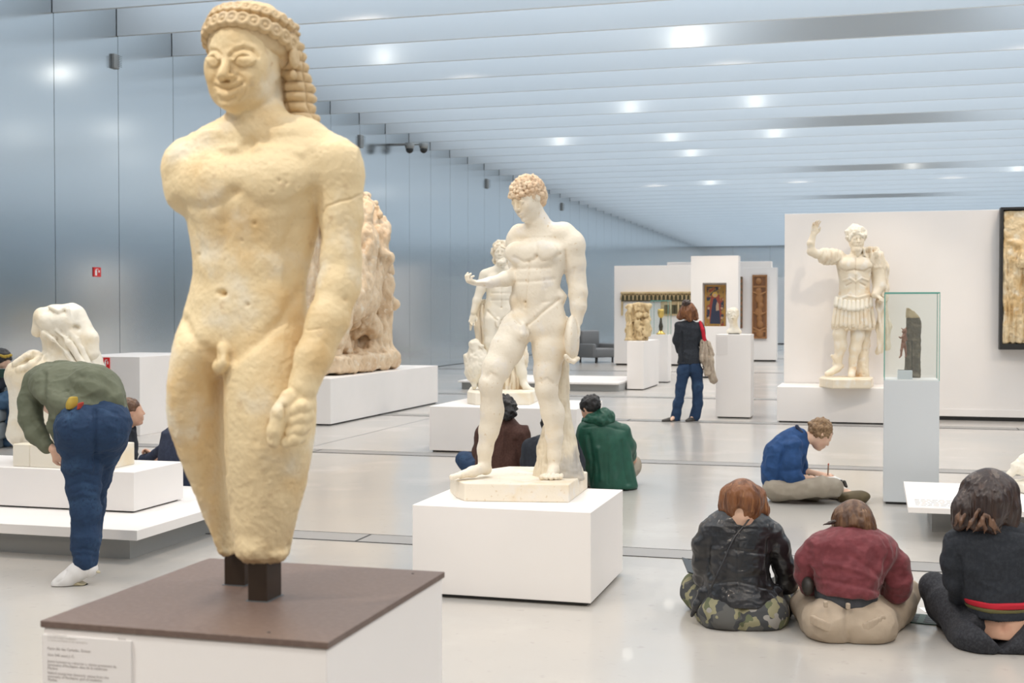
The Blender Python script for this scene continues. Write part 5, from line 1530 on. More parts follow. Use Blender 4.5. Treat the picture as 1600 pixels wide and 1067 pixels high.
M_hair_tips = mat('light_brown_hair_ends', (.17, .092, .055), .42, noise=[(40, 4, (.06, .032, .022), .42, .62, (1, 1, .1))], bump=(130, .5, .004, (1, 1, .1)))
M_hair_sandy = mat('sandy_curly_hair', (.30, .19, .10), .55, noise=(60, 3, (.17, .10, .05), .45, .65), bump=(160, .6, .004))
M_hair_black = mat('black_hair', (.012, .011, .012), .5, bump=(140, .5, .004))
M_rubber = mat('white_rubber', (.72, .70, .66), .5); M_shoe = mat('white_leather_shoe', (.74, .73, .72), .45)
M_sole = mat('tan_sole', (.42, .37, .25), .6); M_brownsole = mat('worn_brown_sole', (.10, .075, .035), .6, noise=(12, 4, (.14, .11, .05), .4, .7)); M_darkshoe = mat('dark_shoe', (.03, .026, .022), .5)
M_redtrim = mat('red_knit_stripe', (.50, .012, .03), .8); M_olivetrim = mat('olive_knit_stripe', (.12, .11, .04), .8)
M_paper = mat('paper', (.80, .80, .78), .7); M_notebook = mat('dark_green_notebook', (.012, .045, .035), .5); M_screen = mat('dark_tablet', (.03, .035, .04), .3)
M_pencil = mat('pencil_wood', (.20, .11, .06), .5); M_steel = mat('steel_stud', (.7, .7, .7), .3, .9)
M_yellow = mat('yellow_fabric', (.42, .29, .04), .7); M_redfab = mat('red_patch', (.45, .05, .03), .7); M_beige = cloth('beige_wool', (.46, .39, .31), (.38, .31, .245), .9, 20)
M_belt = mat('dark_leather_belt', (.03, .025, .022), .5)

def strands(amp=.004, size=.010, stretch=(1, 1, 9), seed=1):
    st = np.array(stretch, float)
    return lambda v, n: (ridge(v / size / st + seed, 2) - .2) * amp * np.clip(1.15 - 1.3 * np.abs(n[:, 2]), .08, 1)
def person(label, px, py, D, group=None):
    b = W(px, py, D); b.z = 0
    return thing('person', label, 'person', tuple(b), group)

def seated_body(S, root, headp, H, yaw, pitch, roll, neck, sh, hips, arms, legs, skin, sc_=1.0, face=True, hands=()):
    """one continuous body: head, neck, trunk, arms, legs (mostly under the clothes)"""
    q, R, h = head(S, headp, H, yaw, pitch, roll, face=face)
    r = H * .25
    S.chain([headp + (r,), neck + (r * .95,)], 8)
    mid = tuple((a + b) / 2 for a, b in zip(*sh)); hm = tuple((a + b) / 2 for a, b in zip(*hips))
    S.chain([neck + (r,), mid + (r * 1.6,), tuple((a + b) / 2 for a, b in zip(mid, hm)) + (H * .42,), hm + (H * .50,)], 20)
    S.chain([sh[0] + (H * .17,), mid + (H * .28,), sh[1] + (H * .17,)], 10)
    for A_ in arms:
        S.chain([p + (H * .18 * f,) for p, f in zip(A_, (1, .78, .62, .5))], 6)
    for L_ in legs:
        S.chain([p + (H * .30 * f,) for p, f in zip(L_, (1.1, .75, .6, .45))], 8)
    for hd in hands: hand(S, S.pt(hd[0]), *hd[1:])
    return q, R, h

def shoe(name, D, pts, r, m_upper, m_sole, root, vox=.005, rot=(0, 0, 0), size=(12, 30, 9)):
    s = Sculpt(D, vox); s.chain(pts, 5); s.build(name, m_upper, root)

# ---------------- woman in the black leather jacket
def leather_woman():
    D = 6.35
    root = person('seated woman with auburn hair, black leather jacket and camouflage trousers, seen from behind', 1160, 985, D)
    S = Sculpt(D, .007); S.thin = True
    q, R, h = seated_body(S, root, (1160, 788, -18), 70, 180, 38, 0, (1158, 800, -4), ((1114, 838, 0), (1200, 838, 0)), ((1130, 950, 0), (1190, 950, 0)),
                [[(1110, 838, 0), (1098, 880, 10), (1098, 905, 30), (1112, 918, 90)], [(1204, 838, 0), (1220, 880, 10), (1230, 910, 30), (1210, 915, 90)]],
                [[(1130, 955, 20), (1090, 915, 90), (1140, 965, 130), (1170, 970, 150)], [(1190, 955, 20), (1236, 920, 90), (1200, 968, 130), (1170, 972, 150)]], None,
                hands=[((1112, 918, 95), (.7, .6, -.1), (0, 0, -1), .17, .6, 1), ((1208, 915, 95), (-.8, .5, -.1), (0, 0, -1), .17, .6, -1)])
    S.build('body', M_skin_light, root)
    # trousers
    t = Sculpt(D, .0065)
    t.loft([(925, 1108, 1212, 4, 44), (942, 1096, 1226, 6, 58), (958, 1092, 1230, 8, 66), (974, 1097, 1222, 10, 64), (984, 1106, 1210, 12, 56), (991, 1122, 1192, 14, 38)], 0, 8)
    t.ell((1128, 958, -10), (36, 48, 35), k=14); t.ell((1190, 958, -10), (38, 48, 36), k=14)
    t.chain([(1124, 956, 20, 34), (1092, 925, 90, 26), (1090, 918, 110, 22), (1140, 965, 150, 17)], 10)
    t.chain([(1196, 956, 20, 34), (1226, 935, 90, 24), (1228, 928, 110, 20), (1190, 965, 150, 17)], 10)
    t.dent([(1160, 945), (1158, 992)], 5, .012); t.dent([(1100, 965), (1118, 982), (1150, 990)], 5, .006)
    t.disp.append(wrinkle(.006, .09, (1.6, 1, 1), 3)); t.build('camouflage_trousers', M_camo, root)
    # top under the jacket
    u = Sculpt(D, .007); u.loft([(900, 1112, 1204, 6, 42), (925, 1110, 1208, 5, 44), (936, 1108, 1212, 5, 46)], 0, 6); u.build('black_top', M_blackknit, root)
    # jacket
    j = Sculpt(D, .0055)
    j.loft([(790, 1138, 1176, -4, 16), (798, 1122, 1190, 0, 24), (808, 1108, 1202, 2, 32), (822, 1096, 1212, 4, 38), (850, 1096, 1208, 4, 44), (880, 1100, 1203, 3, 45), (905, 1098, 1206, 3, 48), (922, 1096, 1213, 2, 53), (938, 1094, 1222, 2, 58)], 0, 8)
    j.chain([(1108, 832, 2, 17), (1099, 850, 4, 16), (1098, 880, 10, 14.5), (1099, 902, 26, 13.5), (1112, 915, 80, 12)], 8)
    j.chain([(1206, 834, 2, 18), (1216, 852, 4, 17), (1224, 884, 8, 16), (1229, 910, 16, 16), (1212, 916, 80, 13)], 8)
    # hem dips at both corners
    j.chain([(1100, 925, -4, 9), (1090, 945, -4, 6), (1081, 962, 0, 2.5)], 8); j.chain([(1212, 925, -4, 10), (1222, 945, 0, 7), (1231, 964, 6, 2.5)], 8)
    # open underside so the trousers show
    j.ell((1158, 985, 0), (50, 90, 52), k=6, op='-')
    j.dent([(1152, 795), (1153, 925)], 2, .0035); j.dent([(1104, 872), (1140, 858), (1200, 866)], 3, .004)
    j.dent([(1108, 850), (1106, 880), (1112, 900)], 4, .008); j.dent([(1202, 845), (1200, 880), (1206, 905)], 4, .009)
    j.dent([(1110, 912), (1150, 908), (1206, 922)], 2, .004); j.dent([(1120, 880), (1150, 895), (1190, 890)], 6, -.006); j.dent([(1118, 858), (1150, 872)], 5, -.005)
    j.disp.append(wrinkle(.0038, .085, (2.0, 1, .8), 4, 2)); j.disp.append(wrinkle(.0018, .028, (1.4, 1, 1), 9, 2)); j.build('leather_jacket', M_leather, root)
    c = Sculpt(D, .005); c.chain([(1139, 794, -8, 5), (1158, 789, -20, 5.5), (1176, 795, -8, 5)], 4); c.build('jacket_collar', M_leather, root)
    # hair
    g = Sculpt(D, .0055)
    g.ellm(q(0, .07, .13), np.array((.40, .47, .43)) * h, R, .01); g.ell((1160, 788, -6), (31, 36, 32), k=12)
    g.chain([(1143, 776, 0, 20), (1134, 792, 0, 11), (1130, 801, 2, 6)], 8); g.chain([(1178, 778, 0, 21), (1190, 796, 2, 11), (1195, 807, 2, 6)], 8)
    g.ell((1157, 803, -50), (9, 20, 9), k=5, op='-')
    g.disp.append(strands(.005, .016, (1, 1, 7), 2)); g.build('hair', M_hair_auburn, root)
    # strap and bag
    pts = [S.pt(p) for p in ((1178, 801, -26), (1166, 817, -42), (1149, 838, -48), (1140, 855, -50), (1133, 872, -51), (1121, 897, -54), (1111, 919, -56))]
    o = tube('bag_strap', M_leather, [tuple(V2W(p)) for p in pts], .0045, root, 6)
if want('leather'): leather_woman()

def prop(name, label, cat, m, c, size, rz, tilt=0, z=None, group=None):
    r = thing(name, label, cat, c, group, rz); r.rotation_euler = (tilt, 0, rz)
    bm = bmesh.new(); add_box(bm, -size[0] / 2, size[0] / 2, -size[1] / 2, size[1] / 2, 0, size[2]); bm_obj('cover', bm, m, r)
    bm = bmesh.new(); add_box(bm, -size[0] / 2 + .004, size[0] / 2 - .004, -size[1] / 2 + .004, size[1] / 2 - .004, size[2], size[2] + .003); bm_obj('pages', bm, M_paper, r)
    return r

# ---------------- person in the maroon shirt
def maroon():
    D = 6.12
    root = person('seated person with brown hair, maroon shirt and khaki trousers, seen from behind', 1325, 1000, D)
    S = Sculpt(D, .007); S.thin = True
    q, R, h = seated_body(S, root, (1334, 822, 8), 72, 180, 62, 4, (1332, 838, 4), ((1285, 858, 6), (1380, 862, 6)), ((1295, 965, 0), (1352, 965, 0)),
                [[(1274, 858, 6), (1262, 890, 20), (1268, 912, 50), (1300, 930, 100)], [(1390, 868, 6), (1402, 905, 20), (1398, 925, 50), (1370, 935, 100)]],
                [[(1292, 970, 20), (1262, 940, 90), (1310, 985, 130), (1340, 985, 150)], [(1356, 970, 20), (1410, 930, 90), (1370, 985, 130), (1340, 988, 150)]], None, face=True,
                hands=[((1300, 930, 105), (.8, .5, -.1), (0, 0, -1), .18, .6, 1), ((1370, 935, 105), (-.8, .5, -.1), (0, 0, -1), .18, .6, -1)])
    S.build('body', M_skin_light, root)
    t = Sculpt(D, .006)
    t.loft([(937, 1275, 1371, 4, 49), (948, 1262, 1390, 6, 62), (962, 1254, 1396, 8, 72), (980, 1257, 1396, 10, 74), (994, 1266, 1388, 12, 66), (1004, 1284, 1370, 14, 46), (1008, 1300, 1356, 14, 30)], 0, 8)
    t.ell((1294, 972, -16), (40, 52, 36), k=14); t.ell((1358, 974, -16), (42, 52, 36), k=14)
    t.chain([(1284, 968, 20, 34), (1262, 945, 80, 24), (1262, 940, 100, 20), (1310, 985, 150, 18)], 10)
    t.chain([(1368, 970, 20, 36), (1400, 945, 70, 30), (1415, 925, 100, 20), (1410, 950, 110, 18), (1380, 985, 140, 17)], 12)
    t.dent([(1323, 945), (1324, 975), (1326, 1008)], 5, .012)
    t.dent([(1273, 938), (1322, 945), (1372, 936)], 1.5, .002); t.dent([(1270, 930), (1300, 937), (1345, 938), (1374, 930)], 6, -.006)
    t.disp.append(wrinkle(.005, .10, (1.6, 1, 1), 5)); t.build('khaki_trousers', M_khaki, root)
    # rear pocket flaps, belt loops
    for xa, ya, xb, yb, rr in ((1270, 969, 1304, 986, 1), (1341, 986, 1379, 969, 1)):
        f = Sculpt(D, .004)
        n_ = 7
        left = xa < 1320
        for i in range(n_):
            u = i / (n_ - 1); x = xa + (xb - xa) * u; y = ya + (yb - ya) * u
            edge = 1 - abs(x - 1324) / 72
            d = -16 - 52 * math.sqrt(max(0.02, 1 - ((x - (1294 if left else 1358)) / 41) ** 2 - ((y - 972) / 40) ** 2)) + 1
            f.bx((x, y - 1, d + 1.5), (4.6, 2.2, 7), 0, 0, 0, 1, 4)
        f.build('pocket_flap', M_khaki, root)
    for x, y in ((1290, 944), (1325, 947)):
        f = Sculpt(D, .003); f.bx((x, y, -56), (3.2, 4, 5), rd=1); f.build('belt_loop', M_khaki, root)
    u = Sculpt(D, .006); u.loft([(905, 1278, 1370, 4, 48), (925, 1272, 1372, 4, 52), (940, 1273, 1371, 4, 53)], 0, 3); u.build('grey_undershirt', M_charcoal, root)
    j = Sculpt(D, .0055)
    j.loft([(820, 1312, 1352, 4, 18), (828, 1288, 1372, 4, 30), (840, 1268, 1392, 6, 42), (858, 1258, 1400, 8, 50), (880, 1260, 1394, 8, 54), (900, 1266, 1384, 6, 56), (913, 1270, 1378, 4, 57), (922, 1273, 1374, 3, 57)], 0, 8)
    j.ell((1326, 940, -60), (60, 40, 14), 0, 0, 5, 6, '-') if False else None
    j.chain([(1281, 858, 8, 22), (1263, 875, 12, 19), (1260, 900, 22, 16), (1266, 916, 50, 14), (1290, 926, 95, 12)], 8)
    j.chain([(1380, 864, 8, 23), (1396, 880, 12, 22), (1402, 905, 14, 22), (1400, 922, 26, 20), (1376, 932, 80, 14)], 8)
    j.chain([(1335, 922, -46, 6), (1358, 929, -44, 5), (1370, 930, -38, 4)], 8)
    j.dent([(1265, 886), (1272, 905), (1276, 920)], 3.5, .012); j.dent([(1385, 876), (1380, 905), (1376, 930)], 4, .013)
    j.dent([(1270, 902), (1320, 912), (1370, 922)], 3.5, .006); j.dent([(1330, 868), (1362, 890), (1378, 905)], 4, .006); j.dent([(1290, 880), (1330, 888), (1370, 905)], 4, -.006); j.dent([(1374, 838), (1388, 860), (1384, 880)], 1.8, .003)
    j.disp.append(wrinkle(.006, .085, (1.4, 1, 1), 8, 2)); j.disp.append(wrinkle(.002, .035, (1.2, 1, 1), 3, 2)); j.build('corduroy_shirt', M_maroon, root)
    c = Sculpt(D, .0045); c.chain([(1318, 824, 0, 7), (1332, 817, -10, 8), (1348, 822, -2, 7)], 4); c.build('shirt_collar', M_maroon, root)
    g = Sculpt(D, .005)
    g.ellm(q(0, .07, .13), np.array((.40, .47, .42)) * h, R, .01); g.ell((1334, 820, 12), (31, 34, 34), k=8); g.ell((1355, 824, 10), (12, 20, 20), 0, 0, -20, 8); g.ell((1313, 812, 14), (11, 20, 18), k=8)
    g.ell((1335, 846, -26), (22, 20, 24), k=6, op='-')
    g.disp.append(strands(.004, .014, (1.2, 1, 6), 5)); g.build('hair', M_hair_brown, root)
    g = Sculpt(D, .004); g.chain([(1308, 814, 4, 4), (1296, 817, 2, 2.4), (1286, 820, 0, 1.2)], 3); g.disp.append(strands(.004, .008, (4, 1, 1), 5)); g.build('hair_lock', M_hair_dark, root)
    b = Sculpt(D, .005); b.ell((1262, 915, 2), (9, 16, 15), k=3); b.build('black_pouch', M_darkshoe, root)
if want('maroon'): maroon()

# ---------------- woman in the black sweater
def sweater():
    D = 5.92
    root = person('seated woman with long dark hair and black sweater with red stripe, at right edge', 1560, 1025, D)
    S = Sculpt(D, .007); S.thin = True
    q, R, h = seated_body(S, root, (1545, 776, 0), 76, 180, 22, -3, (1550, 815, 0), ((1495, 850, 0), (1612, 850, 0)), ((1530, 985, 0), (1595, 985, 0)),
                [[(1492, 848, 0), (1490, 900, 10), (1498, 928, 40), (1525, 940, 100)], [(1618, 848, 0), (1628, 900, 10), (1622, 930, 40), (1600, 940, 100)]],
                [[(1520, 985, 24), (1474, 930, 100), (1490, 980, 115), (1540, 1000, 140)], [(1600, 985, 24), (1640, 940, 100), (1610, 990, 130), (1580, 1000, 150)]], None,
                hands=[((1525, 940, 105), (.8, .5, -.1), (0, 0, -1), .17, .6, 1), ((1600, 940, 105), (-.8, .5, -.1), (0, 0, -1), .17, .6, -1)])
    S.loft([(950, 1522, 1612, 0, 42), (965, 1520, 1614, 0, 44), (990, 1520, 1614, 0, 46)], 0, 6)
    S.dent([(1566, 958), (1566, 985)], 4, .005)
    S.build('body', M_skin, root)
    t = Sculpt(D, .006)
    t.loft([(958, 1512, 1622, 4, 50), (972, 1502, 1630, 6, 60), (990, 1492, 1636, 8, 68), (1006, 1490, 1638, 10, 68), (1018, 1498, 1630, 12, 60), (1028, 1518, 1612, 14, 42), (1032, 1535, 1598, 14, 30)], 0, 8)
    t.ell((1528, 995, -12), (40, 50, 34), k=14); t.ell((1598, 995, -12), (40, 50, 34), k=14)
    t.chain([(1515, 985, 24, 36), (1484, 945, 80, 28), (1460, 918, 118, 21), (1470, 950, 110, 19), (1500, 995, 110, 17)], 12)
    t.chain([(1608, 985, 24, 36), (1640, 950, 80, 28), (1655, 925, 118, 21), (1640, 990, 120, 18)], 12)
    t.bx((1566, 968, -52), (34, 30, 34), 0, 0, 45, 2, 5, '-')
    t.dent([(1562, 985), (1560, 1030)], 4, .010); t.dent([(1508, 972), (1535, 984), (1561, 990)], 1.8, .003); t.dent([(1625, 968), (1590, 984), (1561, 990)], 1.8, .003)
    t.dent([(1508, 962), (1530, 975), (1555, 984)], 5, -.005); t.dent([(1622, 960), (1590, 976), (1566, 984)], 5, -.005); t.dent([(1498, 945), (1506, 960), (1490, 985)], 3, .010)
    t.disp.append(wrinkle(.004, .10, (1.4, 1, 1), 6)); t.build('black_jeans', M_blackden, root)
    # sneaker tip
    f = Sculpt(D, .005); f.chain([(1472, 978, 120, 9), (1480, 985, 120, 9)], 3); f.build('shoe', M_darkshoe, root)
    j = Sculpt(D, .0055)
    j.loft([(812, 1522, 1582, -2, 22), (820, 1500, 1606, 0, 32), (834, 1480, 1626, 2, 40), (850, 1474, 1634, 4, 46), (880, 1482, 1630, 4, 48), (905, 1492, 1624, 4, 47), (925, 1500, 1618, 3, 46), (945, 1507, 1612, 2, 47), (960, 1510, 1610, 2, 49)], 0, 8)
    j.chain([(1495, 855, 2, 20), (1488, 876, 6, 17), (1492, 908, 14, 15.5), (1500, 930, 40, 15), (1528, 940, 95, 11)], 8)
    j.chain([(1616, 855, 2, 20), (1626, 876, 6, 18), (1628, 908, 14, 16), (1620, 930, 40, 15), (1600, 940, 95, 11)], 8)
    j.dent([(1498, 870), (1502, 900), (1506, 930)], 4, .011); j.dent([(1480, 842), (1500, 836), (1560, 828), (1610, 834)], 1.8, .003)
    ribs = lambda v, n: .0010 * np.sin(v[:, 0] * 560)
    j.disp.append(ribs); j.disp.append(wrinkle(.005, .09, (1.8, 1, .9), 7, 2)); j.build('knit_sweater', M_blackknit, root)
    for (ya, yb, mm_, nm) in ((933, 942, M_redtrim, 'red_stripe'), (942, 948.5, M_olivetrim, 'olive_stripe')):
        k_ = Sculpt(D, .004)
        rows = [(y_, 1499.5 + (y_ - 925) * .35, 1619 - (y_ - 925) * .30, 2.5, 50.5) for y_ in (ya, (ya + yb) / 2, yb)]
        k_.loft(rows, 0, 1)
        rows2 = [(y_, r[1] + 2.5, r[2] - 2.5, 3, 46) for y_, r in zip((ya - 3, (ya + yb) / 2, yb + 3), rows)]
        k_.disp.append(wrinkle(.004, .10, (1.8, 1, .9), 7, 2)); k_.build(nm, mm_, root)
    g = Sculpt(D, .005)
    g.ellm(q(0, .07, .13), np.array((.40, .46, .42)) * h, R, .01); g.ell((1546, 774, -4), (36, 40, 42), k=8)
    g.chain([(1524, 765, -4, 22), (1510, 795, -12, 19), (1498, 819, -16, 11)], 14); g.chain([(1566, 768, -6, 24), (1572, 800, -12, 19), (1578, 822, -16, 12)], 14)
    g.chain([(1546, 785, -26, 26), (1546, 812, -30, 18), (1552, 826, -32, 8)], 14)
    g.chain([(1530, 800, -22, 18), (1524, 822, -26, 8)], 10)
    g.disp.append(strands(.007, .018, (1, 1, 8), 3)); g.build('long_hair', M_hair_dark, root)
    g = Sculpt(D, .0042)
    for ch in ([(1508, 780, -22, 4), (1497, 808, -24, 4), (1492, 822, -24, 1.5)], [(1514, 792, -30, 3), (1502, 814, -32, 3), (1499, 826, -28, 1)], [(1530, 796, -42, 3), (1518, 816, -44, 3.4), (1510, 829, -38, 1)], [(1538, 804, -48, 3), (1530, 820, -48, 3), (1520, 832, -42, 1)], [(1544, 806, -50, 3), (1549, 820, -51, 3), (1556, 835, -44, 1)], [(1552, 812, -50, 2.4), (1556, 824, -49, 2.4), (1564, 832, -44, 1)], [(1535, 812, -49, 2.4), (1540, 826, -48, 2), (1538, 834, -42, 1)]):
        g.chain(ch, 4)
    g.disp.append(strands(.004, .010, (1, 1, 7), 3)); g.build('hair_ends', M_hair_tips, root)
    sd = S.pt((1577, 1018, -46)); w_ = V2W(sd)
    bm = bmesh.new(); bmesh.ops.create_uvsphere(bm, u_segments=10, v_segments=8, radius=.006)
    off = Vector(parent_loc(root))
    for v in bm.verts: v.co += Vector(w_) - off
    bm_obj('rivet', bm, M_steel, root, True)
    # open green notebook on the floor
    c = on_z(1440, 968, 0)
    r = thing('notebook', 'open dark green notebook lying on the floor beside the woman in the black sweater', 'notebook', (c.x, c.y, 0), None, math.radians(-8))
    for sx in (-1, 1):
        bm = bmesh.new(); add_box(bm, min(0, sx * .095), max(0, sx * .095), -.10, .10, .001, .006); bm_obj('cover', bm, M_notebook, r)
        bm = bmesh.new()
        for i in range(4): add_box(bm, sx * .05 - .035, sx * .05 + .035, -.085 + i * .045, -.055 + i * .045, .006, .0065)
        o = bm_obj('printed_panel', bm, M_charcoal, r); o['kind'] = 'stuff'
    c = on_z(1456, 957, .0)
    r = thing('paper_sheet', 'small white paper sheet on the floor next to the green notebook', 'paper', (c.x + .01, c.y + .06, 0), None, .3)
    bm = bmesh.new(); add_box(bm, -.06, .06, -.05, .05, .0005, .002); bm_obj('sheet', bm, M_paper, r)
if want('sweater'): sweater()

# notebooks held by the first two
def held_books():
    c = W(1079, 889, 6.5)
    r = thing('drawing_board', 'dark thin drawing board held by the woman in the leather jacket, at her left', 'board', (c.x + .01, c.y, c.z - .02), None, .25); r.rotation_euler = (.12, .30, .3)
    bm = bmesh.new(); add_box(bm, -.03, .30, -.02, .22, 0, .006); bm_obj('board', bm, M_screen, r)
    bm = bmesh.new(); add_box(bm, .02, .28, .0, .20, .006, .0075); bm_obj('sheet', bm, M_paper, r)
if want('leather'): held_books()

# ---------------- boy in the blue sweater, side view
def blue_boy():
    D = 10.45
    root = person('seated boy with curly sandy hair in blue sweater drawing cross-legged, seen from the side', 1250, 782, D)
    S = Sculpt(D, .0075); S.thin = True
    q, R, h = head(S, (1282, 679, 0), 46, -100, 42, 0)
    S.chain([(1276, 684, 0, 12), (1256, 684, 0, 12)], 6); S.chain([(1254, 686, 0, 12), (1228, 705, 0, 20), (1216, 740, 0, 22), (1214, 760, 0, 22)], 12)
    S.chain([(1236, 704, -20, 10), (1238, 742, -26, 8.5), (1250, 747, -26, 7), (1268, 747, -20, 5.5)], 5)
    S.chain([(1240, 704, 20, 10), (1250, 736, 22, 8.5), (1262, 738, 20, 7), (1284, 742, 10, 5.5)], 5)
    S.chain([(1216, 762, -14, 16), (1300, 760, -20, 12), (1250, 772, 10, 10)], 6); S.chain([(1216, 762, 14, 16), (1300, 762, 30, 12), (1330, 774, 0, 8)], 6)
    hand(S, S.pt((1268, 747, -20)), (1, 0, -.05), (0, 0, -1), .17, .3, -1); hand(S, S.pt((1283, 742, 8)), (1, -.2, .0), (0, .2, -1), .17, 1.0, 1)
    S.build('body', M_skin_light, root)
    t = Sculpt(D, .007)
    t.ell((1214, 762, 0), (21, 34, 20), k=8)
    t.chain([(1212, 764, -14, 17), (1245, 764, -28, 15.5), (1285, 760, -34, 15), (1302, 761, -30, 14.5)], 8); t.chain([(1302, 763, -28, 13), (1270, 773, 0, 9), (1250, 777, 14, 8)], 6)
    t.chain([(1214, 764, 14, 16), (1260, 764, 30, 14), (1296, 764, 34, 13), (1318, 776, 6, 8)], 8)
    t.disp.append(wrinkle(.006, .09, (1.4, 1, 1), 2)); t.build('khaki_trousers', M_khaki2, root)
    j = Sculpt(D, .006)
    j.chain([(1248, 682, 0, 14), (1240, 692, 0, 21), (1226, 712, 0, 29), (1220, 735, 0, 27.5), (1217, 748, 0, 25)], 12)
    j.chain([(1240, 698, -22, 15), (1238, 722, -28, 13.5), (1238, 742, -30, 12.5), (1248, 747, -28, 9.5)], 6)
    j.chain([(1242, 698, 22, 15), (1248, 722, 26, 12), (1252, 737, 24, 10)], 6)
    j.dent([(1226, 700), (1219, 722), (1218, 748)], 3, .014); j.dent([(1224, 736), (1250, 734)], 3, .006); j.dent([(1252, 700), (1256, 730)], 3, .008)
    j.disp.append(wrinkle(.008, .10, (1, 1, 1), 2, 2)); j.build('blue_sweater', M_bluesw, root)
    c = Sculpt(D, .005); c.chain([(1245, 666, -8, 3), (1252, 676, -12, 3), (1259, 692, -10, 3)], 2); c.chain([(1245, 666, 8, 3), (1252, 676, 12, 3), (1259, 692, 8, 3)], 2); c.build('collar', M_navy, root)
    b = Sculpt(D, .006); b.loft([(752, 1193, 1234, 0, 27), (757, 1194, 1232, 0, 27)], 0, 2); b.build('belt', M_belt, root)
    g = Sculpt(D, .006)
    g.ellm(q(0, .12, .14), np.array((.39, .44, .40)) * h, R, .01); g.ellm(q(0, -.36, -.10), np.array((.32, .26, .36)) * h, R, .01, '-')
    g.disp.append(rough(.013, .028, 2, 2)); g.build('curly_hair', M_hair_sandy, root)
    # shoes
    f = Sculpt(D, .006); f.ell((1338, 777, -16), (22, 14, 10.5), 0, 0, -6, 4); f.chain([(1318, 778, -8, 9), (1345, 778, -14, 10)], 4); f.build('shoe', M_brownsole, root)
    f = Sculpt(D, .005); f.chain([(1318, 762, 22, 7), (1320, 768, 10, 6)], 3); f.build('white_sneaker', M_rubber, root)
    f = Sculpt(D, .004); f.chain([(1319, 753, 16, 3), (1322, 760, 12, 2.6)], 2); f.build('shoe_tongue', M_darkshoe, root)
    # bracelet
    w_ = V2W(S.pt((1264, 747, -20)))
    tube('bracelet', M_green, [Vector(w_) + Vector((0, .03 * math.cos(a), .03 * math.sin(a))) for a in np.linspace(0, 2 * math.pi, 12)], .005, root, 6)
    c = W(1294, 747.5, D - .06)
    r = prop('sketchbook', 'dark sketchbook held on the lap of the boy in the blue sweater', 'book', M_screen, (c.x, c.y, c.z - .01), (.17, .24, .014), YAW)
    p0, p1 = W(1293.5, 742, D), W(1294.5, 724, D)
    r = thing('pencil', 'brown pencil upright in the hand of the boy in the blue sweater', 'pencil', tuple(p0))
    tube('shaft', M_pencil, [p0, p0.lerp(p1, .85)], .0055, r, 6); tube('eraser', M_redfab, [p0.lerp(p1, .85), p1], .0055, r, 6)
if want('blueboy'): blue_boy()

# ---------------- man in the green hooded jacket (back, head turned left)
def green_man():
    D = 11.15
    root = person('seated man with black hair in dark green hooded jacket, right of the middle statue', 950, 765, D)
    S = Sculpt(D, .009); S.thin = True
    q, R, h = head(S, (923, 640, 0), 42, 140, 22, -8)
    S.chain([(926, 645, 0, 10), (936, 662, 2, 11)], 6); S.chain([(936, 662, 2, 12), (946, 690, 4, 26), (955, 740, 4, 30)], 10)
    S.chain([(975, 680, 4, 10), (984, 705, 20, 9), (988, 718, 40, 8), (985, 725, 60, 5)], 5); S.chain([(914, 680, 8, 10), (906, 710, 30, 9), (915, 720, 60, 6)], 5)
    S.chain([(940, 745, 10, 16), (905, 735, 60, 12), (940, 755, 80, 9)], 8); S.chain([(965, 745, 10, 16), (990, 730, 60, 12), (960, 755, 80, 9)], 8)
    hand(S, S.pt((985, 725, 62)), (-.6, .6, .1), (0, 0, -1), .18, .6, -1)
    S.build('body', M_skin, root)
    t = Sculpt(D, .009)
    t.chain([(940, 748, 10, 18), (905, 738, 60, 14), (935, 756, 85, 11)], 8); t.chain([(965, 748, 10, 18), (986, 730, 55, 13), (988, 726, 60, 12), (960, 756, 85, 11)], 8)
    t.disp.append(wrinkle(.008, .1)); t.build('beige_trousers', M_khaki2, root)
    j = Sculpt(D, .0085)
    j.loft([(652, 918, 956, 2, 14), (662, 908, 968, 3, 20), (676, 905, 980, 4, 25), (695, 907, 984, 4, 27), (720, 912, 988, 4, 28), (745, 917, 993, 4, 29), (758, 920, 996, 4, 29), (762, 922, 994, 4, 28)], 0, 5)
    j.chain([(974, 676, 4, 13), (982, 695, 12, 11), (984, 712, 34, 9.5)], 5); j.chain([(914, 672, 4, 12), (908, 695, 10, 11), (912, 718, 36, 9)], 5)
    j.dent([(920, 680), (926, 720), (924, 758)], 3, .014); j.dent([(972, 690), (975, 720), (982, 755)], 3, .014); j.dent([(948, 680), (950, 755)], 1.5, .005); j.dent([(935, 700), (940, 750)], 3, -.012); j.dent([(912, 668), (940, 665), (975, 672)], 1.5, .006)
    j.disp.append(wrinkle(.009, .12, (.8, 1, 1.8), 6, 2)); j.build('green_jacket', M_green, root)
    k_ = Sculpt(D, .007); k_.chain([(915, 658, 2, 6), (926, 652, -8, 8), (944, 647, -10, 8.5), (954, 650, 0, 7)], 5); k_.chain([(918, 655, -6, 6), (940, 656, -16, 8), (953, 655, -8, 7)], 5)
    k_.disp.append(wrinkle(.009, .06, (1, 1, 1), 2)); k_.build('hood', M_green, root)
    g = Sculpt(D, .007)
    g.ellm(q(0, .10, .17), np.array((.38, .44, .38)) * h, R, .01); g.ellm(q(0, -.36, -.20), np.array((.38, .34, .42)) * h, R, .01, '-'); g.disp.append(rough(.010, .03, 2, 2)); g.build('short_hair', M_hair_black, root)
    for x in (984, 992):
        f = Sculpt(D, .006); f.chain([(x, 760, 0, 4), (x, 763, 0, 4)], 2); f.build('shoe', M_darkshoe, root)
if want('green'): green_man()

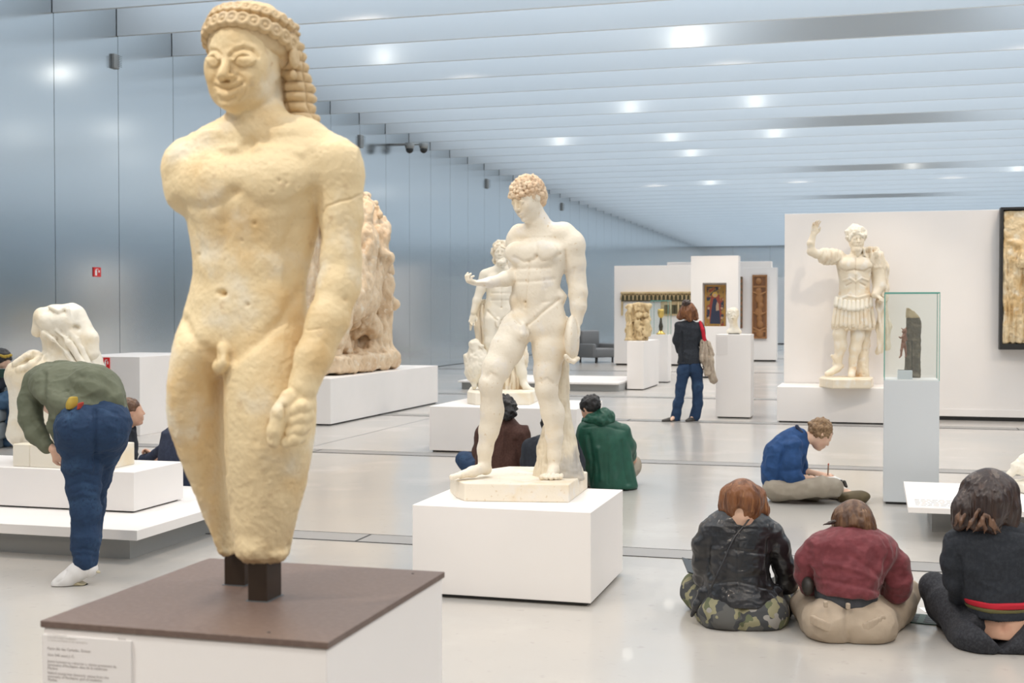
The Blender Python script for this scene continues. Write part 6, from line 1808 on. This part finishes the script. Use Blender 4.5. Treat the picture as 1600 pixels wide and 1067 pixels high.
# ---------------- person in the brown coat, left of the statue's shin
def brown_person():
    D = 11.25
    root = person('seated person with curly black hair in brown coat, behind the marble legs', 775, 765, D)
    S = Sculpt(D, .009); S.thin = True
    q, R, h = head(S, (788, 643, 0), 42, 170, 20, 0)
    S.chain([(788, 646, 0, 10), (785, 662, 2, 11)], 6); S.chain([(785, 662, 2, 14), (782, 700, 4, 28), (782, 745, 4, 30)], 10)
    S.chain([(815, 680, 4, 10), (822, 712, 20, 9), (815, 728, 60, 6)], 5); S.chain([(756, 680, 4, 10), (750, 712, 20, 9), (760, 728, 60, 6)], 5)
    S.chain([(765, 748, 10, 18), (728, 722, 60, 12), (760, 755, 90, 9)], 8); S.chain([(800, 748, 10, 18), (835, 730, 60, 12), (805, 755, 90, 9)], 8)
    S.build('body', M_skin, root)
    t = Sculpt(D, .009); t.chain([(765, 750, 10, 18), (732, 724, 55, 13), (726, 719, 62, 12), (755, 756, 90, 10)], 8); t.chain([(800, 750, 10, 18), (824, 738, 60, 13), (805, 756, 90, 10)], 8); t.disp.append(wrinkle(.008, .1)); t.build('blue_jeans', M_denim, root)
    j = Sculpt(D, .0085)
    j.loft([(652, 772, 800, 2, 14), (662, 758, 811, 3, 20), (676, 748, 826, 4, 26), (700, 745, 829, 4, 28), (730, 743, 828, 4, 29), (760, 742, 826, 4, 30), (766, 746, 822, 4, 26)], 0, 5)
    j.chain([(815, 676, 4, 13), (822, 705, 14, 11), (820, 725, 45, 10)], 5); j.chain([(757, 676, 4, 13), (751, 705, 14, 11), (755, 725, 45, 10)], 5)
    j.dent([(806, 690), (812, 730), (812, 760)], 4, .02); j.dent([(764, 690), (762, 740)], 4, .016)
    j.disp.append(wrinkle(.013, .13, (.8, 1, 1.8), 4, 2)); j.build('brown_coat', M_browncoat, root)
    g = Sculpt(D, .008); g.ellm(q(0, .06, .14), np.array((.46, .48, .46)) * h, R, .01); g.ellm(q(0, .38, -.12), np.array((.36, .22, .30)) * h, R, .02); g.disp.append(rough(.022, .035, 2, 2)); g.build('curly_hair', M_hair_black, root)
if want('brown'): brown_person()

# ---------------- person in black between them, hidden by the marble legs
def black_person():
    D = 10.75
    root = person('seated person in black jacket, half hidden behind the marble leg and tree trunk', 858, 765, D)
    S = Sculpt(D, .009); S.thin = True
    q, R, h = head(S, (862, 668, 30), 42, 180, 50, 0)
    S.chain([(862, 672, 26, 10), (860, 686, 10, 12)], 6); S.chain([(860, 686, 8, 16), (858, 715, 6, 28), (858, 750, 6, 30)], 10)
    S.chain([(828, 700, 6, 10), (826, 730, 20, 9), (840, 735, 60, 6)], 5); S.chain([(892, 700, 6, 10), (896, 730, 20, 9), (880, 735, 60, 6)], 5)
    S.chain([(842, 752, 10, 18), (815, 738, 60, 12), (840, 758, 90, 9)], 8); S.chain([(875, 752, 10, 18), (905, 738, 60, 12), (880, 758, 90, 9)], 8)
    S.build('body', M_skin, root)
    t = Sculpt(D, .009); t.chain([(842, 754, 10, 17), (818, 742, 55, 12), (840, 760, 90, 9)], 8); t.chain([(875, 754, 10, 17), (900, 742, 55, 12), (880, 760, 90, 9)], 8); t.build('dark_trousers', M_charcoal, root)
    j = Sculpt(D, .0085)
    j.loft([(681, 842, 878, 4, 14), (688, 828, 892, 4, 20), (700, 819, 903, 5, 25), (720, 817, 910, 5, 28), (745, 818, 914, 5, 29), (764, 820, 914, 5, 28)], 0, 5)
    j.chain([(829, 697, 6, 12), (826, 722, 12, 11), (832, 735, 45, 9)], 5); j.chain([(893, 697, 6, 12), (900, 722, 12, 12), (892, 735, 45, 9)], 5)
    j.chain([(832, 690, 0, 6), (837, 685, -4, 3)], 3); j.disp.append(wrinkle(.010, .12, (.8, 1, 1.8), 5, 2)); j.build('black_jacket', M_navyblack, root)
    g = Sculpt(D, .008); g.ellm(q(0, .10, .14), np.array((.40, .44, .40)) * h, R, .01); g.disp.append(rough(.010, .03, 2, 2)); g.build('hair', M_hair_black, root)
M_navyblack = cloth('navy_black_cloth', (.016, .021, .032))
if want('black'): black_person()

# ---------------- man bending over the draped figure
def leaning_man():
    D = 7.25
    root = person('man in olive green jacket and blue jeans bending forward, white sneaker lifted, at left', 125, 915, D)
    S = Sculpt(D, .007); S.thin = True
    q, R, h = head(S, (84, 622, 150), 62, 150, 70, 0)
    S.chain([(84, 616, 140, 16), (92, 604, 110, 18)], 8); S.chain([(82, 600, 105, 26), (115, 605, 60, 34), (150, 650, 26, 40)], 16)
    S.chain([(68, 606, 100, 15), (52, 650, 70, 12), (62, 680, 40, 10), (84, 704, 22, 7)], 6); S.chain([(135, 596, 110, 15), (150, 650, 130, 12), (140, 690, 130, 9)], 6)
    S.chain([(122, 660, 0, 26), (126, 740, 6, 18), (128, 800, 0, 14), (130, 880, 0, 9)], 8); S.chain([(168, 680, 24, 24), (150, 742, 52, 16), (143, 790, 70, 13), (142, 845, 84, 11), (140, 866, 88, 9)], 8)
    hand(S, S.pt((84, 703, 22)), (.75, -.1, -.55), (.2, 1, -.3), .18, .9, -1)
    hand(S, S.pt((140, 690, 130)), (-.3, .2, -1), (0, -1, 0), .18, .5, 1)
    S.build('body', M_skin_light, root)
    # jeans
    t = Sculpt(D, .0058)
    t.loft([(626, 108, 186, 22, 26), (640, 97, 198, 16, 38), (655, 90, 201, 12, 46), (672, 87, 199, 10, 50), (690, 88, 190, 12, 46), (705, 92, 178, 16, 38)], 0, 10)
    t.ell((122, 668, -12), (32, 40, 36), k=14); t.ell((174, 668, 6), (28, 38, 36), k=14)
    t.chain([(124, 690, 0, 32), (128, 730, 4, 27), (131, 765, 6, 23.5), (133, 800, 4, 22), (133, 840, 2, 20.5), (132, 874, 0, 19.5)], 10)
    t.chain([(168, 690, 24, 27), (150, 740, 50, 22), (143, 790, 70, 18), (142, 840, 84, 15)], 10)
    t.dent([(148, 640), (149, 690), (150, 735)], 3, .012); t.dent([(107, 645), (112, 672), (127, 679), (146, 672), (147, 642)], 1.2, .003); t.dent([(180, 640), (180, 676), (196, 680)], 1.2, .003)
    t.dent([(96, 634), (150, 636), (198, 650)], 1.2, .002)
    for y_ in (742, 756, 768, 780, 860, 868): t.dent([(112, y_ + 3), (130, y_ - 3), (152, y_ + 2)], 3, .005)
    t.disp.append(wrinkle(.007, .10, (1.3, 1, 1.2), 3, 2)); t.disp.append(wrinkle(.0025, .04, (1.6, 1, 1), 5, 2)); t.build('blue_jeans', M_denim, root)
    # jacket over the bent back
    j = Sculpt(D, .006)
    j.loft([(567, 72, 134, 100, 26), (573, 58, 152, 95, 42), (584, 50, 168, 84, 56), (600, 48, 182, 70, 64), (618, 56, 192, 52, 66), (632, 70, 197, 38, 60), (644, 80, 200, 26, 50), (654, 82, 201, 16, 46)], 0, 10)
    j.ell((150, 606, 40), (42, 50, 34), 0, 0, 30, 16); j.ell((100, 600, 60), (48, 44, 33), k=14); j.chain([(176, 628, 24, 22), (192, 646, 24, 9)], 12)
    j.chain([(92, 640, 18, 16), (88, 668, 16, 11), (86, 684, 16, 5)], 10)
    j.chain([(60, 598, 90, 22), (48, 628, 76, 16.5), (48, 655, 60, 15.5), (58, 680, 42, 14), (74, 698, 28, 10.5)], 10)
    j.ell((150, 676, -10), (62, 60, 40), 0, 0, 14, 5, '-')
    j.dent([(70, 585), (68, 620), (76, 650)], 4, .014); j.dent([(62, 640), (68, 652), (80, 660)], 3, .008); j.dent([(85, 590), (110, 583), (150, 590), (180, 610)], 5, .004)
    j.dent([(98, 612), (112, 606), (118, 615), (104, 622)], 2, .005); j.dent([(104, 608), (110, 618)], 2, .005); j.dent([(44, 620), (60, 628), (64, 645)], 2.5, .008); j.dent([(50, 660), (62, 668)], 2.5, .008)
    j.disp.append(wrinkle(.007, .11, (1.4, 1, 1.2), 4, 2)); j.disp.append(wrinkle(.0022, .04, (1, 1, 1), 9, 2)); j.build('olive_jacket', M_olive, root)
    # colourful shirt tail
    k_ = Sculpt(D, .005); k_.loft([(618, 108, 138, 7, 39), (628, 103, 139, 3.5, 42), (637, 103, 139, 4, 42)], 0, 2); k_.build('yellow_shirt_tail', M_yellow, root)
    k_ = Sculpt(D, .004); k_.loft([(628, 124, 133, -22, 21), (639, 122, 132, -22, 21.5)], 0, 1); k_.build('red_patch', M_redfab, root)
    # near sneaker, toe down to picture left
    f = Sculpt(D, .0045)
    f.chain([(130, 884, 0, 14), (120, 894, -4, 14), (104, 906, -8, 12.5), (91, 913, -10, 11)], 8); f.ell((140, 889, 0), (13, 14, 13), k=6)
    f.dent([(104, 892), (98, 904), (90, 910)], 1.5, .003); f.dent([(140, 884), (136, 900)], 1.4, .002); f.dent([(120, 886), (112, 898)], 1.4, .002)
    f.build('sneaker', M_shoe, root)
    f = Sculpt(D, .004); f.chain([(150, 898, 0, 8), (128, 909, -3, 9.5), (106, 919, -6, 9), (88, 924, -9, 6)], 5)
    f.bx((108, 888, -4), (52, 30, 12), 0, 0, 25, 2, 2, '-'); f.build('sneaker_sole', M_sole, root)
    f = Sculpt(D, .005); f.chain([(143, 862, 90, 12), (132, 868, 84, 10)], 6); f.build('far_sneaker', M_shoe, root)
if want('lean'): leaning_man()

# ---------------- boy's face and shoulder behind the bending man
def boy_face():
    D = 10.9
    root = person('seated boy with short brown hair seen in profile behind the bending man', 195, 760, D)
    S = Sculpt(D, .006); S.thin = True
    q, R, h = head(S, (205, 644, 0), 45, -118, -4, 0)
    S.chain([(203, 650, 0, 10), (198, 666, 2, 11)], 5); S.chain([(198, 668, 2, 16), (192, 700, 4, 26), (190, 745, 4, 28)], 10)
    S.chain([(188, 742, 10, 18), (230, 748, 40, 14), (200, 755, 60, 10)], 8)
    S.build('body', M_skin, root)
    g = Sculpt(D, .0055); g.ellm(q(0, .11, .17), np.array((.37, .43, .36)) * h, R, .01); g.ellm(q(0, -.38, -.18), np.array((.34, .30, .42)) * h, R, .01, '-'); g.boxm(q(0, -.1, -.42), np.array((.5, .5, .34)) * h, R, .01, .01, '-'); g.disp.append(rough(.005, .02, 2, 2)); g.build('short_hair', M_hair_brown, root)
    j = Sculpt(D, .0075); j.loft([(662, 188, 208, 4, 13), (668, 178, 212, 4, 18), (680, 166, 214, 4, 22), (700, 162, 215, 4, 25), (730, 160, 216, 4, 27), (755, 160, 216, 4, 27)], 0, 4); j.disp.append(wrinkle(.009, .1, (1, 1, 1), 4)); j.build('dark_sweater', M_navyblack, root)
    t = Sculpt(D, .009); t.chain([(188, 748, 10, 18), (228, 750, 40, 14), (200, 757, 60, 11)], 8); t.build('dark_trousers', M_charcoal, root)
if want('boyface'): boy_face()

# ---------------- person in navy, cut by the front statue
def navy_person():
    D = 10.3
    root = person('seated person in navy sweater, mostly hidden behind the large front statue', 290, 800, D)
    S = Sculpt(D, .008); S.thin = True
    q, R, h = head(S, (302, 640, 10), 46, 200, 15, 0)
    S.chain([(302, 650, 6, 11), (300, 668, 2, 12)], 5); S.chain([(298, 680, 2, 18), (292, 720, 4, 30), (292, 775, 4, 34)], 12)
    S.chain([(268, 690, 4, 11), (256, 718, 20, 10), (248, 722, 40, 8), (238, 712, 60, 6)], 5); S.chain([(290, 780, 10, 20), (250, 765, 60, 14), (290, 790, 90, 11)], 8)
    hand(S, S.pt((243, 716, 55)), (-.6, .2, .5), (-.3, -.5, -.6), .18, .9, 1)
    S.build('body', M_skin, root)
    j = Sculpt(D, .008); j.loft([(667, 262, 330, 4, 18), (676, 253, 338, 4, 26), (695, 248, 340, 4, 31), (720, 247, 340, 4, 33), (760, 250, 338, 4, 34), (792, 254, 334, 4, 33)], 0, 5)
    j.chain([(258, 700, 20, 9), (236, 716, 50, 7.5), (222, 718, 62, 7)], 4); j.disp.append(wrinkle(.008, .12, (1, 1, 1.5), 4)); j.build('navy_sweater', M_navy, root)
    t = Sculpt(D, .010); t.chain([(290, 782, 10, 22), (252, 770, 60, 15), (290, 790, 90, 12)], 8); t.build('dark_trousers', M_charcoal, root)
    g = Sculpt(D, .008); g.ellm(q(0, .10, .15), np.array((.39, .44, .40)) * h, R, .01); g.disp.append(rough(.01, .03, 2, 2)); g.build('hair', M_hair_dark, root)
    p0, p1 = W(243, 709, D + .25), W(246, 703, D + .25)
    r = thing('pencil', 'dark pencil in the hand of the person in the navy sweater', 'pencil', tuple(p0)); tube('shaft', M_black, [p0, p1], .004, r, 6)
if want('navy'): navy_person()

# ---------------- seated reader on the grey sofa, far left
def reader():
    D = 14.6
    root = person('seated person with yellow flowered headband reading on the grey sofa at the far left edge', 10, 700, D)
    S = Sculpt(D, .009); S.thin = True
    q, R, h = head(S, (4, 563, 0), 32, -70, 30, 0)
    S.chain([(2, 568, 0, 7), (-6, 580, 0, 8)], 4); S.chain([(-8, 584, 0, 13), (-14, 610, 0, 17), (-14, 632, 0, 19)], 8)
    S.chain([(-2, 588, -8, 7), (-2, 602, -12, 6), (10, 599, -10, 4.6)], 3); hand(S, S.pt((10, 599, -10)), (1, 0, .2), (0, 0, 1), .17, .8, 1)
    S.chain([(-12, 632, 0, 12), (22, 622, -6, 9), (24, 660, -6, 7), (22, 694, -6, 5)], 5)
    S.build('body', M_skin_light, root)
    g = Sculpt(D, .008); g.ellm(q(0, .10, .15), np.array((.42, .48, .42)) * h, R, .01); g.ellm(q(0, -.38, -.16), np.array((.34, .30, .38)) * h, R, .01, '-'); g.chain([(-6, 560, 4, 10), (-10, 574, 6, 8)], 4); g.disp.append(rough(.008, .03, 2, 2)); g.build('black_hair', M_hair_black, root)
    b = Sculpt(D, .007)
    for x, y in ((1, 555), (5, 557), (9, 557.5), (13, 556.5), (17, 555)): b.ell((x, y, -14), (2.8, 3.4, 2.2), k=1)
    b.disp.append(rough(.006, .02, 2)); b.build('flowered_headband', M_yellow, root)
    j = Sculpt(D, .009); j.loft([(576, -22, 4, 0, 10), (584, -26, 8, 0, 13), (600, -30, 8, 0, 15), (620, -30, 4, 0, 16), (632, -30, 4, 0, 17)], 0, 3); j.chain([(-2, 586, -8, 8), (-2, 602, -12, 7), (6, 600, -11, 5.5)], 3); j.disp.append(wrinkle(.01, .1)); j.build('dark_sweater', M_navyblack, root)
    t = Sculpt(D, .009); t.ell((-12, 634, 0), (18, 18, 14), k=4); t.chain([(-8, 630, -8, 13), (18, 622, -10, 12), (24, 628, -10, 11), (26, 656, -10, 9.5), (24, 690, -8, 8)], 5); t.chain([(-8, 632, 10, 13), (10, 626, 10, 12), (14, 660, 10, 10), (12, 692, 10, 8)], 5); t.disp.append(wrinkle(.01, .1)); t.build('blue_jeans', M_denim2, root)
    for dx, dd in ((24, -8), (12, 10)):
        f = Sculpt(D, .008); f.chain([(dx, 696, dd, 5), (dx + 12, 699, dd, 4)], 2); f.build('shoe', M_darkshoe, root)
    c = W(8, 590, D - .12)
    r = prop('green_book', 'dark green book held by the seated reader at the far left edge', 'book', M_notebook, (c.x, c.y, c.z), (.17, .03, .10), YAW)
    # sofa
    r = thing('sofa', 'low grey leather sofa under the reader at the far left edge', 'sofa', (W(-20, 700, D + .1).x, W(-20, 700, D + .1).y, 0), None, YAW)
    def bx(nm, x0, x1, y0, y1, z0, z1, bv=.04):
        bm = bmesh.new(); add_box(bm, x0, x1, y0, y1, z0, z1, bv); bm_obj(nm, bm, M_sofa2, r, True)
    bx('seat_cushion', -.6, .27, -.35, .40, .30, .44); bx('sofa_base', -.6, .27, -.35, .45, .10, .30); bx('backrest', -.6, .27, .33, .50, .30, .80); bx('plinth_rail', -.55, .22, -.30, .4, 0, .10, .01)
M_sofa2 = mat('blue_grey_leather', (.20, .23, .25), .45)
if want('reader'): reader()

# ---------------- standing woman
def standing_woman():
    D = 18.1
    root = person('standing woman with auburn hair, black jacket and jeans, a coat over her arm', 1070, 658, D)
    S = Sculpt(D, .010); S.thin = True
    q, R, h = head(S, (1074, 486, 0), 25, 165, 6, 0)
    S.chain([(1074, 492, 0, 5.5), (1075, 504, 0, 6)], 3); S.chain([(1076, 510, 0, 12), (1075, 540, 0, 11), (1075, 565, 0, 14)], 6)
    S.chain([(1060, 512, 0, 6), (1057, 534, 2, 5), (1062, 548, 12, 4), (1072, 548, 24, 3)], 3); S.chain([(1093, 512, 0, 6), (1098, 535, -2, 5), (1100, 556, 2, 4), (1100, 566, 2, 3)], 3)
    hand(S, S.pt((1100, 565, 2)), (0, 0, -1), (-1, 0, 0), .18, .6, 1); hand(S, S.pt((1072, 548, 24)), (.8, .3, .3), (0, 0, 1), .18, .6, 1)
    S.chain([(1068, 570, 0, 9), (1062, 605, 0, 6.5), (1056, 650, 2, 4.5), (1048, 656, -6, 3.5)], 4); S.chain([(1086, 570, 0, 9), (1090, 605, 0, 6.5), (1086, 650, 4, 4.5), (1078, 656, -4, 3.5)], 4)
    S.build('body', M_skin_light, root)
    t = Sculpt(D, .010)
    t.loft([(560, 1062, 1094, 0, 11), (572, 1060, 1096, 0, 13), (582, 1059, 1096, 0, 12)], 0, 4)
    t.chain([(1069, 578, 0, 10), (1064, 605, 0, 7.6), (1060, 630, 2, 7), (1055, 652, 2, 7.6)], 4); t.chain([(1087, 578, 0, 10), (1090, 605, 2, 7.6), (1090, 630, 4, 7), (1085, 653, 4, 8.2)], 4)
    t.dent([(1078, 566), (1078, 592)], 1.2, .02); t.disp.append(wrinkle(.010, .12, (1.3, 1, 1), 4)); t.build('flared_jeans', M_denim, root)
    j = Sculpt(D, .010)
    j.loft([(501, 1068, 1082, 0, 5), (505, 1060, 1092, 0, 8), (512, 1057, 1098, 0, 11), (525, 1059, 1096, 0, 11.5), (540, 1061, 1092, 0, 10.5), (555, 1059, 1095, 0, 12), (569, 1057, 1096, 0, 13)], 0, 3)
    j.chain([(1061, 510, 0, 7), (1057, 532, 2, 6.4), (1063, 547, 12, 5.4), (1070, 548, 22, 4.4)], 3); j.chain([(1093, 510, 0, 7), (1099, 534, -2, 6.2), (1101, 550, 2, 5.4)], 3)
    j.dent([(1066, 520), (1067, 565)], 1.4, .02); j.disp.append(wrinkle(.010, .12, (1.3, 1, 1), 4)); j.build('black_jacket', M_blackknit, root)
    g = Sculpt(D, .009); g.ell((1075, 485, 0), (11.5, 13, 14), k=4); g.chain([(1068, 490, 0, 8), (1063, 495, 0, 5.5)], 4); g.chain([(1082, 488, -2, 8), (1087, 497, -2, 4.5)], 4); g.chain([(1076, 490, -6, 8), (1078, 498, -7, 5)], 4)
    g.disp.append(strands(.012, .03, (1, 1, 5), 2)); g.build('hair', M_hair_auburn, root)
    g = Sculpt(D, .008); g.ell((1072, 474, -6), (6.5, 7, 5.5), k=2); g.disp.append(rough(.01, .03)); g.build('hair_bun', M_hair_dark, root)
    for p_ in ([(1058, 656.5, 2, 5), (1046, 657, -4, 4.6), (1037, 658, -8, 3.4)], [(1086, 656.5, 4, 5), (1078, 657, -6, 4.6), (1074, 658, -10, 3.6)]):
        f = Sculpt(D, .008); f.chain(p_, 2); f.build('shoe', M_darkshoe, root)
    s_ = Sculpt(D, .009); s_.chain([(1094, 503, -6, 2.6), (1098, 515, -11, 3), (1101, 532, -10, 3.4)], 1.5, fl=.6); s_.build('red_bag_strap', M_redtrim, root)
    c = Sculpt(D, .010); c.chain([(1099, 536, -8, 4), (1102, 560, -8, 6.5), (1105, 582, -6, 4)], 3); c.chain([(1104, 538, -2, 4), (1111, 565, -2, 6), (1115, 592, -2, 5)], 3); c.disp.append(wrinkle(.03, .10, (.5, .5, 4), 3)); c.build('coat_over_arm', M_beige, root)
if want('woman'): standing_woman()
